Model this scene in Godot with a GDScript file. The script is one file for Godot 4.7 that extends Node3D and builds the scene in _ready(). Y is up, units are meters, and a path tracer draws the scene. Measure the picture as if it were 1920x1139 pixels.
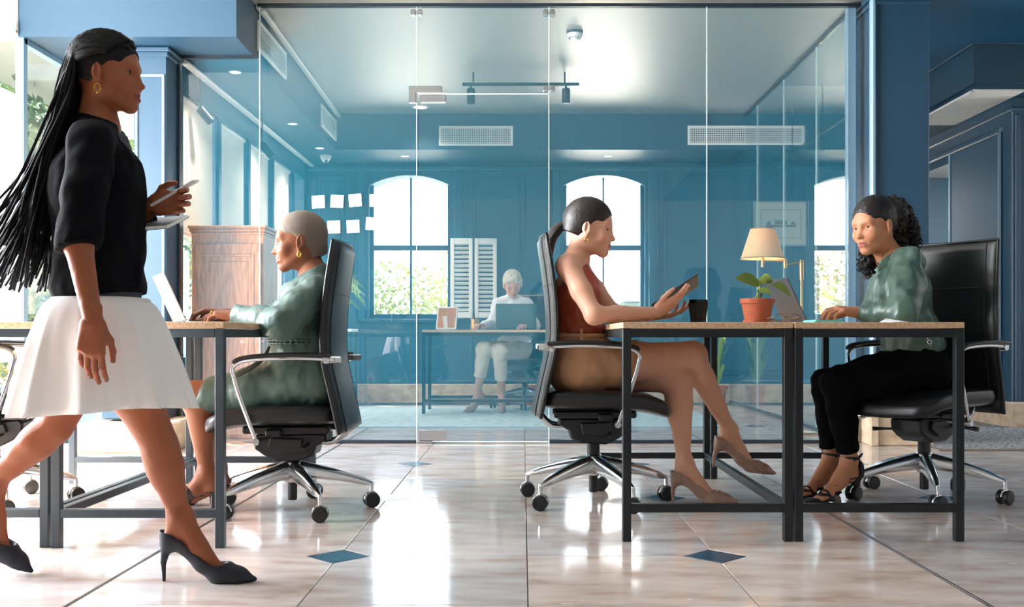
extends Node3D
# An open-plan office with a glass meeting room, seen from desk height. Metres, y up, the lens at (0, EYE, 0) looking along -z.

const FOC := 1940.0            # focal length in pixels of the 1920 x 1139 frame
const CX := 980.0              # where the lens axis meets the frame (a shifted lens)
const CY := 632.0
const EYE := 0.70

var mats := {}
var names := {}
var rng := RandomNumberGenerator.new()
var meshes := {}
var coarse := 1.0

func W(px: float, py: float, d: float) -> Vector3:      # a photo pixel and a distance -> metres
	return Vector3((px - CX) / FOC * d, EYE + (CY - py) / FOC * d, -d)

# ---------------------------------------------------------------- mesh accumulator
class Msh:
	var v := PackedVector3Array()
	var n := PackedVector3Array()
	var c := PackedColorArray()
	var i := PackedInt32Array()
	var col := Color.WHITE
	func tri(a: Vector3, b: Vector3, d: Vector3, out: Vector3) -> void:
		var m := (b - a).cross(d - a)
		if m.length_squared() < 1e-18: return
		m = m.normalized()
		var k := v.size()
		if m.dot(out) > 0.0:
			v.append_array([a, d, b])
		else:
			m = -m
			v.append_array([a, b, d])
		n.append_array([m, m, m]); c.append_array([col, col, col]); i.append_array([k, k + 1, k + 2])
	func quad(a: Vector3, b: Vector3, d: Vector3, e: Vector3, out: Vector3) -> void:
		tri(a, b, d, out); tri(a, d, e, out)
	# smooth grid of points rows x cols; outward sign decided by the caller through `flip`
	func grid(p: Array, rows: int, cols: int, wrap: bool, flip := false) -> void:
		var k := v.size()
		var nn := PackedVector3Array(); nn.resize(rows * cols)
		var ix := PackedInt32Array()
		var cm := cols if wrap else cols - 1
		for r in rows - 1:
			for q in cm:
				var a := r * cols + q
				var b := r * cols + (q + 1) % cols
				var d := a + cols
				var e := b + cols
				for t in [[a, b, e], [a, e, d]]:
					var m: Vector3 = (p[t[1]] - p[t[0]]).cross(p[t[2]] - p[t[0]])
					if flip: m = -m
					nn[t[0]] += m; nn[t[1]] += m; nn[t[2]] += m
					if flip: ix.append_array([t[0] + k, t[1] + k, t[2] + k])
					else: ix.append_array([t[0] + k, t[2] + k, t[1] + k])
		for q in rows * cols:
			v.append(p[q]); n.append(nn[q].normalized() if nn[q].length_squared() > 1e-20 else Vector3.UP); c.append(col)
		i.append_array(ix)
	func box(x: Transform3D, s: Vector3, b := 0.0) -> void:
		var h := s * 0.5
		b = minf(b, minf(h.x, minf(h.y, h.z)) * 0.9)
		for ax in 3:
			for sg in [-1.0, 1.0]:
				var o := Vector3.ZERO; o[ax] = sg
				var u := (ax + 1) % 3
				var w := (ax + 2) % 3
				var f := []
				for q in [[-1, -1], [1, -1], [1, 1], [-1, 1]]:
					var p := Vector3.ZERO
					p[ax] = sg * h[ax]; p[u] = q[0] * (h[u] - b); p[w] = q[1] * (h[w] - b)
					f.append(x * p)
				quad(f[0], f[1], f[2], f[3], x.basis * o)
		if b <= 0.0: return
		for ax in 3:
			var u := (ax + 1) % 3
			var w := (ax + 2) % 3
			for su in [-1.0, 1.0]:
				for sw in [-1.0, 1.0]:
					var f := []
					for e in [[-1, 0], [1, 0], [1, 1], [-1, 1]]:
						var p := Vector3.ZERO
						p[ax] = e[0] * (h[ax] - b)
						p[u] = su * (h[u] - (b if e[1] == 1 else 0.0)); p[w] = sw * (h[w] - (b if e[1] == 0 else 0.0))
						f.append(x * p)
					var o := Vector3.ZERO; o[u] = su; o[w] = sw
					quad(f[0], f[1], f[2], f[3], x.basis * o)
		for q in 8:
			var sg := Vector3(1 if q & 1 else -1, 1 if q & 2 else -1, 1 if q & 4 else -1)
			var f := []
			for ax in 3:
				var p := sg * (h - Vector3.ONE * b)
				p[ax] = sg[ax] * h[ax]
				f.append(x * p)
			tri(f[0], f[1], f[2], x.basis * sg)
	# swept tube through pts, radius per point; `fl` flattens across `nrm`
	func tube(pts: Array, rad: Array, seg := 8, caps := true, fl := 1.0, nrm := Vector3.ZERO) -> void:
		var p := []
		var m := pts.size()
		var up := Vector3.UP
		var t0: Vector3 = (pts[1] - pts[0]).normalized()
		if absf(t0.dot(up)) > 0.9: up = Vector3.RIGHT
		if nrm != Vector3.ZERO: up = nrm
		for k in m:
			var t: Vector3 = (pts[mini(k + 1, m - 1)] - pts[maxi(k - 1, 0)]).normalized()
			var bi := t.cross(up).normalized()
			up = bi.cross(t).normalized()
			var r: float = rad[mini(k, rad.size() - 1)]
			for q in seg:
				var a := TAU * q / seg
				p.append(pts[k] + bi * cos(a) * r + up * sin(a) * r * fl)
		if caps:
			var first := []
			var last := []
			for q in seg:
				first.append(pts[0]); last.append(pts[m - 1])
			var ring0 := p.slice(0, seg); var ring1 := p.slice((m - 1) * seg, m * seg)
			grid(first + ring0, 2, seg, true, true)
			grid(ring1 + last, 2, seg, true, true)
		grid(p, m, seg, true, true)
	func lathe(prof: Array, seg: int, x := Transform3D.IDENTITY) -> void:   # profile (radius, height), bottom to top, outside
		for k in prof.size() - 1:
			var p := []
			for r in 2:
				var q: Vector2 = prof[k + r]
				for s in seg:
					var a := TAU * s / seg
					p.append(x * Vector3(cos(a) * q.x, q.y, sin(a) * q.x))
			grid(p, 2, seg, true, true)
	func prism(poly: PackedVector2Array, d: float, x := Transform3D.IDENTITY, bev := 0.0) -> void:   # polygon in xy, thick along z, centred
		var tr := Geometry2D.triangulate_polygon(poly)
		var ins := poly
		if bev > 0.0:
			var off := Geometry2D.offset_polygon(poly, -bev, Geometry2D.JOIN_MITER)
			if off.size() == 1 and off[0].size() == poly.size():
				# match the start vertex
				var best := 0
				for k in off[0].size():
					if off[0][k].distance_to(poly[0]) < off[0][best].distance_to(poly[0]): best = k
				ins = PackedVector2Array()
				for k in poly.size(): ins.append(off[0][(best + k) % poly.size()])
				if ins[1].distance_to(poly[1]) > bev * 6.0: ins = poly
			if ins == poly: bev = 0.0
		for sg in [-1.0, 1.0]:
			var z: float = sg * d * 0.5
			for k in range(0, tr.size(), 3):
				tri(x * Vector3(ins[tr[k]].x, ins[tr[k]].y, z), x * Vector3(ins[tr[k + 1]].x, ins[tr[k + 1]].y, z), x * Vector3(ins[tr[k + 2]].x, ins[tr[k + 2]].y, z), x.basis * Vector3(0, 0, sg))
		var cw := 1.0 if Geometry2D.is_polygon_clockwise(poly) else -1.0
		for k in poly.size():
			var a := poly[k]
			var b := poly[(k + 1) % poly.size()]
			var o := Vector2(-(b.y - a.y), b.x - a.x) * cw
			quad(x * Vector3(a.x, a.y, -d * 0.5 + bev), x * Vector3(b.x, b.y, -d * 0.5 + bev), x * Vector3(b.x, b.y, d * 0.5 - bev), x * Vector3(a.x, a.y, d * 0.5 - bev), x.basis * Vector3(o.x, o.y, 0))
			if bev > 0.0:
				var ia := ins[k]
				var ib := ins[(k + 1) % poly.size()]
				for sg in [-1.0, 1.0]:
					quad(x * Vector3(a.x, a.y, sg * (d * 0.5 - bev)), x * Vector3(b.x, b.y, sg * (d * 0.5 - bev)), x * Vector3(ib.x, ib.y, sg * d * 0.5), x * Vector3(ia.x, ia.y, sg * d * 0.5), x.basis * Vector3(o.x, o.y, sg * o.length()))
	func ball(x: Transform3D, rows := 10, cols := 14, e0 := -PI / 2, e1 := PI / 2, a0 := 0.0, a1 := TAU) -> void:   # unit sphere patch under a transform
		var p := []
		var full := absf(a1 - a0 - TAU) < 0.001
		for r in rows + 1:
			var e := lerpf(e0, e1, float(r) / rows)
			for q in cols + (0 if full else 1):
				var a := lerpf(a0, a1, float(q) / cols)
				p.append(x * Vector3(cos(e) * sin(a), sin(e), cos(e) * cos(a)))
		grid(p, rows + 1, cols + (0 if full else 1), full, x.basis.determinant() < 0.0)
	func add(o: Msh, x := Transform3D.IDENTITY) -> void:
		var k := v.size()
		for q in o.v.size():
			v.append(x * o.v[q]); n.append((x.basis * o.n[q]).normalized()); c.append(o.c[q])
		for q in o.i: i.append(q + k)
	func mesh() -> ArrayMesh:
		var a := []
		a.resize(Mesh.ARRAY_MAX)
		a[Mesh.ARRAY_VERTEX] = v; a[Mesh.ARRAY_NORMAL] = n; a[Mesh.ARRAY_COLOR] = c; a[Mesh.ARRAY_INDEX] = i
		var m := ArrayMesh.new()
		m.add_surface_from_arrays(Mesh.PRIMITIVE_TRIANGLES, a)
		return m

# ---------------------------------------------------------------- distance field, meshed as surface nets
class Field:
	var lo: Vector3
	var h: float
	var nx: int
	var ny: int
	var nz: int
	var d := PackedFloat32Array()
	func _init(a: Vector3, b: Vector3, cell: float) -> void:
		lo = a; h = cell
		nx = int(ceil((b.x - a.x) / h)) + 1; ny = int(ceil((b.y - a.y) / h)) + 1; nz = int(ceil((b.z - a.z) / h)) + 1
		d.resize(nx * ny * nz); d.fill(1.0)
		r0.resize(nx * ny); r0.fill(nz); r1.resize(nx * ny); r1.fill(-1)
	var r0 := PackedInt32Array()      # the stretch of each row that anything has touched
	var r1 := PackedInt32Array()
	func touch(row: int, a: int, b: int) -> void:
		if a < r0[row]: r0[row] = a
		if b > r1[row]: r1[row] = b
	func cap(a: Vector3, b: Vector3, ra: float, rb: float, k := 0.01, nrm := Vector3.ZERO, f := 1.0, sub := false) -> void:
		var big := maxf(ra, rb)
		var m := big + k + h * 2.5
		var p0 := a.min(b) - Vector3.ONE * m
		var p1 := a.max(b) + Vector3.ONE * m
		var i0 := maxi(0, int((p0.x - lo.x) / h)); var i1 := mini(nx - 1, int((p1.x - lo.x) / h) + 1)
		var j0 := maxi(0, int((p0.y - lo.y) / h)); var j1 := mini(ny - 1, int((p1.y - lo.y) / h) + 1)
		var k0 := maxi(0, int((p0.z - lo.z) / h)); var k1 := mini(nz - 1, int((p1.z - lo.z) / h) + 1)
		var ba := b - a
		var inv := 1.0 / maxf(ba.length_squared(), 1e-12)
		var dr := rb - ra
		var fl := f != 1.0
		var g := nrm * (1.0 / f - 1.0)
		var ik := 0.25 / maxf(k, 1e-6)
		var b2 := Vector2(ba.x, ba.y)
		var inv2 := 1.0 / maxf(b2.length_squared(), 1e-12)
		var flat2 := b2.length_squared() > 1e-10
		var m2 := m * m
		var kk0 := k0
		var kk1 := k1
		for x in range(i0, i1 + 1):
			for y in range(j0, j1 + 1):
				var q2 := Vector2(lo.x + x * h - a.x, lo.y + y * h - a.y)
				var t2 := clampf(q2.dot(b2) * inv2, 0.0, 1.0)
				var l2 := (q2 - b2 * t2).length_squared()
				if l2 > m2: continue
				if flat2:      # narrow the row to what lies near the bone
					var w2 := m * sqrt(1.0 - l2 / m2)
					var tw := (m + h) / sqrt(b2.length_squared())
					var ta := clampf(q2.dot(b2) * inv2 - tw, 0.0, 1.0)
					var tb := clampf(q2.dot(b2) * inv2 + tw, 0.0, 1.0)
					var za := a.z + ba.z * ta
					var zb := a.z + ba.z * tb
					kk0 = maxi(k0, int((minf(za, zb) - w2 - lo.z) / h)); kk1 = mini(k1, int((maxf(za, zb) + w2 - lo.z) / h) + 1)
					if kk1 < kk0: continue
				var q := Vector3(lo.x + x * h, lo.y + y * h, lo.z + kk0 * h) - a
				var at := (x * ny + y) * nz + kk0
				touch(x * ny + y, kk0, kk1)
				for z in range(kk0, kk1 + 1):
					var e := q + g * q.dot(nrm) if fl else q
					var t := clampf(e.dot(ba) * inv, 0.0, 1.0)
					var s := (e - ba * t).length() - ra - dr * t
					if fl: s *= f if s < 0.0 else 1.0
					if sub:
						var o := -s
						var w := d[at]
						var u := k - absf(o - w)
						d[at] = maxf(o, w) + (u * u * ik if u > 0.0 else 0.0)
					elif s < m:
						var w := d[at]
						var u := k - absf(s - w)
						d[at] = minf(s, w) - (u * u * ik if u > 0.0 else 0.0)
					q.z += h
					at += 1
	func chain(pts: Array, rad: Array, k := 0.01, nrm := Vector3.ZERO, f := 1.0) -> void:
		for q in pts.size() - 1: cap(pts[q], pts[q + 1], rad[q], rad[q + 1], k, nrm, f)
	func ell(c: Vector3, r: Vector3, bs := Basis.IDENTITY, k := 0.01, sub := false) -> void:
		var big := maxf(r.x, maxf(r.y, r.z))
		var m := big + k + h * 2.5
		var ex := Vector3(bs.x.x * r.x, bs.y.x * r.y, bs.z.x * r.z).length() + k + h * 2.5
		var ey := Vector3(bs.x.y * r.x, bs.y.y * r.y, bs.z.y * r.z).length() + k + h * 2.5
		var ez := Vector3(bs.x.z * r.x, bs.y.z * r.y, bs.z.z * r.z).length() + k + h * 2.5
		var i0 := maxi(0, int((c.x - ex - lo.x) / h)); var i1 := mini(nx - 1, int((c.x + ex - lo.x) / h) + 1)
		var j0 := maxi(0, int((c.y - ey - lo.y) / h)); var j1 := mini(ny - 1, int((c.y + ey - lo.y) / h) + 1)
		var k0 := maxi(0, int((c.z - ez - lo.z) / h)); var k1 := mini(nz - 1, int((c.z + ez - lo.z) / h) + 1)
		var ax := bs.x / r.x
		var ay := bs.y / r.y
		var az := bs.z / r.z
		var sm := minf(r.x, minf(r.y, r.z))
		var ik := 0.25 / maxf(k, 1e-6)
		for x in range(i0, i1 + 1):
			for y in range(j0, j1 + 1):
				var vx := (lo.x + x * h - c.x) / ex
				var vy := (lo.y + y * h - c.y) / ey
				if vx * vx + vy * vy > 1.25: continue
				var q := Vector3(lo.x + x * h, lo.y + y * h, lo.z + k0 * h) - c
				var at := (x * ny + y) * nz + k0
				touch(x * ny + y, k0, k1)
				for z in range(k0, k1 + 1):
					var e := Vector3(q.dot(ax), q.dot(ay), q.dot(az))
					var l := e.length()
					var s := (l - 1.0) * sm
					if l > 1e-6:
						var g := Vector3(e.x / r.x, e.y / r.y, e.z / r.z).length()
						s = l * (l - 1.0) / maxf(g, 1e-6)
					var w := d[at]
					if sub: s = -s
					var u := k - absf(s - w)
					if sub: d[at] = maxf(s, w) + (u * u * ik if u > 0.0 else 0.0)
					elif s < m: d[at] = minf(s, w) - (u * u * ik if u > 0.0 else 0.0)
					q.z += h
					at += 1
	func cut(p: Vector3, nrm: Vector3, within := 10.0) -> void:     # take away what lies beyond a plane (on its normal's side), near p
		var u := nrm.normalized()
		var w2 := within * within
		var m := Vector3.ONE * within
		var p0 := ((p - m - lo) / h).max(Vector3.ZERO)
		var p1 := ((p + m - lo) / h).min(Vector3(nx - 1, ny - 1, nz - 1))
		for x in range(int(p0.x), int(p1.x) + 1):
			for y in range(int(p0.y), int(p1.y) + 1):
				var z0 := maxi(int(p0.z), r0[x * ny + y])
				var z1 := mini(int(p1.z), r1[x * ny + y])
				if z1 < z0: continue
				var q := Vector3(lo.x + x * h, lo.y + y * h, lo.z + z0 * h) - p
				# the whole row on the kept side?
				var e := q; e.z = lo.z + z1 * h - p.z
				if q.dot(u) < -h * 4.0 and e.dot(u) < -h * 4.0: continue
				var at := (x * ny + y) * nz + z0
				for z in range(z0, z1 + 1):
					var dd := d[at]
					if dd < 0.5:
						var s := q.dot(u)
						if s > dd and q.length_squared() < w2: d[at] = s
					q.z += h
					at += 1
	func ripple(nz_: FastNoiseLite, amp: float, sc := Vector3.ONE) -> void:
		for x in nx:
			for y in ny:
				var z0 := r0[x * ny + y]
				if r1[x * ny + y] < z0: continue
				var q := Vector3(lo.x + x * h, lo.y + y * h, lo.z + z0 * h)
				var at := (x * ny + y) * nz + z0
				for z in range(z0, r1[x * ny + y] + 1):
					if absf(d[at]) < h * 5.0: d[at] += amp * nz_.get_noise_3dv(q * sc)
					q.z += h
					at += 1
	func net(m: Msh, spots := [], x := Transform3D.IDENTITY, lim := 5.0) -> void:   # spots: [centre, radius, colour, scale] paints
		var base := m.v.size()
		var cell := PackedInt32Array(); cell.resize(nx * ny * nz); cell.fill(-1)
		var sy := nz
		var sx := ny * nz
		var off := [0, 1, sy, sy + 1, sx, sx + 1, sx + sy, sx + sy + 1]
		var po := [Vector3(0, 0, 0), Vector3(0, 0, 1), Vector3(0, 1, 0), Vector3(0, 1, 1), Vector3(1, 0, 0), Vector3(1, 0, 1), Vector3(1, 1, 0), Vector3(1, 1, 1)]
		var ed := [[0, 1], [2, 3], [4, 5], [6, 7], [0, 2], [1, 3], [4, 6], [5, 7], [0, 4], [1, 5], [2, 6], [3, 7]]
		var l := h * lim
		var vs := PackedVector3Array()
		var act := PackedInt32Array()
		for a in nx - 1:
			for b in ny - 1:
				var c0 := nz
				var c1 := -1
				for e in [a * ny + b, a * ny + b + 1, (a + 1) * ny + b, (a + 1) * ny + b + 1]:
					c0 = mini(c0, r0[e]); c1 = maxi(c1, r1[e])
				if c1 < 0: continue
				c0 = maxi(c0 - 1, 0); c1 = mini(c1 + 1, nz - 2)
				var at := (a * ny + b) * nz + c0
				for c in range(c0, c1 + 1):
					var d0 := d[at]
					if d0 < l and d0 > -l:
						var neg := 0
						if d0 < 0.0: neg += 1
						if d[at + 1] < 0.0: neg += 1
						if d[at + sy] < 0.0: neg += 1
						if d[at + sy + 1] < 0.0: neg += 1
						if d[at + sx] < 0.0: neg += 1
						if d[at + sx + 1] < 0.0: neg += 1
						if d[at + sx + sy] < 0.0: neg += 1
						if d[at + sx + sy + 1] < 0.0: neg += 1
						if neg > 0 and neg < 8:
							var sum := Vector3.ZERO
							var cnt := 0
							for e in ed:
								var q0 := d[at + off[e[0]]]
								var q1 := d[at + off[e[1]]]
								if (q0 < 0.0) != (q1 < 0.0):
									var t := q0 / (q0 - q1)
									sum += po[e[0]].lerp(po[e[1]], t)
									cnt += 1
							cell[at] = vs.size()
							act.append(at)
							vs.append(lo + (Vector3(a, b, c) + sum / cnt) * h)
					at += 1
		var nn := PackedVector3Array(); nn.resize(vs.size())
		for at in act:
			var c := at % nz
			var b := (at / nz) % ny
			var a := at / sx
			var s0 := d[at] < 0.0
			for ax in 3:
				var st: int = [sx, sy, 1][ax]
				var u: int = [sy, 1, sx][ax]
				var w: int = [1, sx, sy][ax]
				var cu: int = [b, c, a][ax]
				var cw: int = [c, a, b][ax]
				if cu == 0 or cw == 0: continue
				var s1 := d[at + st] < 0.0
				if s0 == s1: continue
				var q0 := cell[at - u - w]
				var q1 := cell[at - w]
				var q2 := cell[at]
				var q3 := cell[at - u]
				if q0 < 0 or q1 < 0 or q2 < 0 or q3 < 0: continue
				if not s0:
					var tmp := q1
					q1 = q3; q3 = tmp
				# s0 inside: outward normal is +axis; clockwise seen from outside
				m.i.append_array([base + q0, base + q2, base + q1, base + q0, base + q3, base + q2])
				var g := (vs[q2] - vs[q0]).cross(vs[q3] - vs[q1])
				nn[q0] += g; nn[q1] += g; nn[q2] += g; nn[q3] += g
		for q in vs.size():
			m.v.append(x * vs[q]); m.n.append((x.basis * nn[q]).normalized())
			var cc := m.col
			for sp in spots:
				var l2: float = ((vs[q] - sp[0]) * sp[3]).length() / sp[1]
				if l2 < 1.0: cc = cc.lerp(sp[2], sp[2].a * smoothstep(1.0, sp[4], l2))
			cc.a = 1.0
			m.c.append(cc)

# ---------------------------------------------------------------- materials
func ntex(key: String, freq: float, cols: Array, normal := false, kind := FastNoiseLite.TYPE_SIMPLEX_SMOOTH, oct := 4, size := 512, bump := 6.0) -> NoiseTexture2D:
	key = "tex " + key
	if mats.has(key): return mats[key]
	var f := FastNoiseLite.new()
	f.noise_type = kind; f.frequency = freq; f.fractal_octaves = oct; f.seed = key.hash() % 1000
	if kind == FastNoiseLite.TYPE_CELLULAR: f.cellular_return_type = FastNoiseLite.RETURN_DISTANCE2_SUB
	var t := NoiseTexture2D.new()
	t.width = size; t.height = size; t.seamless = true; t.noise = f; t.seamless_blend_skirt = 0.2
	if normal:
		t.as_normal_map = true; t.bump_strength = bump
	elif cols.size() > 0:
		var g := Gradient.new()
		var off := PackedFloat32Array()
		var cc := PackedColorArray()
		for q in cols:
			off.append(q[0]); cc.append(q[1])
		g.offsets = off; g.colors = cc
		t.color_ramp = g
	mats[key] = t
	return t

func mat(key: String, c: Color, rough := 0.5, metal := 0.0, o := {}) -> StandardMaterial3D:
	if mats.has(key): return mats[key]
	var m := StandardMaterial3D.new()
	m.resource_name = key
	m.albedo_color = c; m.roughness = rough; m.metallic = metal
	if o.has("spec"): m.metallic_specular = o.spec
	if o.has("tex"):
		m.albedo_texture = o.tex
	if o.has("rtex"):
		m.roughness_texture = o.rtex; m.roughness_texture_channel = BaseMaterial3D.TEXTURE_CHANNEL_RED
	if o.has("norm"):
		m.normal_enabled = true; m.normal_texture = o.norm; m.normal_scale = o.get("ns", 0.5)
	if o.has("tex") or o.has("norm") or o.has("rtex"):
		m.uv1_triplanar = not o.has("uv")
		m.uv1_world_triplanar = o.get("world", false)
		m.uv1_scale = o.get("scale", Vector3.ONE)
		m.uv1_offset = o.get("off", Vector3.ZERO)
	if o.has("coat"):
		m.clearcoat_enabled = true; m.clearcoat = o.coat; m.clearcoat_roughness = o.get("coatr", 0.1)
	if o.has("rim"):
		m.rim_enabled = true; m.rim = o.rim; m.rim_tint = 0.5
	if o.has("sss"):
		m.subsurf_scatter_enabled = true; m.subsurf_scatter_strength = o.sss
	if o.has("vc"): m.vertex_color_use_as_albedo = true
	if o.has("emit"):
		m.emission_enabled = true; m.emission = o.get("ecol", c); m.emission_energy_multiplier = o.emit
	if o.has("alpha"):
		m.transparency = BaseMaterial3D.TRANSPARENCY_ALPHA; m.albedo_color.a = o.alpha
	if o.has("back"):
		m.backlight_enabled = true; m.backlight = o.back
	if o.has("two"): m.cull_mode = BaseMaterial3D.CULL_DISABLED
	mats[key] = m
	return m

func rgb(r: float, g: float, b: float) -> Color: return Color(r / 255.0, g / 255.0, b / 255.0)
func lin(r: float, g: float, b: float) -> Color: return rgb(r, g, b).srgb_to_linear()

# ---------------------------------------------------------------- scene tree
func numbered(s: String) -> String:
	if not names.has(s):
		names[s] = 0
		return s
	names[s] += 1
	return "%s_%03d" % [s, names[s]]
func metas(o: Node, label: String, cat: String, group := "", kind := "") -> void:
	if label: o.set_meta("label", label)
	if cat: o.set_meta("category", cat)
	if group: o.set_meta("group", group)
	if kind: o.set_meta("kind", kind)
func top(called: String, label: String, cat: String, at := Vector3.ZERO, yaw := 0.0, group := "") -> Node3D:
	var o := Node3D.new()
	o.name = numbered(called)
	add_child(o)
	o.position = at; o.rotation.y = yaw
	metas(o, label, cat, group)
	return o
func part(par: Node, called: String, m: Mesh, ma: Material, x := Transform3D.IDENTITY) -> MeshInstance3D:
	var o := MeshInstance3D.new()
	o.mesh = m
	o.material_override = ma
	o.transform = x
	o.name = called if par != self else numbered(called)
	par.add_child(o, true)
	return o
func pm(par: Node, called: String, m: Msh, ma: Material, x := Transform3D.IDENTITY) -> MeshInstance3D:
	return part(par, called, m.mesh(), ma, x)
func structure(called: String, m: Msh, ma: Material, label := "") -> MeshInstance3D:
	var o := pm(self, called, m, ma)
	metas(o, label, "", "", "structure")
	return o
func at(p: Vector3, b := Basis.IDENTITY) -> Transform3D: return Transform3D(b, p)
func boxm(s: Vector3, b := 0.0) -> ArrayMesh:
	var k := "b%s%s" % [s, b]
	if not meshes.has(k):
		var m := Msh.new()
		m.box(Transform3D.IDENTITY, s, b)
		meshes[k] = m.mesh()
	return meshes[k]
func bx(par: Node, called: String, lo: Vector3, hi: Vector3, ma: Material, b := 0.0) -> MeshInstance3D:
	return part(par, called, boxm((hi - lo).abs(), b), ma, at((lo + hi) * 0.5))
func dup(o: Node3D, label := "", group := "") -> Node3D:
	var r := o.duplicate() as Node3D
	var s := String(o.name)
	if s.length() > 4 and s[-4] == "_" and s.right(3).is_valid_int(): s = s.left(-4)
	r.name = numbered(s)
	add_child(r)
	if label: r.set_meta("label", label)
	if group: r.set_meta("group", group)
	return r
# points along a smooth curve through the given ones
func curve(pts: Array, n: int) -> Array:
	var out := []
	var m := pts.size()
	for k in n + 1:
		var t := float(k) / n * (m - 1)
		var q := mini(int(t), m - 2)
		var f := t - q
		var a = pts[maxi(q - 1, 0)]; var b = pts[q]; var c = pts[q + 1]; var d = pts[mini(q + 2, m - 1)]
		if pts[0] is float: out.append(cubic_interpolate(b, c, a, d, f))
		else: out.append(b.cubic_interpolate(c, a, d, f))
	return out

# ---------------------------------------------------------------- the setting
func _ready() -> void:
	rng.seed = 20240611
	# camera
	var cam := Camera3D.new()
	cam.name = "camera"
	cam.projection = Camera3D.PROJECTION_FRUSTUM
	cam.near = 0.1; cam.far = 400.0
	cam.size = 1139.0 / FOC * 0.1
	cam.frustum_offset = Vector2((960.0 - CX) / FOC, (CY - 569.5) / FOC) * 0.1
	cam.position = Vector3(0, EYE, 0)
	add_child(cam)
	cam.current = true
	# sky, sun, exposure
	var env := Environment.new()
	var sky := Sky.new()
	var sm := ProceduralSkyMaterial.new()
	sm.sky_top_color = rgb(196, 218, 240); sm.sky_horizon_color = rgb(240, 244, 246)
	sm.ground_bottom_color = rgb(190, 188, 180); sm.ground_horizon_color = rgb(225, 225, 220)
	sm.sky_curve = 0.2
	sky.sky_material = sm
	env.background_mode = Environment.BG_SKY
	env.sky = sky
	env.background_energy_multiplier = SKY_E
	env.tonemap_mode = Environment.TONE_MAPPER_LINEAR
	env.tonemap_exposure = 2.2
	env.sdfgi_enabled = true; env.ssao_enabled = true; env.ssil_enabled = true
	var we := WorldEnvironment.new()
	we.name = "surroundings"
	we.environment = env
	add_child(we)
	var sun := DirectionalLight3D.new()
	sun.name = "sun"
	sun.light_energy = SUN_E; sun.light_color = rgb(255, 240, 220); sun.light_angular_distance = 0.6
	sun.shadow_enabled = true
	add_child(sun)
	sun.look_at_from_position(Vector3(-7, 7.6, -3.0), Vector3.ZERO)
	daylight()
	materials()
	room()
	glass_wall()
	furniture()
	fittings()
	outside()
	people()

const SKY_E := 4.5
const SUN_E := 9.0

func daylight() -> void:
	# soft daylight entering through the tall windows behind and beside the camera
	for a in [["daylight_side", Vector3(-3.85, 1.5, -4.1), Vector3(2, 0.9, -4.1), Vector2(2.6, 2.0), 26.0]]:
		var l := AreaLight3D.new()
		l.name = a[0]
		l.area_size = a[3]
		l.light_energy = a[4]; l.light_color = rgb(246, 248, 255)
		l.area_range = 30.0
		l.shadow_enabled = true
		add_child(l)
		l.look_at_from_position(a[1], a[2])

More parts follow.
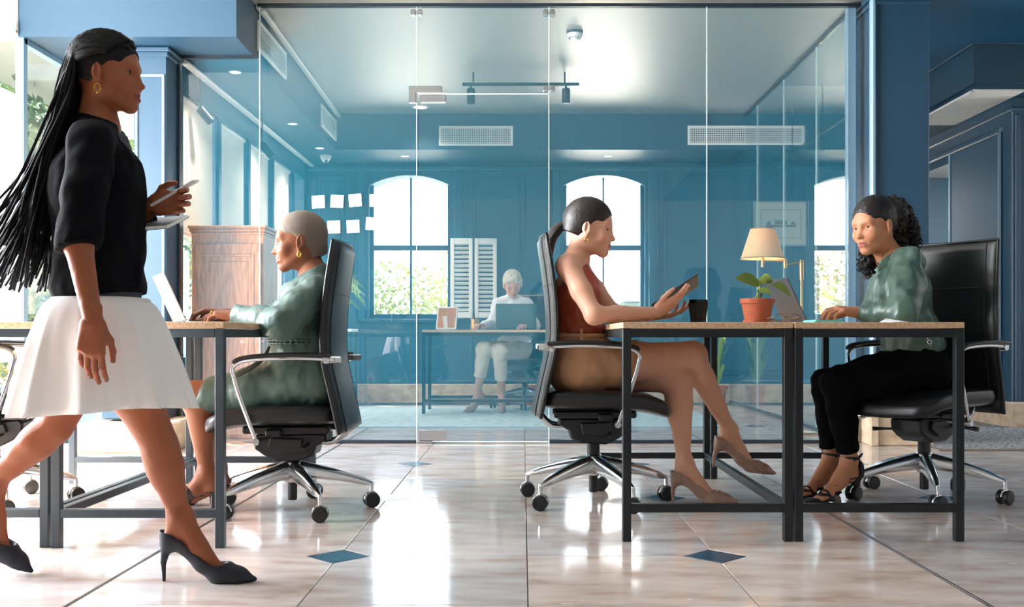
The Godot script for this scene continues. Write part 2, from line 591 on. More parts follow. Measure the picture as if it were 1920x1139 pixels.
func materials() -> void:
	var trav := ntex("travertine", 0.012, [[0.0, rgb(188, 166, 152)], [0.3, rgb(212, 196, 186)], [0.6, rgb(224, 213, 206)], [1.0, rgb(234, 227, 222)]], false, FastNoiseLite.TYPE_SIMPLEX_SMOOTH, 6)
	var travr := ntex("travertine gloss", 0.03, [[0.0, Color(0.08, 0.08, 0.08)], [0.7, Color(0.12, 0.12, 0.12)], [0.85, Color(0.18, 0.18, 0.18)], [1.0, Color(0.35, 0.35, 0.35)]], false, FastNoiseLite.TYPE_SIMPLEX_SMOOTH, 5)
	for k in 4:
		mat("travertine tile %d" % k, [Color(1, 1, 1), Color(0.96, 0.95, 0.95), Color(1, 0.98, 0.96), Color(0.94, 0.94, 0.95)][k], 1.0, 0.0, {"tex": trav, "rtex": travr, "world": true, "scale": Vector3(0.45, 0.5, 1.1), "off": Vector3(k * 0.37, k * 0.21, k * 0.53), "spec": 0.6})
	mat("rough travertine", Color(0.95, 0.93, 0.9), 0.6, 0.0, {"tex": ntex("travertine base", 0.012, [[0.0, rgb(188, 160, 132)], [0.5, rgb(214, 192, 166)], [1.0, rgb(232, 214, 192)]], false, FastNoiseLite.TYPE_SIMPLEX_SMOOTH, 6), "world": true, "scale": Vector3(0.9, 1.4, 0.9)})
	mat("grout", rgb(150, 140, 132), 0.9)
	mat("blue stone", rgb(58, 92, 112), 0.15, 0.0, {"tex": ntex("slate", 0.02, [[0.0, Color(0.75, 0.8, 0.85)], [1.0, Color(1, 1, 1)]]), "world": true})
	mat("strip metal", rgb(120, 125, 128), 0.3, 0.9)
	mat("blue paint", rgb(34, 69, 92), 0.45)
	mat("teal paint", rgb(18, 76, 102), 0.42)
	mat("deep blue paint", rgb(28, 66, 92), 0.35)
	mat("ceiling paint", rgb(196, 200, 198), 0.46, 0.78, {"spec": 1.0, "norm": ntex("brushed ceiling", 0.01, [], true), "world": true, "scale": Vector3(0.35, 1, 1.6), "ns": 0.03})
	mat("white trim", rgb(232, 232, 228), 0.4)
	mat("white paint", rgb(226, 226, 222), 0.6)
	mat("dark frame", rgb(18, 32, 42), 0.35)
	mat("black steel", rgb(26, 30, 34), 0.4, 0.3)
	mat("grey steel", rgb(66, 76, 84), 0.38, 0.4)
	mat("steel", rgb(190, 194, 196), 0.22, 1.0)
	mat("polished aluminium", rgb(214, 216, 218), 0.14, 1.0)
	mat("brass", rgb(190, 150, 92), 0.28, 1.0)
	mat("glass", rgb(60, 165, 195), 0.0, 0.0, {"alpha": 0.08})
	mat("window glass", rgb(230, 240, 240), 0.0, 0.0, {"alpha": 0.01})
	mat("glass edge", rgb(208, 228, 226), 0.2)
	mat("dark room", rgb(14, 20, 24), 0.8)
	var oak := ntex("oak", 0.02, [[0.0, rgb(164, 98, 44)], [0.5, rgb(198, 130, 68)], [1.0, rgb(218, 160, 98)]], false, FastNoiseLite.TYPE_SIMPLEX_SMOOTH, 5)
	mat("oak cabinet", Color(1, 0.97, 0.92), 0.45, 0.0, {"tex": oak, "scale": Vector3(4.0, 0.5, 4.0)})
	mat("desk wood", Color(1.0, 0.97, 0.94), 0.5, 0.0, {"tex": ntex("beech", 0.02, [[0.0, rgb(186, 150, 116)], [0.5, rgb(212, 182, 150)], [1.0, rgb(226, 202, 174)]], false, FastNoiseLite.TYPE_SIMPLEX_SMOOTH, 5), "scale": Vector3(5.0, 5.0, 0.5)})
	mat("rug wool", Color(1, 1, 1), 0.95, 0.0, {"tex": ntex("rug", 0.03, [[0.0, rgb(120, 150, 160)], [0.45, rgb(172, 192, 196)], [0.7, rgb(196, 208, 208)], [1.0, rgb(150, 176, 186)]], false, FastNoiseLite.TYPE_SIMPLEX_SMOOTH, 5), "world": true, "scale": Vector3(0.6, 1, 1.3)})
	mat("terracotta", rgb(190, 100, 66), 0.75, 0.0, {"tex": ntex("clay", 0.02, [[0.0, Color(0.86, 0.84, 0.84)], [1.0, Color(1, 1, 1)]]), "scale": Vector3(3, 6, 3)})

func room() -> void:
	# floor slab, with the tiles as pieces of it
	var m := Msh.new()
	m.box(at(Vector3(0.3, -0.14, -4.0)), Vector3(9.6, 0.24, 15.0))
	var fl := structure("floor", m, mats["grout"], "polished travertine tile floor with small blue diamond inlays")
	var g := 0.6
	var cl := 0.102
	var tile := []
	for q in 4:      # which corner carries the inlay
		var pts := PackedVector2Array()
		var a := g * 0.5 - 0.0016
		var cs := [Vector2(-a, -a), Vector2(a, -a), Vector2(a, a), Vector2(-a, a)]
		for k in 4:
			if k == q:
				var cp: Vector2 = cs[(k + 3) % 4]; var cn: Vector2 = cs[(k + 1) % 4]
				pts.append(cs[k] + (cp - cs[k]).normalized() * cl); pts.append(cs[k] + (cn - cs[k]).normalized() * cl)
			else: pts.append(cs[k])
		var t := Msh.new()
		t.prism(pts, 0.02, at(Vector3(0, -0.01, 0), Basis(Vector3.RIGHT, PI / 2)), 0.0012)
		tile.append(t.mesh())
	var dm := Msh.new()
	var r := cl - 0.0035
	dm.prism(PackedVector2Array([Vector2(r, 0), Vector2(0, r), Vector2(-r, 0), Vector2(0, -r)]), 0.02, at(Vector3(0, -0.01, 0), Basis(Vector3.RIGHT, PI / 2)), 0.001)
	var dmm := dm.mesh()
	var sp := Msh.new()
	sp.box(at(Vector3.ZERO), Vector3(0.0042, 0.006, 9.4))
	var spm := sp.mesh()
	for i in range(-7, 8):
		for k in range(-3, 13):
			var x0 := 0.014 + g * i
			var d0 := 3.3 + g * k
			var px := absf(x0 + g * 0.5) - g
			if px > 0.56 * (d0 + g) or d0 < 1.4 or x0 < -4.2 or x0 > 4.3 or d0 > 10.2: continue
			var io := absi(i) % 2 == 1
			var ke := absi(k) % 2 == 0
			# rotated prism: its y runs to +z (towards the lens)
			var near := ke          # line k (nearer side) carries inlays
			var left := io          # line i (left side) carries inlays
			var q := 0
			if near and left: q = 3
			elif near: q = 2
			elif left: q = 0
			else: q = 1
			part(fl, "tile", tile[q], mats["travertine tile %d" % rng.randi_range(0, 3)], at(Vector3(x0 + g * 0.5, 0, -(d0 + g * 0.5))))
			if io and ke and d0 < 9.5: part(fl, "inlay", dmm, mats["blue stone"], at(Vector3(x0, 0.0002, -d0)))
	for x in [-1.186, 1.214]:
		for e in [-0.0045, 0.0045]:
			part(fl, "joint_strip", spm, mats["strip metal" if e < 0 else "dark frame"], at(Vector3(x + e, -0.0024, -5.9)))
	# ceilings
	m = Msh.new()
	m.box(at(Vector3(0.3, 3.0, -4.0)), Vector3(9.6, 0.2, 15.0))
	structure("ceiling", m, mats["ceiling paint"], "glossy pale ceiling reflecting the windows")
	m = Msh.new()
	m.box(at(Vector3(3.68, 2.895, -3.0)), Vector3(2.9, 0.02, 12.0))
	structure("ceiling_hall_side", m, mat("blue ceiling", rgb(30, 84, 120), 0.3), "blue ceiling field over the right of the hall")
	# perimeter drop of the meeting room, continued in front of the glass at the left
	m = Msh.new()
	m.prism(PackedVector2Array([Vector2(-3.1, 6.36), Vector2(-1.76, 6.36), Vector2(-1.85, 10.2), Vector2(5.2, 10.2), Vector2(5.2, 11.2), Vector2(-3.1, 11.2)]), 0.355, at(Vector3(0, 2.7225, 0), Basis(Vector3.RIGHT, -PI / 2)))
	structure("trim_bulkhead", m, mats["blue paint"], "dropped blue bulkhead running round the left and back of the meeting room")
	# right-hand bulkhead
	m = Msh.new()
	m.box(at(Vector3(4.2, 2.745, -9.0)), Vector3(1.68, 0.31, 2.6))
	m.box(at(Vector3(4.22, 2.575, -9.02)), Vector3(1.64, 0.04, 2.56))
	structure("trim_side_bulkhead", m, mats["blue paint"], "boxed blue bulkhead over the side doorway")
	m = Msh.new()
	m.box(at(Vector3(4.2, 2.887, -7.69)), Vector3(1.72, 0.025, 0.03), 0.006)
	m.box(at(Vector3(3.35, 2.887, -9.0)), Vector3(0.03, 0.025, 2.62), 0.006)
	structure("trim_bulkhead_cornice", m, mats["blue paint"])
	# white cornices along the meeting-room ceiling and the left wall
	m = Msh.new()
	for o in [[0.0, 0.0], [0.03, 0.022]]:
		m.box(at(Vector3(-1.79 + o[0], 2.886 - o[1], -8.5), Basis(Vector3.UP, 0.023)), Vector3(0.03, 0.022, 3.3), 0.005)
		m.box(at(Vector3(-2.255 + o[0], 2.53 - o[1], -8.9)), Vector3(0.05, 0.022, 4.15), 0.005)
	structure("trim_cornice", m, mats["white trim"], "white cornice lines above the meeting room's left wall")
	# walls
	wall_back()
	m = Msh.new()      # left wall of the meeting room: plinth and header
	m.box(at(Vector3(-2.4, 0.28, -9.0)), Vector3(0.2, 0.56, 4.0))
	m.box(at(Vector3(-2.4, 2.46, -9.0)), Vector3(0.2, 0.2, 4.0))
	structure("wall_left", m, mats["teal paint"])
	m = Msh.new()
	for d in [6.98, 7.87, 8.72, 9.55, 10.4, 10.95]:
		m.box(at(Vector3(-2.36, 1.46, -d)), Vector3(0.12, 1.82, 0.075), 0.006)
	var w4 := structure("window_4", m, mats["deep blue paint"], "row of tall windows with white blinds along the meeting room's left wall")
	for a in [[7.02, 7.83], [7.91, 8.68], [8.76, 9.51], [9.59, 10.36]]: bx(w4, "pane", Vector3(-2.39, 0.56, -a[1]), Vector3(-2.384, 2.36, -a[0]), mats["window glass"])
	var bl := [7.43, 8.3, 9.13, 9.97]
	for k in 4:
		var b := top("roller_blind", ["white roller blind nearest the glass wall, above the oak cabinet", "white roller blind second from the glass wall on the left", "white roller blind third from the glass wall on the left", "white roller blind furthest from the glass wall, beside the back wall"][k], "blind", Vector3(-2.34, 0, -bl[k]), 0.0, "white roller blinds on the left wall")
		bx(b, "blind_cloth", Vector3(-0.004, 1.42, -0.36), Vector3(0.004, 2.33, 0.36), mat("blind cloth", rgb(238, 236, 230), 0.8, 0.0, {"back": Color(0.7, 0.7, 0.68)}))
		bx(b, "bottom_rail", Vector3(-0.012, 1.4, -0.362), Vector3(0.012, 1.42, 0.362), mats["white trim"], 0.003)
		var t := Msh.new()
		t.tube([Vector3(0, 2.345, -0.37), Vector3(0, 2.345, 0.37)], [0.022], 12)
		pm(b, "roller", t, mats["white trim"])
	# front hall: left glazing and its steps, the wall behind the lens, the right wall
	m = Msh.new()
	m.box(at(Vector3(-4.1, 2.73, -1.7)), Vector3(0.2, 0.36, 9.3))
	m.box(at(Vector3(-4.1, 0.1, -1.7)), Vector3(0.2, 0.2, 9.3))
	m.box(at(Vector3(-4.1, 1.37, 0.3)), Vector3(0.2, 2.36, 5.4))
	for z in [3.0, -2.6, -4.5, -6.35]:
		m.box(at(Vector3(-4.1, 1.45, z)), Vector3(0.2, 2.9, 0.16))
	structure("wall_front_left", m, mats["blue paint"])
	m = Msh.new()
	m.box(at(Vector3(0.35, 1.45, 3.1)), Vector3(9.4, 2.9, 0.2))
	structure("wall_front", m, mats["white paint"])
	m = Msh.new()
	m.box(at(Vector3(4.95, 1.45, -2.2)), Vector3(0.2, 2.9, 10.6))
	structure("wall_right", m, mats["white paint"])
	m = Msh.new()
	m.box(at(Vector3(-3.55, 2.725, -6.41)), Vector3(0.9, 0.35, 0.12))
	structure("wall_hall_header", m, mats["white paint"])
	m = Msh.new()
	m.box(at(Vector3(-3.55, 2.6, -6.34)), Vector3(0.9, 0.09, 0.03), 0.008)
	m.box(at(Vector3(-3.55, 2.572, -6.33)), Vector3(0.9, 0.03, 0.05), 0.008)
	structure("trim_hall_moulding", m, mats["white trim"])
	# stepped hall glazing seen at the far left
	m = Msh.new()
	m.box(at(Vector3(-3.1, 1.27, -6.4)), Vector3(0.05, 2.55, 0.05))
	m.box(at(Vector3(-3.1, 1.27, -7.02)), Vector3(0.05, 2.55, 0.05))
	m.box(at(Vector3(-3.1, 2.53, -6.7)), Vector3(0.05, 0.03, 0.62))
	m.box(at(Vector3(-2.78, 2.5, -7.02)), Vector3(0.64, 0.1, 0.05))
	m.box(at(Vector3(-2.78, 0.12, -7.02)), Vector3(0.64, 0.25, 0.05))
	m.box(at(Vector3(-3.1, 0.05, -6.7)), Vector3(0.05, 0.1, 0.62))
	var w5 := structure("window_5", m, mat("pale blue frame", rgb(128, 162, 184), 0.35), "stepped floor to ceiling windows beside the left pier")
	bx(w5, "pane", Vector3(-3.075, 0.1, -7.025), Vector3(-2.5, 2.45, -7.015), mats["window glass"])
	bx(w5, "pane", Vector3(-3.105, 0.1, -7.0), Vector3(-3.095, 2.52, -6.42), mats["window glass"])
	bx(w5, "pane", Vector3(-4.0, 0.1, -6.405), Vector3(-3.12, 2.54, -6.395), mats["window glass"])
	# pier at the left end of the glass wall
	m = Msh.new()
	m.box(at(Vector3(-2.365, 1.36, -6.69)), Vector3(0.21, 2.36, 0.24), 0.006)
	m.box(at(Vector3(-2.365, 2.525, -6.69)), Vector3(0.26, 0.03, 0.29), 0.008)
	m.box(at(Vector3(-2.365, 2.495, -6.69)), Vector3(0.235, 0.03, 0.265), 0.006)
	m.box(at(Vector3(-2.44, 0.235, -6.5)), Vector3(0.3, 0.09, 0.3), 0.01)
	structure("wall_pier", m, mats["blue paint"], "blue pier with a moulded cap at the left end of the glass wall")
	m = Msh.new()
	for x in [-2.45, -2.28]: m.box(at(Vector3(x, 1.36, -6.565)), Vector3(0.018, 2.0, 0.014), 0.005)
	m.box(at(Vector3(-2.365, 2.36, -6.565)), Vector3(0.188, 0.018, 0.014), 0.005)
	structure("trim_pier_panel", m, mats["pale blue frame"])
	m = Msh.new()
	m.box(at(Vector3(-2.4, 0.09, -6.5)), Vector3(0.56, 0.18, 0.6), 0.01)
	structure("trim_pier_plinth", m, mats["rough travertine"])
	m = Msh.new()
	m.box(at(Vector3(-2.262, 1.27, -6.79)), Vector3(0.035, 2.55, 0.05))
	structure("trim_pier_frame", m, mats["dark frame"])
	# pillar at the right end of the glass wall
	m = Msh.new()
	m.box(at(Vector3(2.435, 1.55, -6.85)), Vector3(0.36, 2.7, 0.4), 0.006)
	m.box(at(Vector3(2.435, 2.88, -6.85)), Vector3(0.44, 0.03, 0.48), 0.01)
	m.box(at(Vector3(2.435, 2.85, -6.85)), Vector3(0.4, 0.03, 0.44), 0.008)
	structure("wall_pillar", m, mats["blue paint"], "tall square blue pillar at the right end of the glass wall")
	m = Msh.new()
	m.box(at(Vector3(2.25, 1.55, -6.65)), Vector3(0.035, 2.66, 0.05), 0.012)
	structure("trim_pillar_bead", m, mats["pale blue frame"])
	m = Msh.new()
	m.box(at(Vector3(2.435, 0.1, -6.85)), Vector3(0.4, 0.2, 0.46), 0.008)
	m.box(at(Vector3(2.246, 0.1, -6.612)), Vector3(0.05, 0.2, 0.03), 0.004)
	structure("trim_pillar_plinth", m, mats["rough travertine"])
	m = Msh.new()
	m.box(at(Vector3(2.165, 1.44, -6.83)), Vector3(0.06, 2.86, 0.05), 0.004)
	structure("trim_pillar_jamb", m, mats["pale blue frame"])
	# side corridor
	m = Msh.new()
	m.box(at(Vector3(3.88, 2.435, -9.7)), Vector3(0.2, 0.23, 3.4))
	m.box(at(Vector3(3.88, 1.27, -11.2)), Vector3(0.2, 2.55, 0.5))
	m.box(at(Vector3(3.86, 1.22, -8.03)), Vector3(0.2, 2.45, 0.16), 0.01)
	m.box(at(Vector3(4.45, 1.27, -8.06)), Vector3(1.0, 2.55, 0.1))
	structure("wall_corridor", m, mats["blue paint"], "blue corridor wall right of the pillar")
	m = Msh.new()
	m.box(at(Vector3(3.77, 2.33, -9.6)), Vector3(0.04, 0.05, 3.0), 0.01)
	m.box(at(Vector3(3.775, 2.46, -9.6)), Vector3(0.03, 0.03, 3.0), 0.008)
	m.box(at(Vector3(3.86, 2.45, -8.02)), Vector3(0.24, 0.03, 0.2), 0.01)
	for x in [3.8, 3.92]: m.box(at(Vector3(x, 1.26, -7.945)), Vector3(0.04, 2.3, 0.02), 0.008)
	m.box(at(Vector3(3.765, 1.2, -8.13)), Vector3(0.05, 2.3, 0.03), 0.01)
	structure("trim_corridor_architrave", m, mats["blue paint"])
	m = Msh.new()
	m.box(at(Vector3(3.8, 1.24, -8.66)), Vector3(0.06, 2.14, 0.92), 0.006)
	var dr := structure("door_2", m, mats["blue paint"], "flat blue sliding door panel in the corridor")
	bx(dr, "edge_trim", Vector3(3.765, 0.17, -9.15), Vector3(3.78, 2.31, -9.12), mats["pale blue frame"])
	bx(dr, "edge_trim", Vector3(3.765, 0.17, -8.2), Vector3(3.78, 2.31, -8.18), mats["pale blue frame"])
	m = Msh.new()
	m.box(at(Vector3(3.82, 0.1, -8.6)), Vector3(0.26, 0.2, 1.3), 0.01)
	m.box(at(Vector3(3.95, 0.1, -7.98)), Vector3(0.5, 0.2, 0.3), 0.01)
	structure("baseboard_corridor", m, mats["rough travertine"], "travertine base block along the corridor wall")
	m = Msh.new()      # the unlit room through the doorway
	m.box(at(Vector3(6.0, 1.2, -10.2)), Vector3(0.1, 2.6, 4.0))
	m.box(at(Vector3(4.9, 1.0, -11.6)), Vector3(2.6, 2.0, 0.1))
	structure("wall_side_room", m, mats["dark room"])
	m = Msh.new()
	m.box(at(Vector3(4.9, 2.42, -10.4)), Vector3(2.2, 0.06, 2.2))
	structure("ceiling_side_room", m, mats["white paint"])
	m = Msh.new()
	m.box(at(Vector3(5.6, -0.14, -9.8)), Vector3(1.0, 0.24, 4.4))
	structure("floor_side_room", m, mats["dark room"])

func arch(cx: float, w: float, y0: float, y1: float, rise: float) -> PackedVector2Array:
	var p := PackedVector2Array([Vector2(cx - w / 2, y0), Vector2(cx + w / 2, y0)])
	for k in 13:
		var t := 1.0 - k / 6.0
		p.append(Vector2(cx + t * w / 2, y1 - rise * t * t))
	return p

func wall_back() -> void:
	var ws := [-1.2, 0.866, 3.58]
	var wd := 0.87
	var y0 := 0.9
	var y1 := 2.42
	var m := Msh.new()
	var xs := [-2.5]
	for c in ws: xs.append_array([c - wd / 2, c + wd / 2])
	xs.append(6.2)
	for k in range(0, xs.size(), 2):
		m.box(at(Vector3((xs[k] + xs[k + 1]) / 2, 1.45, -11.15)), Vector3(xs[k + 1] - xs[k], 2.9, 0.3))
	for c in ws:
		m.box(at(Vector3(c, y0 / 2, -11.15)), Vector3(wd, y0, 0.3))
		var poly := PackedVector2Array([Vector2(c - wd / 2, 2.9), Vector2(c + wd / 2, 2.9)])
		var a := arch(c, wd, y0, y1, 0.11).slice(2)
		poly.append_array(a)
		m.prism(poly, 0.3, at(Vector3(0, 0, -11.15)))
	structure("wall_back", m, mats["teal paint"], "panelled blue back wall with arched sash windows")
	var lab := ["arched sash window at the left, above the palm", "arched sash window behind the woman with the tablet", "arched sash window behind the side glass at the right"]
	for k in 3:
		var c: float = ws[k]
		m = Msh.new()
		for s in [-1, 1]: m.box(at(Vector3(c + s * (wd / 2 - 0.02), 1.6, -11.12)), Vector3(0.04, 1.46, 0.06), 0.006)
		m.box(at(Vector3(c, 0.92, -11.12)), Vector3(wd, 0.05, 0.06), 0.006)
		m.box(at(Vector3(c, 1.655, -11.12)), Vector3(wd, 0.055, 0.06), 0.006)
		m.box(at(Vector3(c, 1.66, -11.13)), Vector3(0.022, 1.5, 0.035), 0.004)
		var wn := structure("window_%d" % (k + 1), m, mats["deep blue paint"], lab[k])
		for s in [-1, 1]:
			for v in 2:
				bx(wn, "pane", Vector3(c + (0.011 if s > 0 else -wd / 2 + 0.04), [0.945, 1.68][v], -11.137), Vector3(c + (wd / 2 - 0.04 if s > 0 else -0.011), [1.63, 2.4][v], -11.131), mats["window glass"])
		bx(wn, "window_sill", Vector3(c - wd / 2 - 0.06, 0.85, -11.1), Vector3(c + wd / 2 + 0.06, 0.89, -10.9), mats["blue paint"], 0.008)
		# architrave
		var t := Msh.new()
		for s in [-1, 1]:
			t.box(at(Vector3(c + s * (wd / 2 + 0.08), 1.68, -10.985)), Vector3(0.09, 1.66, 0.035), 0.01)
			t.box(at(Vector3(c + s * (wd / 2 + 0.13), 1.68, -10.98)), Vector3(0.02, 1.7, 0.05), 0.006)
		t.box(at(Vector3(c, 2.5, -10.985)), Vector3(wd + 0.25, 0.06, 0.035), 0.01)
		pm(wn, "architrave", t, mats["teal paint"])
	# raised wall panels
	m = Msh.new()
	for p in [[-0.55, 0.02, 1.0, 2.45], [1.52, 2.28, 0.3, 2.46], [2.42, 2.86, 0.3, 2.46], [-2.2, -1.9, 0.4, 2.4], [-0.55, 0.02, 0.25, 0.8]]:
		for s in 2:
			m.box(at(Vector3(p[s], (p[2] + p[3]) / 2, -10.992)), Vector3(0.03, p[3] - p[2], 0.02), 0.007)
			m.box(at(Vector3((p[0] + p[1]) / 2, p[2 + s], -10.992)), Vector3(p[1] - p[0], 0.03, 0.02), 0.007)
			var ins: float = 0.05 * (1 - 2 * s)
			m.box(at(Vector3(p[s] + ins, (p[2] + p[3]) / 2, -10.995)), Vector3(0.014, p[3] - p[2] - 0.1, 0.012), 0.004)
			m.box(at(Vector3((p[0] + p[1]) / 2, p[2 + s] + ins, -10.995)), Vector3(p[1] - p[0] - 0.1, 0.014, 0.012), 0.004)
	structure("trim_wall_panels", m, mats["teal paint"], "raised panel mouldings on the blue back wall")
	m = Msh.new()
	m.box(at(Vector3(1.2, 0.1, -10.98)), Vector3(7.0, 0.2, 0.06), 0.006)
	structure("baseboard_back", m, mats["rough travertine"])
	m = Msh.new()
	m.box(at(Vector3(1.2, 2.49, -10.97)), Vector3(7.0, 0.05, 0.06), 0.012)
	structure("trim_back_cornice", m, mats["teal paint"])

func glass_wall() -> void:
	var z := -6.79
	var m := Msh.new()
	m.box(at(Vector3(0.24, 2.875, z)), Vector3(3.95, 0.02, 0.04))
	m.box(at(Vector3(-2.0, 2.535, z)), Vector3(0.5, 0.02, 0.04))
	structure("trim_head_rail", m, mats["dark frame"], "dark head rail along the top of the glass wall")
	m = Msh.new()
	for a in [[-1.72, -0.7], [0.175, 2.14]]: m.box(at(Vector3((a[0] + a[1]) / 2, 0.012, z)), Vector3(a[1] - a[0], 0.024, 0.03), 0.003)
	structure("trim_floor_rail", m, mats["dark frame"], "dark floor channel of the glass wall")
	# panes; the door is the third
	m = Msh.new()
	m.box(at(Vector3(-1.0, 1.45, z)), Vector3(0.0, 0.0, 0.0))
	var w := structure("wall_glass", Msh_edge([[-1.725, 2.865], [-0.695, 2.865], [0.172, 2.865], [1.208, 2.865]], z), mats["glass edge"], "frameless glass wall of the meeting room")
	var ps := [[-2.24, -1.73, 0.01, 2.525], [-1.72, -0.699, 0.024, 2.865], [-0.691, 0.168, 2.3, 2.865], [0.176, 1.204, 0.024, 2.865], [1.212, 2.135, 0.024, 2.865]]
	for p in ps:
		bx(w, "pane", Vector3(p[0], p[2], z - 0.005), Vector3(p[1], p[3], z + 0.005), mats["glass"])
	m = Msh.new()
	m.box(at(Vector3(-0.26, 1.152, z)), Vector3(0.852, 2.276, 0.01))
	var d := structure("door_1", m, mats["glass"], "frameless glass door with steel patch fittings")
	var e := Msh.new()
	e.box(at(Vector3(-0.26, 2.294, z)), Vector3(0.85, 0.006, 0.011))
	e.box(at(Vector3(-0.26, 0.012, z)), Vector3(0.85, 0.005, 0.011))
	pm(d, "glass_rim", e, mats["glass edge"])
	var pf := Msh.new()
	pf.box(at(Vector3(-0.59, 0.055, z)), Vector3(0.185, 0.07, 0.034), 0.004)
	pf.box(at(Vector3(-0.64, 0.012, z)), Vector3(0.1, 0.012, 0.03), 0.003)
	pm(d, "patch_fitting", pf, mats["steel"])
	pf = Msh.new()
	pf.box(at(Vector3(-0.588, 2.262, z)), Vector3(0.17, 0.05, 0.034), 0.004)
	pm(d, "patch_fitting", pf, mats["steel"])
	pf = Msh.new()
	pf.prism(PackedVector2Array([Vector2(-0.745, 2.235), Vector2(-0.7, 2.235), Vector2(-0.7, 2.3), Vector2(-0.53, 2.3), Vector2(-0.53, 2.345), Vector2(-0.745, 2.345)]), 0.034, at(Vector3(0, 0, z)), 0.003)
	pm(w, "patch_fitting", pf, mats["steel"])
	for c in [[-0.695, 2.826], [0.172, 2.826], [0.172, 2.33]]:
		for s in [-1, 1]:
			var b := Msh.new()
			b.box(at(Vector3(c[0] + s * 0.022, c[1], z)), Vector3(0.034, 0.04, 0.036), 0.006)
			pm(w, "glass_clamp", b, mats["steel"])
	# side glass of the meeting room
	var x := 2.2
	m = Msh.new()
	m.box(at(Vector3(x, 2.885, -8.55)), Vector3(0.03, 0.02, 3.3))
	m.box(at(Vector3(x, 2.53, -10.6)), Vector3(0.03, 0.02, 0.7))
	m.box(at(Vector3(x, 0.012, -9.0)), Vector3(0.03, 0.024, 3.9))
	structure("trim_side_rail", m, mats["dark frame"])
	m = Msh.new()
	for dd in [7.75, 8.72, 9.7]: m.box(at(Vector3(x, 1.44, -dd)), Vector3(0.011, 2.86, 0.005))
	var sw := structure("wall_side_glass", m, mats["glass edge"], "frameless glass side wall of the meeting room at the right")
	for q in [[7.0, 7.746], [7.754, 8.716], [8.724, 9.696], [9.704, 10.19]]:
		bx(sw, "pane", Vector3(x - 0.005, 0.024, -q[1]), Vector3(x + 0.005, 2.87, -q[0]), mats["glass"])
	bx(sw, "pane", Vector3(x - 0.005, 0.024, -10.95), Vector3(x + 0.005, 2.52, -10.2), mats["glass"])

func Msh_edge(js: Array, z: float) -> Msh:
	var m := Msh.new()
	for j in js: m.box(at(Vector3(j[0], j[1] / 2, z)), Vector3(0.005, j[1], 0.011))
	return m

# ---------------------------------------------------------------- furniture
func superell(r: Vector3, e1: float, e2: float, rows := 14, cols := 28) -> Array:
	var p := []
	for a in rows + 1:
		var e := lerpf(-PI / 2, PI / 2, float(a) / rows)
		var ce := pow(absf(cos(e)), e1)
		var se := signf(sin(e)) * pow(absf(sin(e)), e1)
		for b in cols:
			var w := TAU * b / cols
			p.append(Vector3(r.x * ce * signf(sin(w)) * pow(absf(sin(w)), e2), r.y * se, r.z * ce * signf(cos(w)) * pow(absf(cos(w)), e2)))
	return p

func back_at(u: float, v: float, side: float) -> Vector3:     # chair back surface: u across, v up, side +1 front / -1 rear
	var px := [Vector2(-0.25, 0.37), Vector2(-0.222, 0.5), Vector2(-0.188, 0.66), Vector2(-0.186, 0.8), Vector2(-0.2, 0.95), Vector2(-0.225, 1.115)]
	var t := clampf(v, 0.0, 1.0) * 5.0
	var k := mini(int(t), 4)
	var f := t - k
	var p: Vector2 = px[k].cubic_interpolate(px[k + 1], px[maxi(k - 1, 0)], px[mini(k + 2, 5)], f)
	var hw := 0.218 + 0.012 * sin(v * PI) + (0.012 * (1.0 - v))
	var wrap := 0.022 * u * u
	return Vector3(p.x + wrap + side * 0.019 * sqrt(maxf(0.0, 1.0 - pow(absf(u), 6.0))) * sqrt(maxf(0.0, 1.0 - pow(absf(2.0 * v - 1.0), 24.0))), p.y, u * hw)

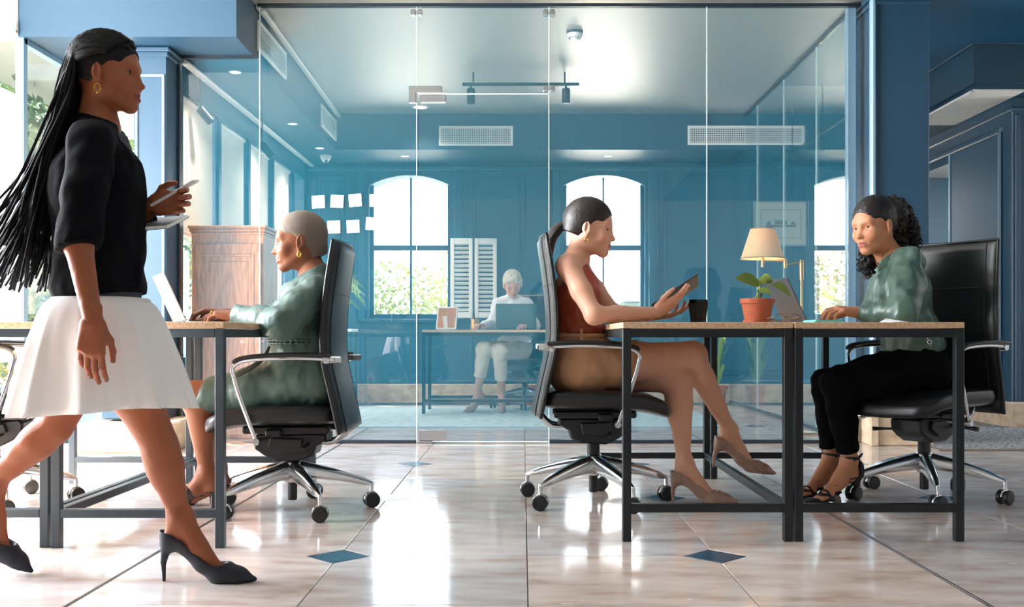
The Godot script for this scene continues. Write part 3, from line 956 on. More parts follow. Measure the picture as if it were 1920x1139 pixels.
func make_chair(at_: Vector3, yaw: float, base_turn: float, label: String, lift := 0.0) -> Node3D:
	var o := top("office_chair", label, "chair", at_, yaw, "")
	var blk := mat("chair plastic", rgb(22, 24, 26), 0.45)
	var lea := mat("black leather", rgb(24, 26, 28), 0.33, 0.0, {"norm": ntex("leather", 0.08, [], true, FastNoiseLite.TYPE_CELLULAR, 2, 512, 3.0), "scale": Vector3(5, 5, 5), "ns": 0.12})
	var alu: Material = mats["polished aluminium"]
	# star base
	var b := Node3D.new()
	b.name = "star_base"; b.rotation.y = base_turn - yaw
	o.add_child(b)
	if not meshes.has("hub"):
		var m := Msh.new()
		m.lathe([Vector2(0.0, 0.115), Vector2(0.03, 0.115), Vector2(0.036, 0.13), Vector2(0.036, 0.195), Vector2(0.03, 0.203), Vector2(0.0, 0.203)], 20)
		meshes["hub"] = m.mesh()
		m = Msh.new()
		var p := []
		var cs := [Vector2(-1, -1), Vector2(-0.9, 0.35), Vector2(-0.45, 1), Vector2(0.45, 1), Vector2(0.9, 0.35), Vector2(1, -1), Vector2(0.5, -1.05), Vector2(-0.5, -1.05)]
		for k in 9:
			var t := k / 8.0
			var x := lerpf(0.022, 0.322, t)
			var y := lerpf(0.165, 0.098, t) + 0.008 * sin(t * PI)
			var w := lerpf(0.03, 0.013, t) * (0.6 if k == 8 else 1.0)
			var hh := lerpf(0.034, 0.012, t) * (0.5 if k == 8 else 1.0)
			for q in cs: p.append(Vector3(x, y + q.y * hh, q.x * w))
		m.grid(p, 9, 8, true, true)
		var e := p.slice(64, 72)
		var ce := []
		for q in 8: ce.append(Vector3(0.324, 0.097, 0))
		m.grid(e + ce, 2, 8, true, true)
		meshes["arm"] = m.mesh()
		m = Msh.new()
		for s in [-1, 1]:
			m.lathe([Vector2(0.0, -0.009), Vector2(0.026, -0.009), Vector2(0.031, -0.005), Vector2(0.031, 0.006), Vector2(0.027, 0.01), Vector2(0.0, 0.011)], 20, at(Vector3(0, 0.031, s * 0.017), Basis(Vector3.RIGHT, PI / 2 * s)))
		meshes["wheel"] = m.mesh()
		m = Msh.new()
		m.tube([Vector3(0, 0.1, 0), Vector3(0, 0.064, 0)], [0.009], 10)
		m.ball(Transform3D(Basis().scaled(Vector3(0.033, 0.034, 0.009)), Vector3(0, 0.033, 0)), 5, 12, 0.05, PI / 2)
		meshes["fork"] = m.mesh()
	part(b, "hub", meshes["hub"], alu)
	for k in 5:
		var x := Basis(Vector3.UP, TAU * k / 5)
		part(b, "base_arm", meshes["arm"], alu, at(Vector3.ZERO, x))
		var cx := at(x * Vector3(0.317, 0, 0), Basis(Vector3.UP, TAU * k / 5 + [0.6, 2.2, 1.1, 0.2, 1.5][k]))
		part(b, "caster_fork", meshes["fork"], alu, cx)
		part(b, "caster_wheel", meshes["wheel"], blk, cx)
	if not meshes.has("column"):
		var m := Msh.new()
		m.lathe([Vector2(0.0, 0.042), Vector2(0.017, 0.042), Vector2(0.019, 0.05), Vector2(0.019, 0.12), Vector2(0.027, 0.17), Vector2(0.027, 0.272), Vector2(0.024, 0.276), Vector2(0.014, 0.277)], 18)
		meshes["column"] = m.mesh()
		m = Msh.new()
		m.tube([Vector3(0, 0.27, 0), Vector3(0, 0.34, 0)], [0.0145], 14)
		meshes["piston"] = m.mesh()
		m = Msh.new()
		m.prism(PackedVector2Array([Vector2(-0.15, 0.36), Vector2(-0.15, 0.33), Vector2(-0.11, 0.31), Vector2(-0.1, 0.275), Vector2(-0.06, 0.255), Vector2(0.05, 0.25), Vector2(0.1, 0.275), Vector2(0.135, 0.3), Vector2(0.14, 0.345), Vector2(0.12, 0.362), Vector2(0.05, 0.355), Vector2(-0.05, 0.362)]), 0.15, Transform3D.IDENTITY, 0.008)
		for s in [-1, 1]:
			m.prism(PackedVector2Array([Vector2(-0.06, 0.34), Vector2(-0.05, 0.29), Vector2(0.03, 0.28), Vector2(0.08, 0.31), Vector2(0.07, 0.345)]), 0.02, at(Vector3(0, 0, s * 0.08)), 0.004)
			m.box(at(Vector3(0.0, 0.378, s * 0.1)), Vector3(0.34, 0.03, 0.05), 0.006)
		m.box(at(Vector3(0.04, 0.37, 0)), Vector3(0.06, 0.03, 0.34), 0.006)
		meshes["mechanism"] = m.mesh()
		m = Msh.new()
		m.tube([Vector3(0.06, 0.3, 0.07), Vector3(0.06, 0.295, 0.16), Vector3(0.065, 0.292, 0.21)], [0.006, 0.006, 0.01], 8)
		meshes["lever0"] = m.mesh()
		m = Msh.new()
		m.tube([Vector3(-0.08, 0.32, -0.07), Vector3(-0.08, 0.31, -0.2)], [0.006, 0.01], 8)
		meshes["lever1"] = m.mesh()
		for s in [-1, 1]:
			m = Msh.new()
			m.tube(curve([Vector3(-0.1, 0.335, s * 0.05), Vector3(-0.17, 0.325, s * 0.07), Vector3(-0.222, 0.37, s * 0.09), Vector3(-0.235, 0.43, s * 0.09)], 8), [0.011], 8)
			meshes["back_bracket%d" % s] = m.mesh()
		# seat cushion
		m = Msh.new()
		var p := superell(Vector3(0.265, 0.04, 0.24), 0.42, 0.36)
		for k in p.size():
			var q: Vector3 = p[k]
			var f := clampf((q.x - 0.04) / 0.225, 0.0, 1.0)
			q.y += 0.012 * pow(absf(q.z) / 0.24, 2.0) - 0.05 * f * f - 0.006 * exp(-q.length_squared() * 40.0)
			p[k] = q + Vector3(0.045, 0.437, 0)
		m.grid(p, 15, 28, true)
		meshes["seat"] = m.mesh()
		m = Msh.new()
		var ring := []
		for k in 41:
			var q: Vector3 = p[7 * 28 + int(k * 28.0 / 40.0) % 28]
			ring.append(q * Vector3(1.004, 1, 1.008) + Vector3(-0.0002, 0.002, 0))
		m.tube(ring, [0.0035], 6, false)
		meshes["piping"] = m.mesh()
		# back
		m = Msh.new()
		p = []
		for r in 31:
			var v := r / 30.0
			for c in 40:
				var w := TAU * c / 40
				var u := signf(cos(w)) * pow(absf(cos(w)), 0.6)
				p.append(back_at(u, v, 1.0 if sin(w) >= 0.0 else -1.0))
		m.grid(p, 31, 40, true, true)
		meshes["back"] = m.mesh()
		m = Msh.new()
		var l := []
		for k in 13: l.append(back_at(lerpf(-0.78, 0.78, k / 12.0), 0.75, 1.0) + Vector3(0.0006, 0, 0))
		m.tube(l, [0.0028], 6)
		l = []
		for k in 13: l.append(back_at(lerpf(-0.98, 0.98, k / 12.0), 0.75, -1.0) - Vector3(0.0006, 0, 0))
		m.tube(l, [0.0028], 6)
		for s in [-0.78, 0.78]:
			for sd in [-1.0, 1.0]:
				l = []
				for k in 25: l.append(back_at(s, lerpf(0.02, 0.98, k / 24.0), sd) + Vector3(0.0006 * sd, 0, 0))
				m.tube(l, [0.0026], 6)
		meshes["seam"] = m.mesh()
		m = Msh.new()
		for s in [-1.0, 1.0]:
			l = []
			for k in 31: l.append(back_at(s, k / 30.0, 1.0))
			m.tube(l, [0.0075], 8)
		l = []
		for k in 21: l.append(back_at(lerpf(-1, 1, k / 20.0), 1.0, 1.0))
		m.tube(l, [0.0075], 8)
		meshes["edge_binding"] = m.mesh()
		for s in [-1, 1]:
			m = Msh.new()
			m.tube(curve([Vector3(-0.2, 0.672, s * 0.262), Vector3(-0.1, 0.678, s * 0.268), Vector3(0.03, 0.675, s * 0.27), Vector3(0.13, 0.664, s * 0.268), Vector3(0.165, 0.648, s * 0.266)], 14), [0.02, 0.021, 0.021, 0.021, 0.021, 0.021, 0.021, 0.021, 0.021, 0.021, 0.021, 0.021, 0.021, 0.02, 0.017], 12, true, 0.42, Vector3.UP)
			meshes["pad%d" % s] = m.mesh()
			m = Msh.new()
			m.tube(curve([Vector3(-0.215, 0.659, s * 0.255), Vector3(-0.05, 0.665, s * 0.268), Vector3(0.11, 0.656, s * 0.268), Vector3(0.163, 0.632, s * 0.266), Vector3(0.162, 0.59, s * 0.266), Vector3(0.135, 0.5, s * 0.264), Vector3(0.085, 0.36, s * 0.258)], 30), [0.008], 10, true, 0.6, Vector3(0, 0, 1))
			m.lathe([Vector2(0, -0.012), Vector2(0.013, -0.012), Vector2(0.015, 0), Vector2(0.013, 0.012), Vector2(0, 0.012)], 14, at(Vector3(0.08, 0.348, s * 0.256), Basis(Vector3.RIGHT, PI / 2)))
			m.tube([Vector3(0.08, 0.348, s * 0.256), Vector3(0.06, 0.352, s * 0.12)], [0.008], 8)
			m.box(at(Vector3(-0.205, 0.657, s * 0.242)), Vector3(0.07, 0.026, 0.012), 0.004)
			m.lathe([Vector2(0, -0.014), Vector2(0.014, -0.014), Vector2(0.016, 0.01), Vector2(0.0, 0.014)], 14, at(Vector3(-0.185, 0.656, s * 0.252), Basis(Vector3.RIGHT, PI / 2)))
			meshes["armbar%d" % s] = m.mesh()
	part(b, "column", meshes["column"], blk)
	part(b, "piston", meshes["piston"], mats["steel"])
	part(o, "mechanism", meshes["mechanism"], blk)
	for k in 2: part(o, "lever", meshes["lever%d" % k], blk)
	for s in [-1, 1]: part(o, "back_bracket", meshes["back_bracket%d" % s], alu)
	var se := part(o, "seat", meshes["seat"], lea)
	part(se, "piping", meshes["piping"], blk)
	var bk := part(o, "backrest", meshes["back"], lea)
	part(bk, "seam", meshes["seam"], blk)
	part(bk, "edge_binding", meshes["edge_binding"], lea)
	for s in [-1, 1]:
		var a := part(o, "armrest", meshes["armbar%d" % s], alu)
		part(a, "arm_pad", meshes["pad%d" % s], blk)
	for c in o.get_children():      # the gas lift's height
		if c != b: c.position.y += lift
	return o

func desk(label: String, x0: float, x1: float, d0: float, d1: float, steel: Material, inner: int, h := 0.75) -> Node3D:
	var o := top("desk", label, "desk", Vector3((x0 + x1) / 2, 0, -(d0 + d1) / 2))
	var w := x1 - x0
	var l := d1 - d0
	var q := 0.03
	bx(o, "tabletop", Vector3(-w / 2, h - 0.021, -l / 2), Vector3(w / 2, h, l / 2), mats["desk wood"], 0.002)
	for sx in [-1, 1]:
		for sz in [-1, 1]:
			var c := Vector3(sx * (w / 2 - q / 2), 0, sz * (l / 2 - q / 2))
			bx(o, "leg", c + Vector3(-q / 2, 0, -q / 2), c + Vector3(q / 2, h - 0.022, q / 2), steel, 0.002)
	for sz in [-1, 1]:
		for y in [h - 0.052, 0.1]:
			var z: float = sz * (l / 2 - q / 2)
			bx(o, "rail" if y > 0.3 else "stretcher", Vector3(-w / 2 + q, y, z - q / 2), Vector3(w / 2 - q, y + 0.029, z + q / 2), steel, 0.002)
	for sx in [-1, 1]:
		var x: float = sx * (w / 2 - q / 2)
		bx(o, "rail", Vector3(x - q / 2, h - 0.052, -l / 2 + q), Vector3(x + q / 2, h - 0.023, l / 2 - q), steel, 0.002)
	if inner != 0:
		var x: float = inner * (w / 2 - q / 2)
		bx(o, "stretcher", Vector3(x - q / 2, 0.1, -l / 2 + q), Vector3(x + q / 2, 0.129, l / 2 - q), steel, 0.002)
	return o

func laptop(label: String, at_: Vector3, yaw: float, w: float, dp: float, lid: float, lean: float, body: Material) -> Node3D:
	# hinge along z at the origin, keyboard towards +x, lid leaning to -x
	var o := top("laptop", label, "laptop", at_, yaw)
	var b := bx(o, "base", Vector3(0, 0, -w / 2), Vector3(dp, 0.011, w / 2), body, 0.003)
	bx(b, "keyboard", Vector3(0.02 - dp / 2, 0.0052, -w * 0.45), Vector3(dp * 0.55 - dp / 2, 0.0072, w * 0.45), mats["dark frame"], 0.001)
	bx(b, "trackpad", Vector3(dp * 0.62 - dp / 2, 0.0052, -w * 0.16), Vector3(dp * 0.95 - dp / 2, 0.0062, w * 0.16), body)
	var t := Basis(Vector3(0, 0, 1), lean)
	var m := Msh.new()
	m.box(at(Vector3(0, lid / 2, 0)), Vector3(0.006, lid, w), 0.0025)
	var l := pm(o, "lid", m, body, at(Vector3(0.002, 0.012, 0), t))
	m = Msh.new()
	m.box(at(Vector3(0.0034, lid / 2, 0)), Vector3(0.0012, lid - 0.016, w - 0.014))
	pm(l, "screen", m, mat("laptop screen", rgb(40, 52, 62), 0.08, 0.0, {"emit": 0.15, "ecol": rgb(200, 220, 235)}))
	m = Msh.new()
	m.tube([Vector3(0, 0.01, -w * 0.42), Vector3(0, 0.01, w * 0.42)], [0.005], 8)
	pm(o, "hinge", m, mats["dark frame"])
	return o

func pot(o: Node3D, r: float, h: float, soil := true) -> void:
	var m := Msh.new()
	m.lathe([Vector2(0, 0), Vector2(r * 0.7, 0), Vector2(r * 0.72, 0.006), Vector2(r * 0.93, h * 0.8), Vector2(r, h * 0.81), Vector2(r * 1.02, h * 0.83), Vector2(r * 1.03, h * 0.98), Vector2(r, h), Vector2(r * 0.94, h), Vector2(r * 0.88, h * 0.85), Vector2(0, h * 0.84)], 36)
	pm(o, "pot", m, mats["terracotta"])
	m = Msh.new()
	m.lathe([Vector2(0, 0.001), Vector2(r * 0.82, 0.001), Vector2(r * 0.86, 0.018), Vector2(r * 0.82, 0.018), Vector2(r * 0.78, 0.006), Vector2(0, 0.006)], 32)
	pm(o, "saucer", m, mats["terracotta"])
	if soil:
		m = Msh.new()
		m.lathe([Vector2(r * 0.89, h * 0.86), Vector2(r * 0.5, h * 0.9), Vector2(0, h * 0.91)], 20)
		pm(o, "soil", m, mat("soil", rgb(52, 38, 30), 0.95))

func leaf_mesh(a: Vector3, b: Vector3, side: Vector3, w: float, sag: float, ma: Material, par: Node, called := "leaf", fold := 0.12) -> void:
	var m := Msh.new()
	var p := []
	var n := 9
	var up := side.cross((b - a).normalized()).normalized()
	if up.y < 0: up = -up
	for k in n:
		var t := float(k) / (n - 1)
		var c := a.lerp(b, t) + Vector3.UP * sag * sin(t * PI * 0.9)
		var ww := w * pow(sin(PI * pow(t, 0.75)), 0.8) + 0.0003
		for q in [-1.0, -0.5, 0.0, 0.5, 1.0]: p.append(c + side * ww * q + up * (absf(q) * ww * fold + sin(t * 9.0 + q * 2.0) * ww * 0.04))
	m.grid(p, n, 5, false)
	pm(par, called, m, ma)

func furniture() -> void:
	var gs: Material = mats["grey steel"]
	var bs: Material = mats["black steel"]
	desk("desk at far left behind the walking woman, cut off by the frame", -2.16, -1.573, 3.43, 4.95, gs, 1)
	desk("light wood desk carrying the silver laptop of the woman in the satin dress", -1.56, -0.988, 3.42, 4.95, gs, -1)
	desk("light wood desk on black steel legs with the tablet, cup and potted plant", 0.341, 0.922, 3.53, 5.12, bs, 1)
	desk("light wood desk on black steel legs of the woman with curly hair", 0.928, 1.508, 3.53, 5.12, bs, 0)
	desk("desk of the white-haired woman inside the glass meeting room", -0.9, 0.75, 9.24, 9.86, bs, 0).position.y = 0.012
	make_chair(Vector3(-0.93, 0, -4.18), PI, PI * 0.81 + 0.2, "black leather office chair under the woman in the green satin dress", -0.045)
	make_chair(Vector3(0.3, 0, -4.39), 0.0, 2.65, "black leather office chair under the woman with the tablet")
	make_chair(Vector3(1.735, 0, -4.47), PI + 0.62, 3.25, "black leather office chair turned towards the lens behind the curly-haired woman")
	make_chair(Vector3(-2.2, 0, -4.3), 0.15, 0.3, "empty black office chair at the far left edge, behind the walking woman's skirt")
	make_chair(Vector3(0.02, 0.012, -10.05), -PI / 2 - 0.45, 0.9, "dark office chair of the white-haired woman in the meeting room")
	var silver := mat("silver shell", rgb(206, 206, 206), 0.3, 0.7)
	laptop("silver laptop under the hands of the woman in the green dress", W(336, 607, 4.17) * Vector3(1, 0, 1) + Vector3(0, 0.75, 0), deg_to_rad(27), 0.31, 0.215, 0.205, deg_to_rad(24), silver)
	laptop("dark grey laptop seen from behind, beside the potted plant", W(1490, 603, 4.45) * Vector3(1, 0, 1) + Vector3(0, 0.75, 0), deg_to_rad(4), 0.31, 0.215, 0.205, deg_to_rad(25), mat("graphite shell", rgb(96, 102, 112), 0.3, 0.6))
	laptop("open dark laptop hiding the chest of the white-haired woman", Vector3(-0.06, 0.762, -9.4), PI / 2 + 0.05, 0.37, 0.24, 0.23, deg_to_rad(12), mat("teal shell", rgb(74, 104, 108), 0.4, 0.3))
	# papers and small things on the desks
	var o := top("notebook", "white closed notebook behind the silver laptop's lid", "notebook", W(308, 607, 4.42) * Vector3(1, 0, 1) + Vector3(0, 0.75, 0), 0.5)
	bx(o, "page_block", Vector3(-0.07, 0, -0.1), Vector3(0.07, 0.012, 0.1), mats["white paint"], 0.002)
	bx(o, "cover", Vector3(-0.072, 0.012, -0.102), Vector3(0.072, 0.014, 0.102), mats["white trim"])
	o = top("coffee_cup", "black ribbed takeaway coffee cup with a black lid on the desk", "cup", Vector3(W(1309, 600, 4.4).x, 0.75, -4.4))
	var m := Msh.new()
	var p := []
	for r in 2:
		for q in 90:
			var a := TAU * q / 90
			var rad: float = [0.03, 0.0405][r] + (0.0009 if q % 3 == 0 else 0.0)
			p.append(Vector3(cos(a) * rad, [0.0, 0.09][r], sin(a) * rad))
	m.grid(p, 2, 90, true, true)
	pm(o, "ribbed_sleeve", m, mat("cup card", rgb(34, 38, 42), 0.7))
	m = Msh.new()
	m.lathe([Vector2(0.043, 0.089), Vector2(0.044, 0.094), Vector2(0.041, 0.097), Vector2(0.04, 0.106), Vector2(0.038, 0.108), Vector2(0.035, 0.104), Vector2(0, 0.104)], 32)
	pm(o, "lid", m, mat("cup lid", rgb(20, 22, 24), 0.25))
	o = top("potted_plant", "terracotta pot with a holed-leaf climbing plant on the desk", "plant", Vector3(W(1420, 600, 4.15).x, 0.75, -4.15))
	pot(o, 0.067, 0.103)
	var lf := mat("leaf green", rgb(132, 152, 62), 0.5, 0.0, {"tex": ntex("leaf mottle", 0.05, [[0.0, rgb(86, 112, 42)], [0.6, rgb(150, 172, 82)], [1.0, rgb(196, 206, 130)]]), "scale": Vector3(9, 9, 9), "back": Color(0.35, 0.4, 0.1)})
	mats["leaf green"].albedo_color = rgb(205, 205, 190)
	var stem := mat("stem", rgb(140, 150, 80), 0.6)
	for l in [[Vector3(0.012, 0.16, 0.0), Vector3(-0.094, 0.178, 0.025), 0.031, 0.012], [Vector3(0.01, 0.178, 0.0), Vector3(0.056, 0.175, 0.02), 0.02, 0.012], [Vector3(0.06, 0.162, 0.012), Vector3(0.128, 0.106, 0.025), 0.019, 0.014], [Vector3(0.0, 0.14, 0.02), Vector3(0.046, 0.115, 0.045), 0.017, 0.006], [Vector3(0.012, 0.16, 0.01), Vector3(0.025, 0.192, 0.03), 0.016, 0.002], [Vector3(0.04, 0.165, 0.0), Vector3(0.062, 0.185, -0.03), 0.018, 0.006]]:
		var dir: Vector3 = (l[1] - l[0]).normalized()
		var sd := dir.cross(Vector3(0.1, 0.55, 0.85)).normalized()
		leaf_mesh(l[0], l[1], sd, l[2], l[3], mats["leaf green"], o)
		m = Msh.new()
		m.tube(curve([Vector3(rng.randf_range(-0.02, 0.02), 0.09, rng.randf_range(-0.015, 0.015)), Vector3(l[0].x * 0.4, 0.13, 0.005), l[0]], 6), [0.0028], 6)
		pm(o, "stem", m, stem)
	o = top("sticky_note_pad", "stack of teal sticky notes beside the dark laptop", "notes", Vector3(W(1545, 602, 4.0).x, 0.75, -4.0), 0.2)
	for k in 3: bx(o, "pad", Vector3(-0.07 + k * 0.006, k * 0.005, -0.05), Vector3(0.07 - k * 0.012, k * 0.005 + 0.005, 0.05), mat("teal paper", rgb(120, 208, 196), 0.7))
	o = top("paper_sheets", "loose white sheets with a lifted corner on the curly-haired woman's desk", "paper", Vector3(W(1660, 602, 3.85).x, 0.75, -3.85), 0.1)
	bx(o, "sheet", Vector3(-0.2, 0, -0.1), Vector3(0.16, 0.0012, 0.1), mats["white paint"])
	bx(o, "sheet", Vector3(-0.12, 0.0012, -0.14), Vector3(0.1, 0.0022, 0.06), mats["white trim"])
	m = Msh.new()
	m.grid([Vector3(0.0, 0.003, -0.06), Vector3(0.0, 0.003, 0.06), Vector3(0.03, 0.02, -0.06), Vector3(0.03, 0.006, 0.06), Vector3(0.07, 0.004, -0.06), Vector3(0.07, 0.003, 0.06)], 3, 2, false)
	pm(o, "curled_sheet", m, mat("curled paper", rgb(228, 228, 230), 0.7, 0.0, {"two": 1}))
	o = top("eyeglasses", "folded clear eyeglasses lying at the joint of the two right desks", "glasses", Vector3(W(1476, 602, 3.9).x, 0.75, -3.9), 0.3)
	m = Msh.new()
	for s in [-1, 1]:
		var ring := []
		for k in 17: ring.append(Vector3(s * 0.032 + 0.022 * cos(TAU * k / 16), 0.02 + 0.017 * sin(TAU * k / 16), 0))
		m.tube(ring, [0.0018], 6, false)
		m.tube([Vector3(s * 0.054, 0.026, 0), Vector3(s * 0.056, 0.02, -0.05), Vector3(-s * 0.03, 0.008, -0.07 - s * 0.008)], [0.0018], 6)
	m.tube([Vector3(-0.01, 0.024, 0), Vector3(0, 0.027, 0.002), Vector3(0.01, 0.024, 0)], [0.0016], 6)
	pm(o, "frame", m, mat("tortoise", rgb(120, 92, 70), 0.25))
	o = top("tray", "small flat cream dish between the plant and the dark laptop", "dish", Vector3(W(1462, 602, 4.3).x, 0.75, -4.3))
	m = Msh.new()
	m.lathe([Vector2(0, 0), Vector2(0.03, 0), Vector2(0.042, 0.01), Vector2(0.038, 0.01), Vector2(0, 0.004)], 24)
	pm(o, "dish_body", m, mats["white trim"])
	# oak cabinet behind the glass
	o = top("oak_cabinet", "panelled oak cabinet with a moulded top behind the glass wall", "cabinet", Vector3(-2.03, 0, -7.32))
	bx(o, "body", Vector3(-0.25, 0.0, -0.2), Vector3(0.25, 1.42, 0.2), mats["oak cabinet"], 0.004)
	for k in 3: bx(o, "cornice", Vector3(-0.255 - k * 0.008, 1.4 + k * 0.022, -0.2), Vector3(0.255 + k * 0.008, 1.422 + k * 0.022, 0.206 + k * 0.008), mats["oak cabinet"], 0.006)
	var dr := bx(o, "door", Vector3(-0.235, 0.1, 0.2), Vector3(0.235, 1.34, 0.222), mats["oak cabinet"], 0.003)
	for a in [[-0.19, -0.17], [0.17, 0.19]]:
		bx(dr, "panel_moulding", Vector3(a[0], -0.55, 0.008), Vector3(a[1], 0.55, 0.018), mats["oak cabinet"], 0.005)
	for y in [-0.55, 0.53]: bx(dr, "panel_moulding", Vector3(-0.17, y, 0.008), Vector3(0.17, y + 0.02, 0.018), mats["oak cabinet"], 0.005)
	bx(dr, "raised_panel", Vector3(-0.15, -0.5, 0.006), Vector3(0.15, 0.5, 0.015), mats["oak cabinet"], 0.006)
	# meeting room pieces
	o = top("side_table", "white-topped side table in front of the palm by the back wall", "table", Vector3(-1.98, 0, -10.5))
	bx(o, "tabletop", Vector3(-0.28, 0.75, -0.2), Vector3(0.28, 0.78, 0.2), mats["white trim"], 0.004)
	for sx in [-1, 1]:
		for sz in [-1, 1]: bx(o, "leg", Vector3(sx * 0.26 - 0.012, 0, sz * 0.18 - 0.012), Vector3(sx * 0.26 + 0.012, 0.75, sz * 0.18 + 0.012), bs)
	o = top("palm", "areca palm in a terracotta pot on the white side table", "plant", Vector3(-1.96, 0.78, -10.5))
	pot(o, 0.1, 0.17)
	var pl := mat("palm leaf", rgb(128, 150, 44), 0.5, 0.0, {"back": Color(0.4, 0.45, 0.1)})
	for k in 24:
		var a := TAU * k / 24 + rng.randf() * 0.3
		var rr := rng.randf_range(0.1, 0.26)
		var ht := rng.randf_range(0.32, 0.66)
		var c := curve([Vector3(0, 0.14, 0), Vector3(cos(a) * rr * 0.3, ht * 0.7, sin(a) * rr * 0.3), Vector3(cos(a) * rr, ht, sin(a) * rr), Vector3(cos(a) * rr * 1.7, ht - 0.1, sin(a) * rr * 1.0)], 14)
		m = Msh.new()
		m.tube(c, [0.005, 0.005, 0.004, 0.004, 0.003, 0.003, 0.003, 0.003, 0.002, 0.002, 0.002, 0.002, 0.002, 0.002, 0.001], 5)
		var out := Vector3(-sin(a), 0, cos(a))
		for q in range(6, 14):
			for s in [-1, 1]:
				var e: Vector3 = c[q] + out * s * 0.1 + (c[q + 1] - c[q]).normalized() * 0.1 + Vector3(0, -0.03, 0)
				var t: Vector3 = (c[q + 1] - c[q]).normalized() * 0.015
				m.tri(c[q] - t, c[q] + t, e, Vector3.UP)
		pm(o, "frond", m, pl)
	o = top("empty_planter", "tall terracotta planter on the floor under the white side table", "planter", Vector3(-1.86, 0, -10.5))
	pot(o, 0.12, 0.36, false)
	for a in [[0.11, 10.6, 0.1, 0.2, "terracotta pot with a small shrub behind the seated white-haired woman"], [2.0, 10.62, 0.1, 0.2, "terracotta pot with a leafy shrub near the side glass"]]:
		o = top("potted_shrub", a[4], "plant", Vector3(a[0], 0, -a[1]))
		pot(o, a[2], a[3])
		for k in 26:
			var an := rng.randf() * TAU
			var e := Vector3(cos(an) * rng.randf_range(0.05, 0.2), rng.randf_range(0.35, 0.92), sin(an) * rng.randf_range(0.05, 0.16))
			var s := e * Vector3(0.3, 0.6, 0.3)
			s.y = maxf(s.y, 0.2)
			leaf_mesh(s, e, Vector3(-sin(an), 0.2, cos(an)).normalized(), 0.022, 0.03, pl, o)
	o = top("rug", "pale blue grey wool rug on the meeting room floor", "rug", Vector3(-0.1, 0, -9.35))
	bx(o, "pile", Vector3(-1.95, 0.0, -0.88), Vector3(1.7, 0.012, 1.4), mats["rug wool"], 0.004)
	bx(o, "border", Vector3(-1.97, 0.0, 1.4), Vector3(1.72, 0.01, 1.44), mat("rug edge", rgb(120, 140, 148), 0.95))
	o = top("patterned_rug", "worn patterned rug on the floor of the side corridor", "rug", Vector3(3.0, 0, -7.4))
	bx(o, "pile", Vector3(-0.42, 0.0, -1.3), Vector3(0.8, 0.012, 1.05), mat("worn rug", Color(1, 1, 1), 0.95, 0.0, {"tex": ntex("worn rug", 0.05, [[0.0, rgb(58, 62, 68)], [0.35, rgb(112, 112, 114)], [0.6, rgb(168, 164, 162)], [1.0, rgb(196, 190, 186)]], false, FastNoiseLite.TYPE_SIMPLEX, 5), "world": true, "scale": Vector3(0.9, 1, 0.9)}), 0.004)
	bx(o, "border", Vector3(-0.46, 0.0, -1.34), Vector3(-0.42, 0.011, 1.09), mat("rug braid", rgb(120, 108, 98), 0.95))
	bx(o, "border", Vector3(-0.42, 0.0, 1.05), Vector3(0.8, 0.011, 1.09), mats["rug braid"])
	o = top("picture_frame", "photo frame seen from behind on the meeting room desk", "photo frame", Vector3(-0.69, 0.77, -9.45), -0.25)
	m = Msh.new()
	var tb := Basis(Vector3.RIGHT, -0.28)
	m.box(at(Vector3(0, 0.1, 0), tb), Vector3(0.17, 0.2, 0.012), 0.003)
	pm(o, "backing_board", m, mats["oak cabinet"])
	m = Msh.new()
	for s in [-1, 1]:
		m.box(at(Vector3(s * 0.09, 0.1, 0), tb), Vector3(0.014, 0.21, 0.018), 0.003)
		m.box(at(tb * Vector3(0, s * 0.1, 0) + Vector3(0, 0.1, 0), tb), Vector3(0.17, 0.014, 0.018), 0.003)
	pm(o, "frame", m, mats["white trim"])
	m = Msh.new()
	m.box(at(Vector3(0.0, 0.06, 0.05), Basis(Vector3.RIGHT, 0.3)), Vector3(0.04, 0.12, 0.004))
	pm(o, "easel_strut", m, mats["white paint"])
	o = top("pencil_cup", "small gold wire pencil cup on the meeting room desk", "cup", Vector3(-0.44, 0.762, -9.5))
	m = Msh.new()
	m.lathe([Vector2(0, 0), Vector2(0.036, 0), Vector2(0.04, 0.02), Vector2(0.036, 0.1), Vector2(0.034, 0.1), Vector2(0.036, 0.02), Vector2(0, 0.004)], 18)
	pm(o, "cup_body", m, mats["brass"])
	for k in 4:
		m = Msh.new()
		m.tube([Vector3(0.01 * k - 0.015, 0.01, 0), Vector3(0.02 * k - 0.045, 0.15 + 0.012 * k, 0.01)], [0.0035], 6)
		pm(o, "pencil", m, [mats["white trim"], mat("yellow pencil", rgb(214, 176, 60), 0.5), mats["dark frame"], mats["white trim"]][k])
	shutters()
	floor_lamp()

func shutters() -> void:
	for k in 2:
		var o := top("shutter_panel", ["white louvred shutter leaf nearer the arched window", "white louvred shutter leaf nearer the white-haired woman"][k], "shutter", Vector3(-0.645 + k * 0.255, 0.9, -10.93))
		var w := 0.235
		var m := Msh.new()
		for s in [-1, 1]: m.box(at(Vector3(s * (w / 2 - 0.02), 0.42, 0)), Vector3(0.04, 0.84, 0.03), 0.004)
		for y in [0.03, 0.81]: m.box(at(Vector3(0, y, 0)), Vector3(w - 0.08, 0.06, 0.028), 0.004)
		pm(o, "shutter_frame", m, mats["white trim"])
		for q in 16:
			part(o, "slat", boxm(Vector3(w - 0.08, 0.034, 0.007), 0.002), mats["white trim"], at(Vector3(0, 0.085 + q * 0.0465, 0), Basis(Vector3.RIGHT, 0.7)))

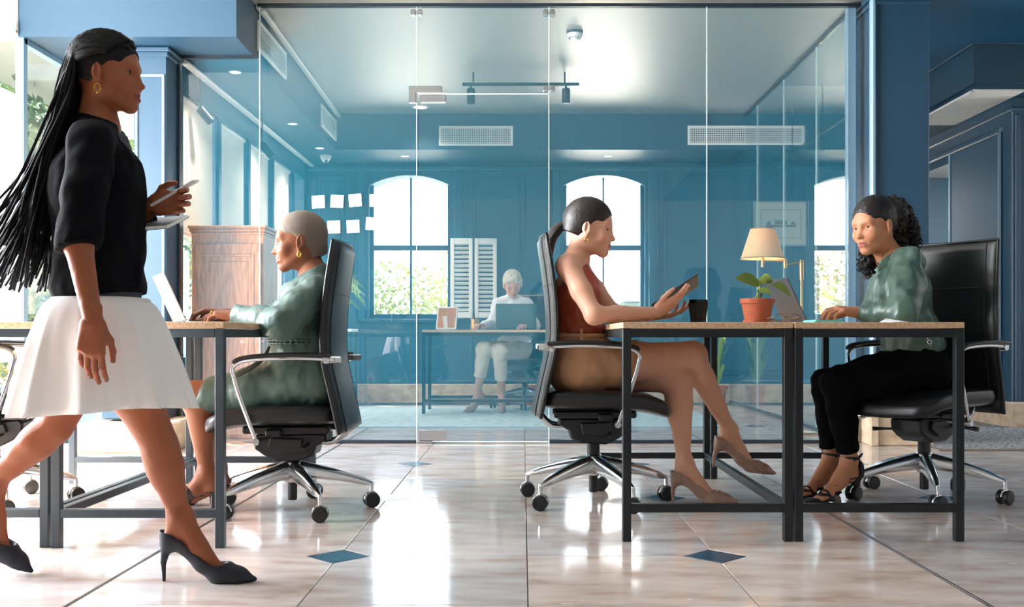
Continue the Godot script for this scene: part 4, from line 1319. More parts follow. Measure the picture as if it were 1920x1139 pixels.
func floor_lamp() -> void:
	var o := top("floor_lamp", "brass swing-arm floor lamp with a cream shade by the side glass", "lamp", Vector3(2.0, 0, -7.42))
	var br: Material = mats["brass"]
	var m := Msh.new()
	m.lathe([Vector2(0, 0), Vector2(0.12, 0), Vector2(0.122, 0.01), Vector2(0.1, 0.02), Vector2(0.02, 0.03), Vector2(0, 0.03)], 28)
	pm(o, "base", m, br)
	m = Msh.new()
	m.tube([Vector3(0, 0.02, 0), Vector3(0, 1.245, 0)], [0.009], 10)
	m.tube([Vector3(0, 1.11, 0), Vector3(0, 1.25, 0)], [0.016], 12)
	pm(o, "pole", m, br)
	m = Msh.new()
	m.tube([Vector3(0, 1.24, 0), Vector3(-0.13, 1.215, 0.05)], [0.008], 8)
	m.tube([Vector3(-0.13, 1.19, 0.05), Vector3(-0.13, 1.255, 0.05)], [0.014], 10)
	m.tube([Vector3(-0.13, 1.24, 0.05), Vector3(-0.28, 1.25, 0.0)], [0.008], 8)
	m.tube([Vector3(-0.28, 1.2, 0.0), Vector3(-0.28, 1.4, 0.0)], [0.012], 10)
	pm(o, "swing_arm", m, br)
	m = Msh.new()
	m.lathe([Vector2(0.155, 1.26), Vector2(0.085, 1.475)], 36, at(Vector3(-0.28, 0, 0)))
	m.lathe([Vector2(0.083, 1.475), Vector2(0.153, 1.26)], 36, at(Vector3(-0.28, 0, 0)))
	var sh := pm(o, "lamp_shade", m, mat("shade linen", rgb(226, 196, 148), 0.8, 0.0, {"back": Color(0.5, 0.4, 0.25)}))
	m = Msh.new()
	for a in [[0.155, 1.262], [0.0855, 1.474]]:
		var ring := []
		for k in 37: ring.append(Vector3(-0.28 + a[0] * cos(TAU * k / 36), a[1], a[0] * sin(TAU * k / 36)))
		m.tube(ring, [0.004], 6, false)
	pm(sh, "trim_ring", m, mat("shade trim", rgb(150, 120, 80), 0.7))
	m = Msh.new()
	m.ball(Transform3D(Basis().scaled(Vector3(0.03, 0.04, 0.03)), Vector3(-0.28, 1.38, 0)))
	pm(o, "bulb", m, mat("bulb glass", rgb(255, 240, 214), 0.3, 0.0, {"emit": 1.0, "ecol": rgb(255, 226, 180)}))
	var l := OmniLight3D.new()
	l.name = "lamp_light"
	l.light_energy = 0.15; l.light_color = rgb(255, 222, 176); l.omni_range = 20.0; l.omni_attenuation = 2.0; l.light_size = 0.03; l.shadow_enabled = true
	l.position = Vector3(-0.28, 1.38, 0)
	o.add_child(l)

# ---------------------------------------------------------------- fittings
func vent(label: String, x: Transform3D, w: float, h: float, lattice: bool) -> void:
	var o := top("air_vent", label, "vent")
	o.transform = x
	var m := Msh.new()
	var b := 0.022
	for s in [-1, 1]:
		m.box(at(Vector3(s * (w / 2 - b / 2), 0, 0.008)), Vector3(b, h, 0.018), 0.003)
		m.box(at(Vector3(0, s * (h / 2 - b / 2), 0.008)), Vector3(w - 2 * b, b, 0.018), 0.003)
	pm(o, "vent_frame", m, mats["white trim"])
	bx(o, "vent_back", Vector3(-w / 2 + 0.01, -h / 2 + 0.01, 0.0), Vector3(w / 2 - 0.01, h / 2 - 0.01, 0.002), mats["dark frame"])
	var n := int((h - 2 * b) / 0.018)
	var lm := boxm(Vector3(w - 2 * b, 0.007, 0.012), 0.001)
	for k in n: part(o, "slat", lm, mats["white trim"], at(Vector3(0, -h / 2 + b + (k + 0.5) * (h - 2 * b) / n, 0.01), Basis(Vector3.RIGHT, 0.4)))
	if lattice:
		m = Msh.new()
		var c := int((w - 2 * b) / 0.022)
		for k in c: m.box(at(Vector3(-w / 2 + b + (k + 0.5) * (w - 2 * b) / c, 0, 0.008)), Vector3(0.006, h - 2 * b, 0.008))
		pm(o, "vertical_vanes", m, mats["white trim"])

func downlight(label: String, p: Vector3, r: float) -> void:
	var o := top("downlight", label, "light", p, 0.0, "")
	var m := Msh.new()
	m.lathe([Vector2(r * 0.8, 0.0), Vector2(r, -0.004), Vector2(r * 1.1, -0.001), Vector2(r * 1.1, 0.001)], 24)
	pm(o, "trim_ring", m, mats["white trim"])
	m = Msh.new()
	m.lathe([Vector2(0, -0.001), Vector2(r * 0.82, -0.001)], 24)
	pm(o, "lamp_lens", m, mat("downlight lens", rgb(255, 250, 240), 0.4, 0.0, {"emit": 1.6, "ecol": rgb(255, 248, 235)}))
	var l := SpotLight3D.new()
	l.name = "downlight_beam"
	l.light_energy = 0.9; l.light_color = rgb(255, 244, 228); l.spot_angle = 60.0; l.spot_range = 20.0; l.spot_attenuation = 2.0; l.light_size = r * 0.8; l.shadow_enabled = true
	l.position = Vector3(0, -0.012, 0); l.rotation.x = -PI / 2
	o.add_child(l)

func spot_head(par: Node, p: Vector3, tilt: Basis) -> void:
	var m := Msh.new()
	m.lathe([Vector2(0, -0.12), Vector2(0.03, -0.12), Vector2(0.033, -0.115), Vector2(0.033, 0.0), Vector2(0.028, 0.006), Vector2(0, 0.006)], 18, at(p + Vector3(0, -0.03, 0), tilt))
	m.tube([p, p + Vector3(0, -0.035, 0)], [0.008], 8)
	pm(par, "spot_head", m, mats["black steel"])

func fittings() -> void:
	var bl: Material = mats["black steel"]
	vent("wide white lattice air vent on the bulkhead above the left arched window", at(Vector3(-0.46, 2.68, -10.195)), 0.73, 0.195, true)
	vent("longest white lattice air vent, on the bulkhead behind the side glass", at(Vector3(2.2, 2.685, -10.195)), 1.15, 0.19, true)
	vent("white slatted air vent on the left bulkhead, nearest the glass wall", at(Vector3(-1.772, 2.715, -7.3), Basis(Vector3.UP, PI / 2)), 0.8, 0.2, false)
	vent("white slatted air vent on the left bulkhead, towards the back corner", at(Vector3(-1.835, 2.715, -9.75), Basis(Vector3.UP, PI / 2)), 0.75, 0.2, false)
	var o := top("ceiling_grille", "pale linear grille under the boxed bulkhead at the right", "vent", Vector3(3.57, 2.553, -8.4))
	for k in 16: bx(o, "slat", Vector3(-0.18, -0.008, -0.62 + k * 0.078), Vector3(0.2, 0.0, -0.552 + k * 0.078), mats["white paint"])
	bx(o, "grille_frame", Vector3(-0.2, -0.012, 0.63), Vector3(0.2, 0.0, 0.66), mats["white trim"])
	bx(o, "grille_frame", Vector3(-0.2, -0.012, -0.65), Vector3(-0.18, 0.0, 0.65), mats["white trim"])
	downlight("round white downlight in the meeting room ceiling above the left arched window", Vector3(-0.98, 2.898, -9.9), 0.075)
	downlight("downlight under the left bulkhead nearest the glass wall", Vector3(-2.0, 2.543, -7.2), 0.04)
	downlight("downlight under the left bulkhead, middle of three", Vector3(-1.99, 2.543, -8.95), 0.04)
	downlight("downlight under the left bulkhead, furthest of three", Vector3(-1.98, 2.543, -10.1), 0.04)
	downlight("downlight under the back bulkhead over the left arched window", Vector3(-1.2, 2.543, -10.55), 0.04)
	downlight("downlight under the back bulkhead over the woman with the tablet", Vector3(0.87, 2.543, -10.55), 0.04)
	o = top("smoke_detector", "white smoke detector on the meeting room ceiling", "detector", Vector3(0.375, 2.9, -7.45))
	var m := Msh.new()
	m.lathe([Vector2(0, -0.062), Vector2(0.025, -0.062), Vector2(0.028, -0.05), Vector2(0.05, -0.042), Vector2(0.056, -0.02), Vector2(0.056, 0.0)], 28)
	pm(o, "housing", m, mats["white trim"])
	m = Msh.new()
	m.lathe([Vector2(0.0565, -0.018), Vector2(0.06, -0.016), Vector2(0.06, 0.0)], 28)
	for k in 12: m.box(at(Vector3(0.037 * cos(k * TAU / 12), -0.047, 0.037 * sin(k * TAU / 12)), Basis(Vector3.UP, -k * TAU / 12)), Vector3(0.016, 0.006, 0.004))
	pm(o, "mounting_ring", m, mats["grey steel"])
	o = top("security_camera", "small white dome camera under the left bulkhead corner", "camera", Vector3(-2.0, 2.544, -10.5))
	m = Msh.new()
	m.lathe([Vector2(0, -0.075), Vector2(0.025, -0.07), Vector2(0.045, -0.045), Vector2(0.052, -0.02), Vector2(0.056, -0.018), Vector2(0.056, 0)], 24)
	pm(o, "dome", m, mats["white trim"])
	m = Msh.new()
	m.ball(Transform3D(Basis().scaled(Vector3.ONE * 0.018), Vector3(0.01, -0.06, 0.018)))
	pm(o, "camera_eye", m, bl)
	# track lights
	o = top("track_light", "black ceiling track with two spot heads in the meeting room", "track light", Vector3(0, 2.8, -8.6))
	bx(o, "track_bar", Vector3(-0.5, -0.012, -0.015), Vector3(0.47, 0.012, 0.015), bl, 0.003)
	for x in [-0.41, 0.35]:
		m = Msh.new()
		m.tube([Vector3(x, 0.01, 0), Vector3(x, 0.1, 0)], [0.007], 8)
		pm(o, "hanger", m, bl)
	for x in [-0.43, 0.36]: spot_head(o, Vector3(x, -0.01, 0), Basis.IDENTITY)
	o = top("track_light", "long black track with four spot heads beyond the side glass", "track light", Vector3(2.58, 2.46, -9.4))
	bx(o, "track_bar", Vector3(-0.015, -0.012, -1.5), Vector3(0.015, 0.012, 1.5), bl, 0.003)
	for z in [-1.2, -0.5, 0.5, 1.3]:
		m = Msh.new()
		m.tube([Vector3(0, 0.01, z), Vector3(0, 0.44 if z > -0.8 else 0.08, z)], [0.007], 8)
		pm(o, "hanger", m, bl)
	for z in [-1.1, -0.3, 0.45, 1.2]: spot_head(o, Vector3(0, -0.01, z), Basis.IDENTITY)
	o = top("ceiling_spot", "black ceiling spotlight at the top right edge of the hall", "spotlight", Vector3(3.02, 2.9, -6.2))
	m = Msh.new()
	m.box(at(Vector3(0, -0.03, 0)), Vector3(0.1, 0.02, 0.09), 0.004)
	m.tube([Vector3(0, 0, 0), Vector3(0, -0.03, 0)], [0.02], 10)
	pm(o, "mount", m, bl)
	spot_head(o, Vector3(0.02, -0.03, 0), Basis(Vector3.FORWARD, 0.1))
	for a in [[2.36, 7.25, 2.33, "small black spotlight on the left blind wall, nearest the pier"], [2.2, 8.35, 2.28, "small black spotlight on the left blind wall, further back"]]:
		o = top("wall_spot", a[3], "spotlight", Vector3(-a[0] + 0.1, a[2], -a[1]))
		spot_head(o, Vector3.ZERO, Basis(Vector3(0.3, 0, 1).normalized(), 0.7))
		m = Msh.new()
		m.tube([Vector3(0, 0, 0), Vector3(0, 0.22, 0)], [0.006], 8)
		pm(o, "stem", m, bl)
	# sticky notes on the glass
	var sn := mat("note paper", rgb(190, 226, 218), 0.8, 0.0, {"back": Color(0.4, 0.45, 0.44)})
	var desc := ["leftmost sticky note of the top row on the glass", "second sticky note from the left in the top row", "third sticky note from the left in the top row", "rightmost sticky note of the top row, over the bright window", "leftmost sticky note of the bottom row on the glass", "middle sticky note of the bottom row", "rightmost sticky note of the bottom row, at the window frame"]
	var sp := [[597, 379, 0.05], [632, 378, -0.05], [666, 376, 0.08], [705, 376, 0.02], [626, 426, 0.02], [662, 425, 0.05], [698, 420, -0.06]]
	var first: MeshInstance3D
	for k in 7:
		var p := W(sp[k][0], sp[k][1], 6.782)
		var g := Msh.new()
		var pp := []
		for r in 5:
			for c in 3: pp.append(Vector3((c - 1) * 0.042, (2 - r) * 0.021, 0.0006 + pow(r / 4.0, 2.0) * 0.006))
		g.grid(pp, 5, 3, false, true)
		var n := pm(self, "sticky_note", g, sn, at(p, Basis(Vector3(0, 0, 1), sp[k][2])))
		metas(n, desc[k], "sticky note", "sticky notes on the glass wall")
	# framed print
	o = top("framed_print", "framed architectural print of a long building, on the back wall", "picture", Vector3(2.74, 1.9, -10.985))
	var im := Image.create(512, 384, false, Image.FORMAT_RGB8)
	im.fill(rgb(214, 216, 196))
	var ink := rgb(70, 90, 88)
	for b in [[60, 60, 392, 3], [60, 60, 3, 264], [449, 60, 3, 264], [60, 321, 392, 3], [110, 218, 292, 4]]: im.fill_rect(Rect2i(b[0], b[1], b[2], b[3]), ink)
	im.fill_rect(Rect2i(196, 160, 120, 60), ink)
	for q in 9:
		im.fill_rect(Rect2i(200 + q * 13, 166, 8, 14), rgb(196, 200, 180)); im.fill_rect(Rect2i(200 + q * 13, 190, 8, 22), rgb(196, 200, 180))
	for sx in [112, 350]:
		im.fill_rect(Rect2i(sx, 190, 48, 30), ink); im.fill_rect(Rect2i(sx + 10, 178, 28, 12), ink); im.fill_rect(Rect2i(sx + 20, 168, 8, 10), ink)
		for q in 3: im.fill_rect(Rect2i(sx + 6 + q * 14, 196, 8, 16), rgb(196, 200, 180))
	im.fill_rect(Rect2i(160, 206, 36, 14), ink); im.fill_rect(Rect2i(316, 206, 34, 14), ink)
	var qm := QuadMesh.new()
	qm.size = Vector2(0.56, 0.44)
	part(o, "print", qm, mat("print paper", Color(1, 1, 1), 0.7, 0.0, {"tex": ImageTexture.create_from_image(im), "uv": 1}), at(Vector3(0, 0, 0.012)))
	m = Msh.new()
	for s in [-1, 1]:
		m.box(at(Vector3(s * 0.285, 0, 0.008)), Vector3(0.018, 0.48, 0.024), 0.004)
		m.box(at(Vector3(0, s * 0.228, 0.008)), Vector3(0.56, 0.018, 0.024), 0.004)
	pm(o, "frame", m, mat("silver frame", rgb(176, 186, 176), 0.4))
	o = top("terracotta_planter", "terracotta planter at the left edge of the frame beyond the hall windows", "planter", Vector3(-3.62, -0.1, -7.25))
	pot(o, 0.16, 0.3)

# ---------------------------------------------------------------- outdoors
func leaves(n: int, seed_: int, fn: int, size: Vector3, s0: float, s1: float, key: String, c: Color) -> MultiMesh:
	var mm := MultiMesh.new()
	mm.transform_format = MultiMesh.TRANSFORM_3D
	mm.use_colors = true
	if not meshes.has("leaf"):
		var m := Msh.new()
		m.tri(Vector3(-0.5, 0, 0), Vector3(0, 0.12, 0.35), Vector3(0.5, 0, 0), Vector3(0, 1, 0))
		m.tri(Vector3(-0.5, 0, 0), Vector3(0.5, 0, 0), Vector3(0, 0.12, -0.35), Vector3(0, 1, 0))
		meshes["leaf"] = m.mesh()
	mm.mesh = meshes["leaf"]
	mm.instance_count = n
	var r := RandomNumberGenerator.new()
	r.seed = seed_
	for k in n:
		var p := Vector3(r.randfn(), r.randfn(), r.randfn()).normalized() * pow(r.randf(), 0.35)
		var nz := sin(p.x * 7.0 + seed_) * cos(p.y * 8.0) * sin(p.z * 6.0 + 1.3)
		if fn == 1: p *= Vector3(1.0 - (p.y * 0.5 + 0.5) * 0.85, 1.0, 1.0 - (p.y * 0.5 + 0.5) * 0.85)
		p *= 1.0 + 0.25 * nz
		var b := Basis.from_euler(Vector3(r.randf() * TAU, r.randf() * TAU, r.randf() * TAU)).scaled(Vector3.ONE * r.randf_range(s0, s1))
		mm.set_instance_transform(k, Transform3D(b, p * size))
		var l := r.randf_range(0.7, 1.25)
		mm.set_instance_color(k, Color(l * (1.0 + r.randf_range(-0.1, 0.2)), l, l * 0.9))
	return mm

func tree(called: String, label: String, p: Vector3, hgt: float, size: Vector3, n: int, seed_: int, cone: int, c: Color, s0 := 0.06, s1 := 0.13) -> void:
	var o := top(called, label, "tree" if hgt > 1.6 else "shrub", p)
	var m := Msh.new()
	m.tube(curve([Vector3.ZERO, Vector3(0.05, hgt * 0.5, 0.04), Vector3(0, hgt, 0)], 6), [0.09, 0.08, 0.07, 0.06, 0.05, 0.045, 0.03], 8)
	for k in 5:
		var a := k * 2.4
		m.tube([Vector3(0, hgt * 0.5, 0), Vector3(cos(a), 0.6, sin(a)) * size * 0.6 + Vector3(0, hgt * 0.6, 0)], [0.04, 0.012], 6)
	pm(o, "trunk", m, mat("bark", rgb(96, 78, 62), 0.9))
	var mi := MultiMeshInstance3D.new()
	mi.name = "foliage"
	mi.multimesh = leaves(n, seed_, cone, size, s0, s1, label, c)
	mi.material_override = mat("foliage %s" % c.to_html(), c, 0.6, 0.0, {"vc": 1, "back": Color(0.4, 0.4, 0.2)})
	mi.position = Vector3(0, hgt, 0)
	mi.set_meta("kind", "stuff")
	o.add_child(mi)

func car(label: String, p: Vector3, yaw: float, c: Color) -> void:
	var o := top("parked_car", label, "car", p, yaw)
	var m := Msh.new()
	m.prism(PackedVector2Array([Vector2(-2.1, 0.3), Vector2(2.1, 0.3), Vector2(2.15, 0.6), Vector2(2.0, 0.8), Vector2(1.1, 0.92), Vector2(-1.9, 0.95), Vector2(-2.15, 0.8), Vector2(-2.2, 0.5)]), 1.75, Transform3D.IDENTITY, 0.06)
	pm(o, "car_body", m, mat("car paint %s" % c.to_html(), c, 0.25, 0.3, {"coat": 1.0}))
	m = Msh.new()
	m.prism(PackedVector2Array([Vector2(1.0, 0.92), Vector2(0.35, 1.4), Vector2(-1.1, 1.45), Vector2(-1.75, 0.94)]), 1.5, Transform3D.IDENTITY, 0.05)
	pm(o, "cabin_glass", m, mat("car glass", rgb(40, 60, 72), 0.08))
	m = Msh.new()
	m.prism(PackedVector2Array([Vector2(0.36, 1.39), Vector2(0.3, 1.45), Vector2(-1.1, 1.49), Vector2(-1.15, 1.44)]), 1.48, Transform3D.IDENTITY, 0.02)
	pm(o, "roof", m, mats["car paint %s" % c.to_html()])
	for x in [-1.35, 1.35]:
		for s in [-1, 1]:
			m = Msh.new()
			m.lathe([Vector2(0, -0.1), Vector2(0.28, -0.1), Vector2(0.32, -0.06), Vector2(0.32, 0.06), Vector2(0.28, 0.1), Vector2(0, 0.1)], 20, at(Vector3(x, 0.32, s * 0.8), Basis(Vector3.RIGHT, PI / 2)))
			pm(o, "wheel", m, mat("tyre", rgb(28, 28, 30), 0.8))

func outside() -> void:
	var m := Msh.new()
	m.box(at(Vector3(0, -0.28, -20)), Vector3(160, 0.24, 160))
	structure("ground", m, mat("paving", rgb(206, 200, 190), 0.8), "sunlit pale paving outside the windows")
	var g1 := rgb(78, 104, 44)
	var g2 := rgb(116, 128, 58)
	var g3 := rgb(62, 92, 56)
	tree("broadleaf_tree", "tall broadleaf tree nearest the hall windows at the far left", Vector3(-6.9, -0.16, -13.2), 3.6, Vector3(2.3, 2.2, 1.8), 11000, 11, 0, g1)
	tree("broadleaf_tree", "pale broadleaf tree behind the walking woman's head", Vector3(-6.3, -0.16, -17.0), 3.9, Vector3(2.2, 2.0, 1.8), 9000, 12, 0, g2)
	tree("flowering_bush", "bush with yellowish leaves low outside the far left window", Vector3(-6.9, -0.16, -12.4), 1.0, Vector3(1.2, 1.0, 0.9), 5000, 13, 0, rgb(140, 140, 66), 0.04, 0.09)
	tree("broadleaf_tree", "tree outside the hall windows, just left of the pier", Vector3(-7.6, -0.16, -7.6), 2.6, Vector3(1.5, 2.6, 2.1), 6000, 41, 0, g3, 0.08, 0.16)
	tree("broadleaf_tree", "far broad tree closing the view at the left edge, behind the parked cars", Vector3(-11.5, -0.16, -24.0), 4.0, Vector3(4.0, 3.0, 2.0), 8000, 31, 0, g1, 0.1, 0.22)
	tree("broadleaf_tree", "far tree at the left seen between the two nearer crowns", Vector3(-8.6, -0.16, -20.5), 3.0, Vector3(2.6, 2.2, 1.6), 7000, 32, 0, g3, 0.08, 0.18)
	tree("broadleaf_tree", "darker tree outside the blinds of the meeting room", Vector3(-5.4, -0.16, -9.6), 2.2, Vector3(1.5, 1.9, 1.9), 7000, 14, 0, g3)
	tree("broadleaf_tree", "tree beside the back left corner of the meeting room", Vector3(-6.0, -0.16, -14.0), 2.2, Vector3(1.6, 1.9, 1.5), 5000, 15, 0, g3)
	tree("garden_shrub", "leafy shrub outside the left arched window", Vector3(-2.3, -0.16, -17.0), 1.1, Vector3(1.5, 1.0, 0.8), 3600, 16, 0, g2, 0.05, 0.11)
	tree("garden_shrub", "lower shrub outside the left arched window, right half", Vector3(-0.6, -0.16, -18.5), 1.3, Vector3(1.4, 1.1, 0.9), 3400, 17, 0, rgb(150, 140, 80), 0.05, 0.11)
	tree("conifer", "slim conifer in the right arched window", Vector3(4.9, -0.16, -16.0), 1.9, Vector3(0.75, 2.1, 0.75), 4000, 18, 1, g1, 0.06, 0.14)
	tree("conifer", "second slim conifer in the right arched window, further right", Vector3(6.6, -0.16, -17.5), 2.1, Vector3(0.8, 2.6, 0.8), 4000, 19, 1, g2, 0.06, 0.14)
	tree("garden_shrub", "flowering shrub at the foot of the right arched window", Vector3(4.4, -0.16, -13.6), 0.9, Vector3(1.3, 0.75, 0.6), 3000, 20, 0, rgb(170, 178, 120), 0.06, 0.12)
	car("pale parked car nearest the left edge outside the hall", Vector3(-13.4, -0.16, -27.0), 0.3, rgb(206, 212, 216))
	car("blue grey parked car further right outside the hall", Vector3(-11.6, -0.16, -30.0), 0.2, rgb(140, 164, 186))
	# white building across the garden
	var o := top("white_building", "white rendered building with sash windows across the garden", "building", Vector3(4.6, -0.16, -26.0))
	bx(o, "wall", Vector3(-2.4, 0, -3), Vector3(5.0, 6.0, 0), mats["white paint"])
	for a in [[-2.0, 2.6], [-2.0, 0.5], [0.4, 2.6], [0.4, 0.5], [2.8, 2.6]]:
		var wf := bx(o, "window", Vector3(a[0], a[1], 0), Vector3(a[0] + 1.1, a[1] + 1.5, 0.08), mat("pale sash", rgb(196, 190, 176), 0.6))
		for k in 4: bx(wf, "pane", Vector3(-0.48 + (k % 2) * 0.5, -0.68 + (k / 2) * 0.72, 0.03), Vector3(-0.04 + (k % 2) * 0.5, -0.06 + (k / 2) * 0.72, 0.05), mat("far glass", rgb(150, 170, 180), 0.1))
	o = top("lattice_screen", "white lattice screen in front of the conifers", "screen", Vector3(4.75, 1.35, -14.3))
	m = Msh.new()
	for k in 9: m.box(at(Vector3(-0.26 + k * 0.065, 0.15, 0)), Vector3(0.03, 0.34, 0.02))
	for k in 5: m.box(at(Vector3(0, 0.02 + k * 0.075, 0)), Vector3(0.56, 0.03, 0.02))
	for s in [-1, 1]: m.box(at(Vector3(s * 0.29, -0.58, 0)), Vector3(0.04, 1.84, 0.04))
	pm(o, "lattice", m, mats["white trim"])
	for a in [[1.3, 12.4, "stone urn outside the window behind the woman with the tablet"], [3.78, 12.2, "dark stone urn outside the right arched window"]]:
		o = top("garden_urn", a[2], "urn", Vector3(a[0], -0.16, -a[1]))
		m = Msh.new()
		m.lathe([Vector2(0, 0), Vector2(0.16, 0), Vector2(0.16, 0.8), Vector2(0.18, 0.82), Vector2(0, 0.83)], 20)
		pm(o, "pedestal", m, mats["white paint"])
		m = Msh.new()
		m.lathe([Vector2(0, 0.83), Vector2(0.09, 0.83), Vector2(0.06, 0.9), Vector2(0.13, 1.0), Vector2(0.15, 1.2), Vector2(0.2, 1.26), Vector2(0.2, 1.28), Vector2(0.15, 1.28), Vector2(0, 1.2)], 24)
		pm(o, "bowl", m, mat("urn stone", rgb(92, 110, 108), 0.7))

# ---------------------------------------------------------------- people
var cur: Node3D
func person(label: String, base: Vector3) -> Node3D:
	cur = top("person", label, "person", base)
	return cur
func wear(called: String, m: Msh, ma: Material, par: Node = null) -> MeshInstance3D:
	# meshes are computed in world metres; the figure's node stands at its base
	var p := cur if par == null else par
	return pm(p, called, m, ma, at(-cur.position) if par == null else Transform3D.IDENTITY)

func noise(freq: float, seed_: int) -> FastNoiseLite:
	var f := FastNoiseLite.new()
	f.noise_type = FastNoiseLite.TYPE_SIMPLEX_SMOOTH
	f.frequency = freq; f.seed = seed_; f.fractal_octaves = 2
	return f

# a head facing +z with the eyes at y = 0; T puts it on the neck
func head(body: Msh, T: Transform3D, skin: Color, lip: Color, iris: Color, brow: Color, o := {}) -> void:
	var f := Field.new(Vector3(-0.1, -0.17, -0.13), Vector3(0.1, 0.135, 0.125), 0.0029 * coarse)
	var fat: float = o.get("face", 1.0)
	f.ell(Vector3(0, 0.03, -0.018), Vector3(0.0725, 0.086, 0.094), Basis.IDENTITY, 0.01)
	f.ell(Vector3(0, -0.03, 0.02), Vector3(0.0585 * fat, 0.072, 0.064), Basis.IDENTITY, 0.025)
	for s in [-1.0, 1.0]:
		f.cap(Vector3(s * 0.05 * fat, -0.045, -0.012), Vector3(s * 0.014, -0.093, 0.052), 0.02, 0.016, 0.02)
		f.ell(Vector3(s * 0.036, -0.03, 0.05), Vector3(0.024, 0.024, 0.022), Basis.IDENTITY, 0.02)
	f.ell(Vector3(0, -0.093, 0.062), Vector3(0.02, 0.017, 0.017), Basis.IDENTITY, 0.016)
	f.cap(Vector3(-0.034, 0.02, 0.058), Vector3(0.034, 0.02, 0.058), 0.014, 0.014, 0.02)
	# sockets
	for s in [-1.0, 1.0]:
		f.ell(Vector3(s * 0.031, 0.0, 0.08), Vector3(0.018, 0.0115, 0.013), Basis.IDENTITY, 0.012, true)
	# nose
	var nw: float = o.get("nose", 1.0)
	f.cap(Vector3(0, 0.01, 0.068), Vector3(0, -0.03, 0.086), 0.0075, 0.0085, 0.012)
	f.ell(Vector3(0, -0.034, 0.09), Vector3(0.0105 * nw, 0.009, 0.011), Basis.IDENTITY, 0.008)
	for s in [-1.0, 1.0]:
		f.ell(Vector3(s * 0.011 * nw, -0.037, 0.081), Vector3(0.0065, 0.007, 0.009), Basis.IDENTITY, 0.005)
		f.ell(Vector3(s * 0.0055 * nw, -0.044, 0.086), Vector3(0.003, 0.003, 0.004), Basis.IDENTITY, 0.003, true)
	# mouth
	f.ell(Vector3(0, -0.064, 0.064), Vector3(0.028, 0.02, 0.018), Basis.IDENTITY, 0.014)
	var lf: float = o.get("lips", 1.0)
	var ml := Vector3(0, -0.0655, 0.083)
	for s in [-1.0, 1.0]:
		f.cap(Vector3(s * 0.004, -0.0605, 0.0815), Vector3(s * 0.022, -0.064, 0.069), 0.0046 * lf, 0.0025, 0.005)
	f.cap(Vector3(-0.012, -0.0715, 0.078), Vector3(0.012, -0.0715, 0.078), 0.0058 * lf, 0.0058 * lf, 0.006)
	f.cap(Vector3(-0.012, -0.0655, 0.087), Vector3(0.012, -0.0655, 0.087), 0.0022, 0.0022, 0.004, Vector3.ZERO, 1.0, true)
	for s in [-1.0, 1.0]:
		f.cap(Vector3(s * 0.012, -0.0655, 0.086), Vector3(s * 0.0245, -0.063, 0.074), 0.0022, 0.0018, 0.004, Vector3.ZERO, 1.0, true)
	# ears
	for s in [-1.0, 1.0]:
		var b := Basis.from_euler(Vector3(-0.25, s * 0.35, 0))
		f.ell(Vector3(s * 0.073, -0.008, -0.012), Vector3(0.008, 0.031, 0.0185), b, 0.006)
		f.ell(Vector3(s * 0.0725, -0.033, -0.006), Vector3(0.007, 0.01, 0.009), b, 0.006)
		f.ell(Vector3(s * 0.081, -0.006, -0.009), Vector3(0.006, 0.0215, 0.0115), b, 0.004, true)
		f.cap(Vector3(s * 0.078, 0.008, -0.016), Vector3(s * 0.077, -0.018, -0.017), 0.003, 0.003, 0.004)
		f.ell(Vector3(s * 0.076, -0.012, -0.001), Vector3(0.004, 0.006, 0.003), b, 0.003)
	# neck stub
	f.cap(Vector3(0, -0.06, -0.033), Vector3(0, -0.15, -0.05), 0.047, 0.046, 0.03)
	body.col = skin
	var red := lip; red.a = 0.85
	var warm := Color(minf(skin.r * 1.12, 1), skin.g * 0.9, skin.b * 0.88, 0.45)
	var sp := [[Vector3(0, -0.0665, 0.082), 0.024, red, Vector3(1, 2.0, 0.8), 0.72]]
	for s in [-1.0, 1.0]: sp.append([Vector3(s * 0.043, -0.03, 0.06), 0.03, warm, Vector3.ONE, 0.2])
	sp.append([Vector3(0, -0.035, 0.094), 0.018, warm, Vector3.ONE, 0.2])
	f.net(body, sp, T)
	# lids, drawn as part of the skin
	var dn: float = o.get("look", 0.0)         # 0 level .. 1 lowered
	for s in [-1.0, 1.0]:
		var e := Transform3D(Basis.from_euler(Vector3(0, s * 0.18, 0)).scaled(Vector3(0.0149, 0.0135, 0.0136)), Vector3(s * 0.031, 0.0, 0.0555))
		body.col = skin.darkened(0.06)
		body.ball(T * e, 6, 14, lerpf(0.32, -0.12, dn), 1.3, -1.35, 1.35)
		body.ball(T * e, 5, 14, -1.3, lerpf(-0.34, -0.5, dn), -1.35, 1.35)
	body.col = skin
	var hd := body
	var w := Msh.new()
	var ir := Msh.new()
	var la := Msh.new()
	for s in [-1.0, 1.0]:
		w.ball(T * Transform3D(Basis().scaled(Vector3.ONE * 0.0126), Vector3(s * 0.031, 0, 0.0555)), 10, 14)
		var g := Basis.from_euler(Vector3(0.1 + 0.35 * dn, o.get("gaze", 0.0), 0))
		ir.col = iris
		ir.ball(T * Transform3D(g.scaled(Vector3.ONE * 0.0129), Vector3(s * 0.031, 0, 0.0555)) * Transform3D(Basis(Vector3.RIGHT, PI / 2), Vector3.ZERO), 4, 14, 1.09, PI / 2)
		ir.col = Color(0.005, 0.005, 0.005)
		ir.ball(T * Transform3D(g.scaled(Vector3.ONE * 0.01305), Vector3(s * 0.031, 0, 0.0555)) * Transform3D(Basis(Vector3.RIGHT, PI / 2), Vector3.ZERO), 3, 10, 1.36, PI / 2)
		var l := []
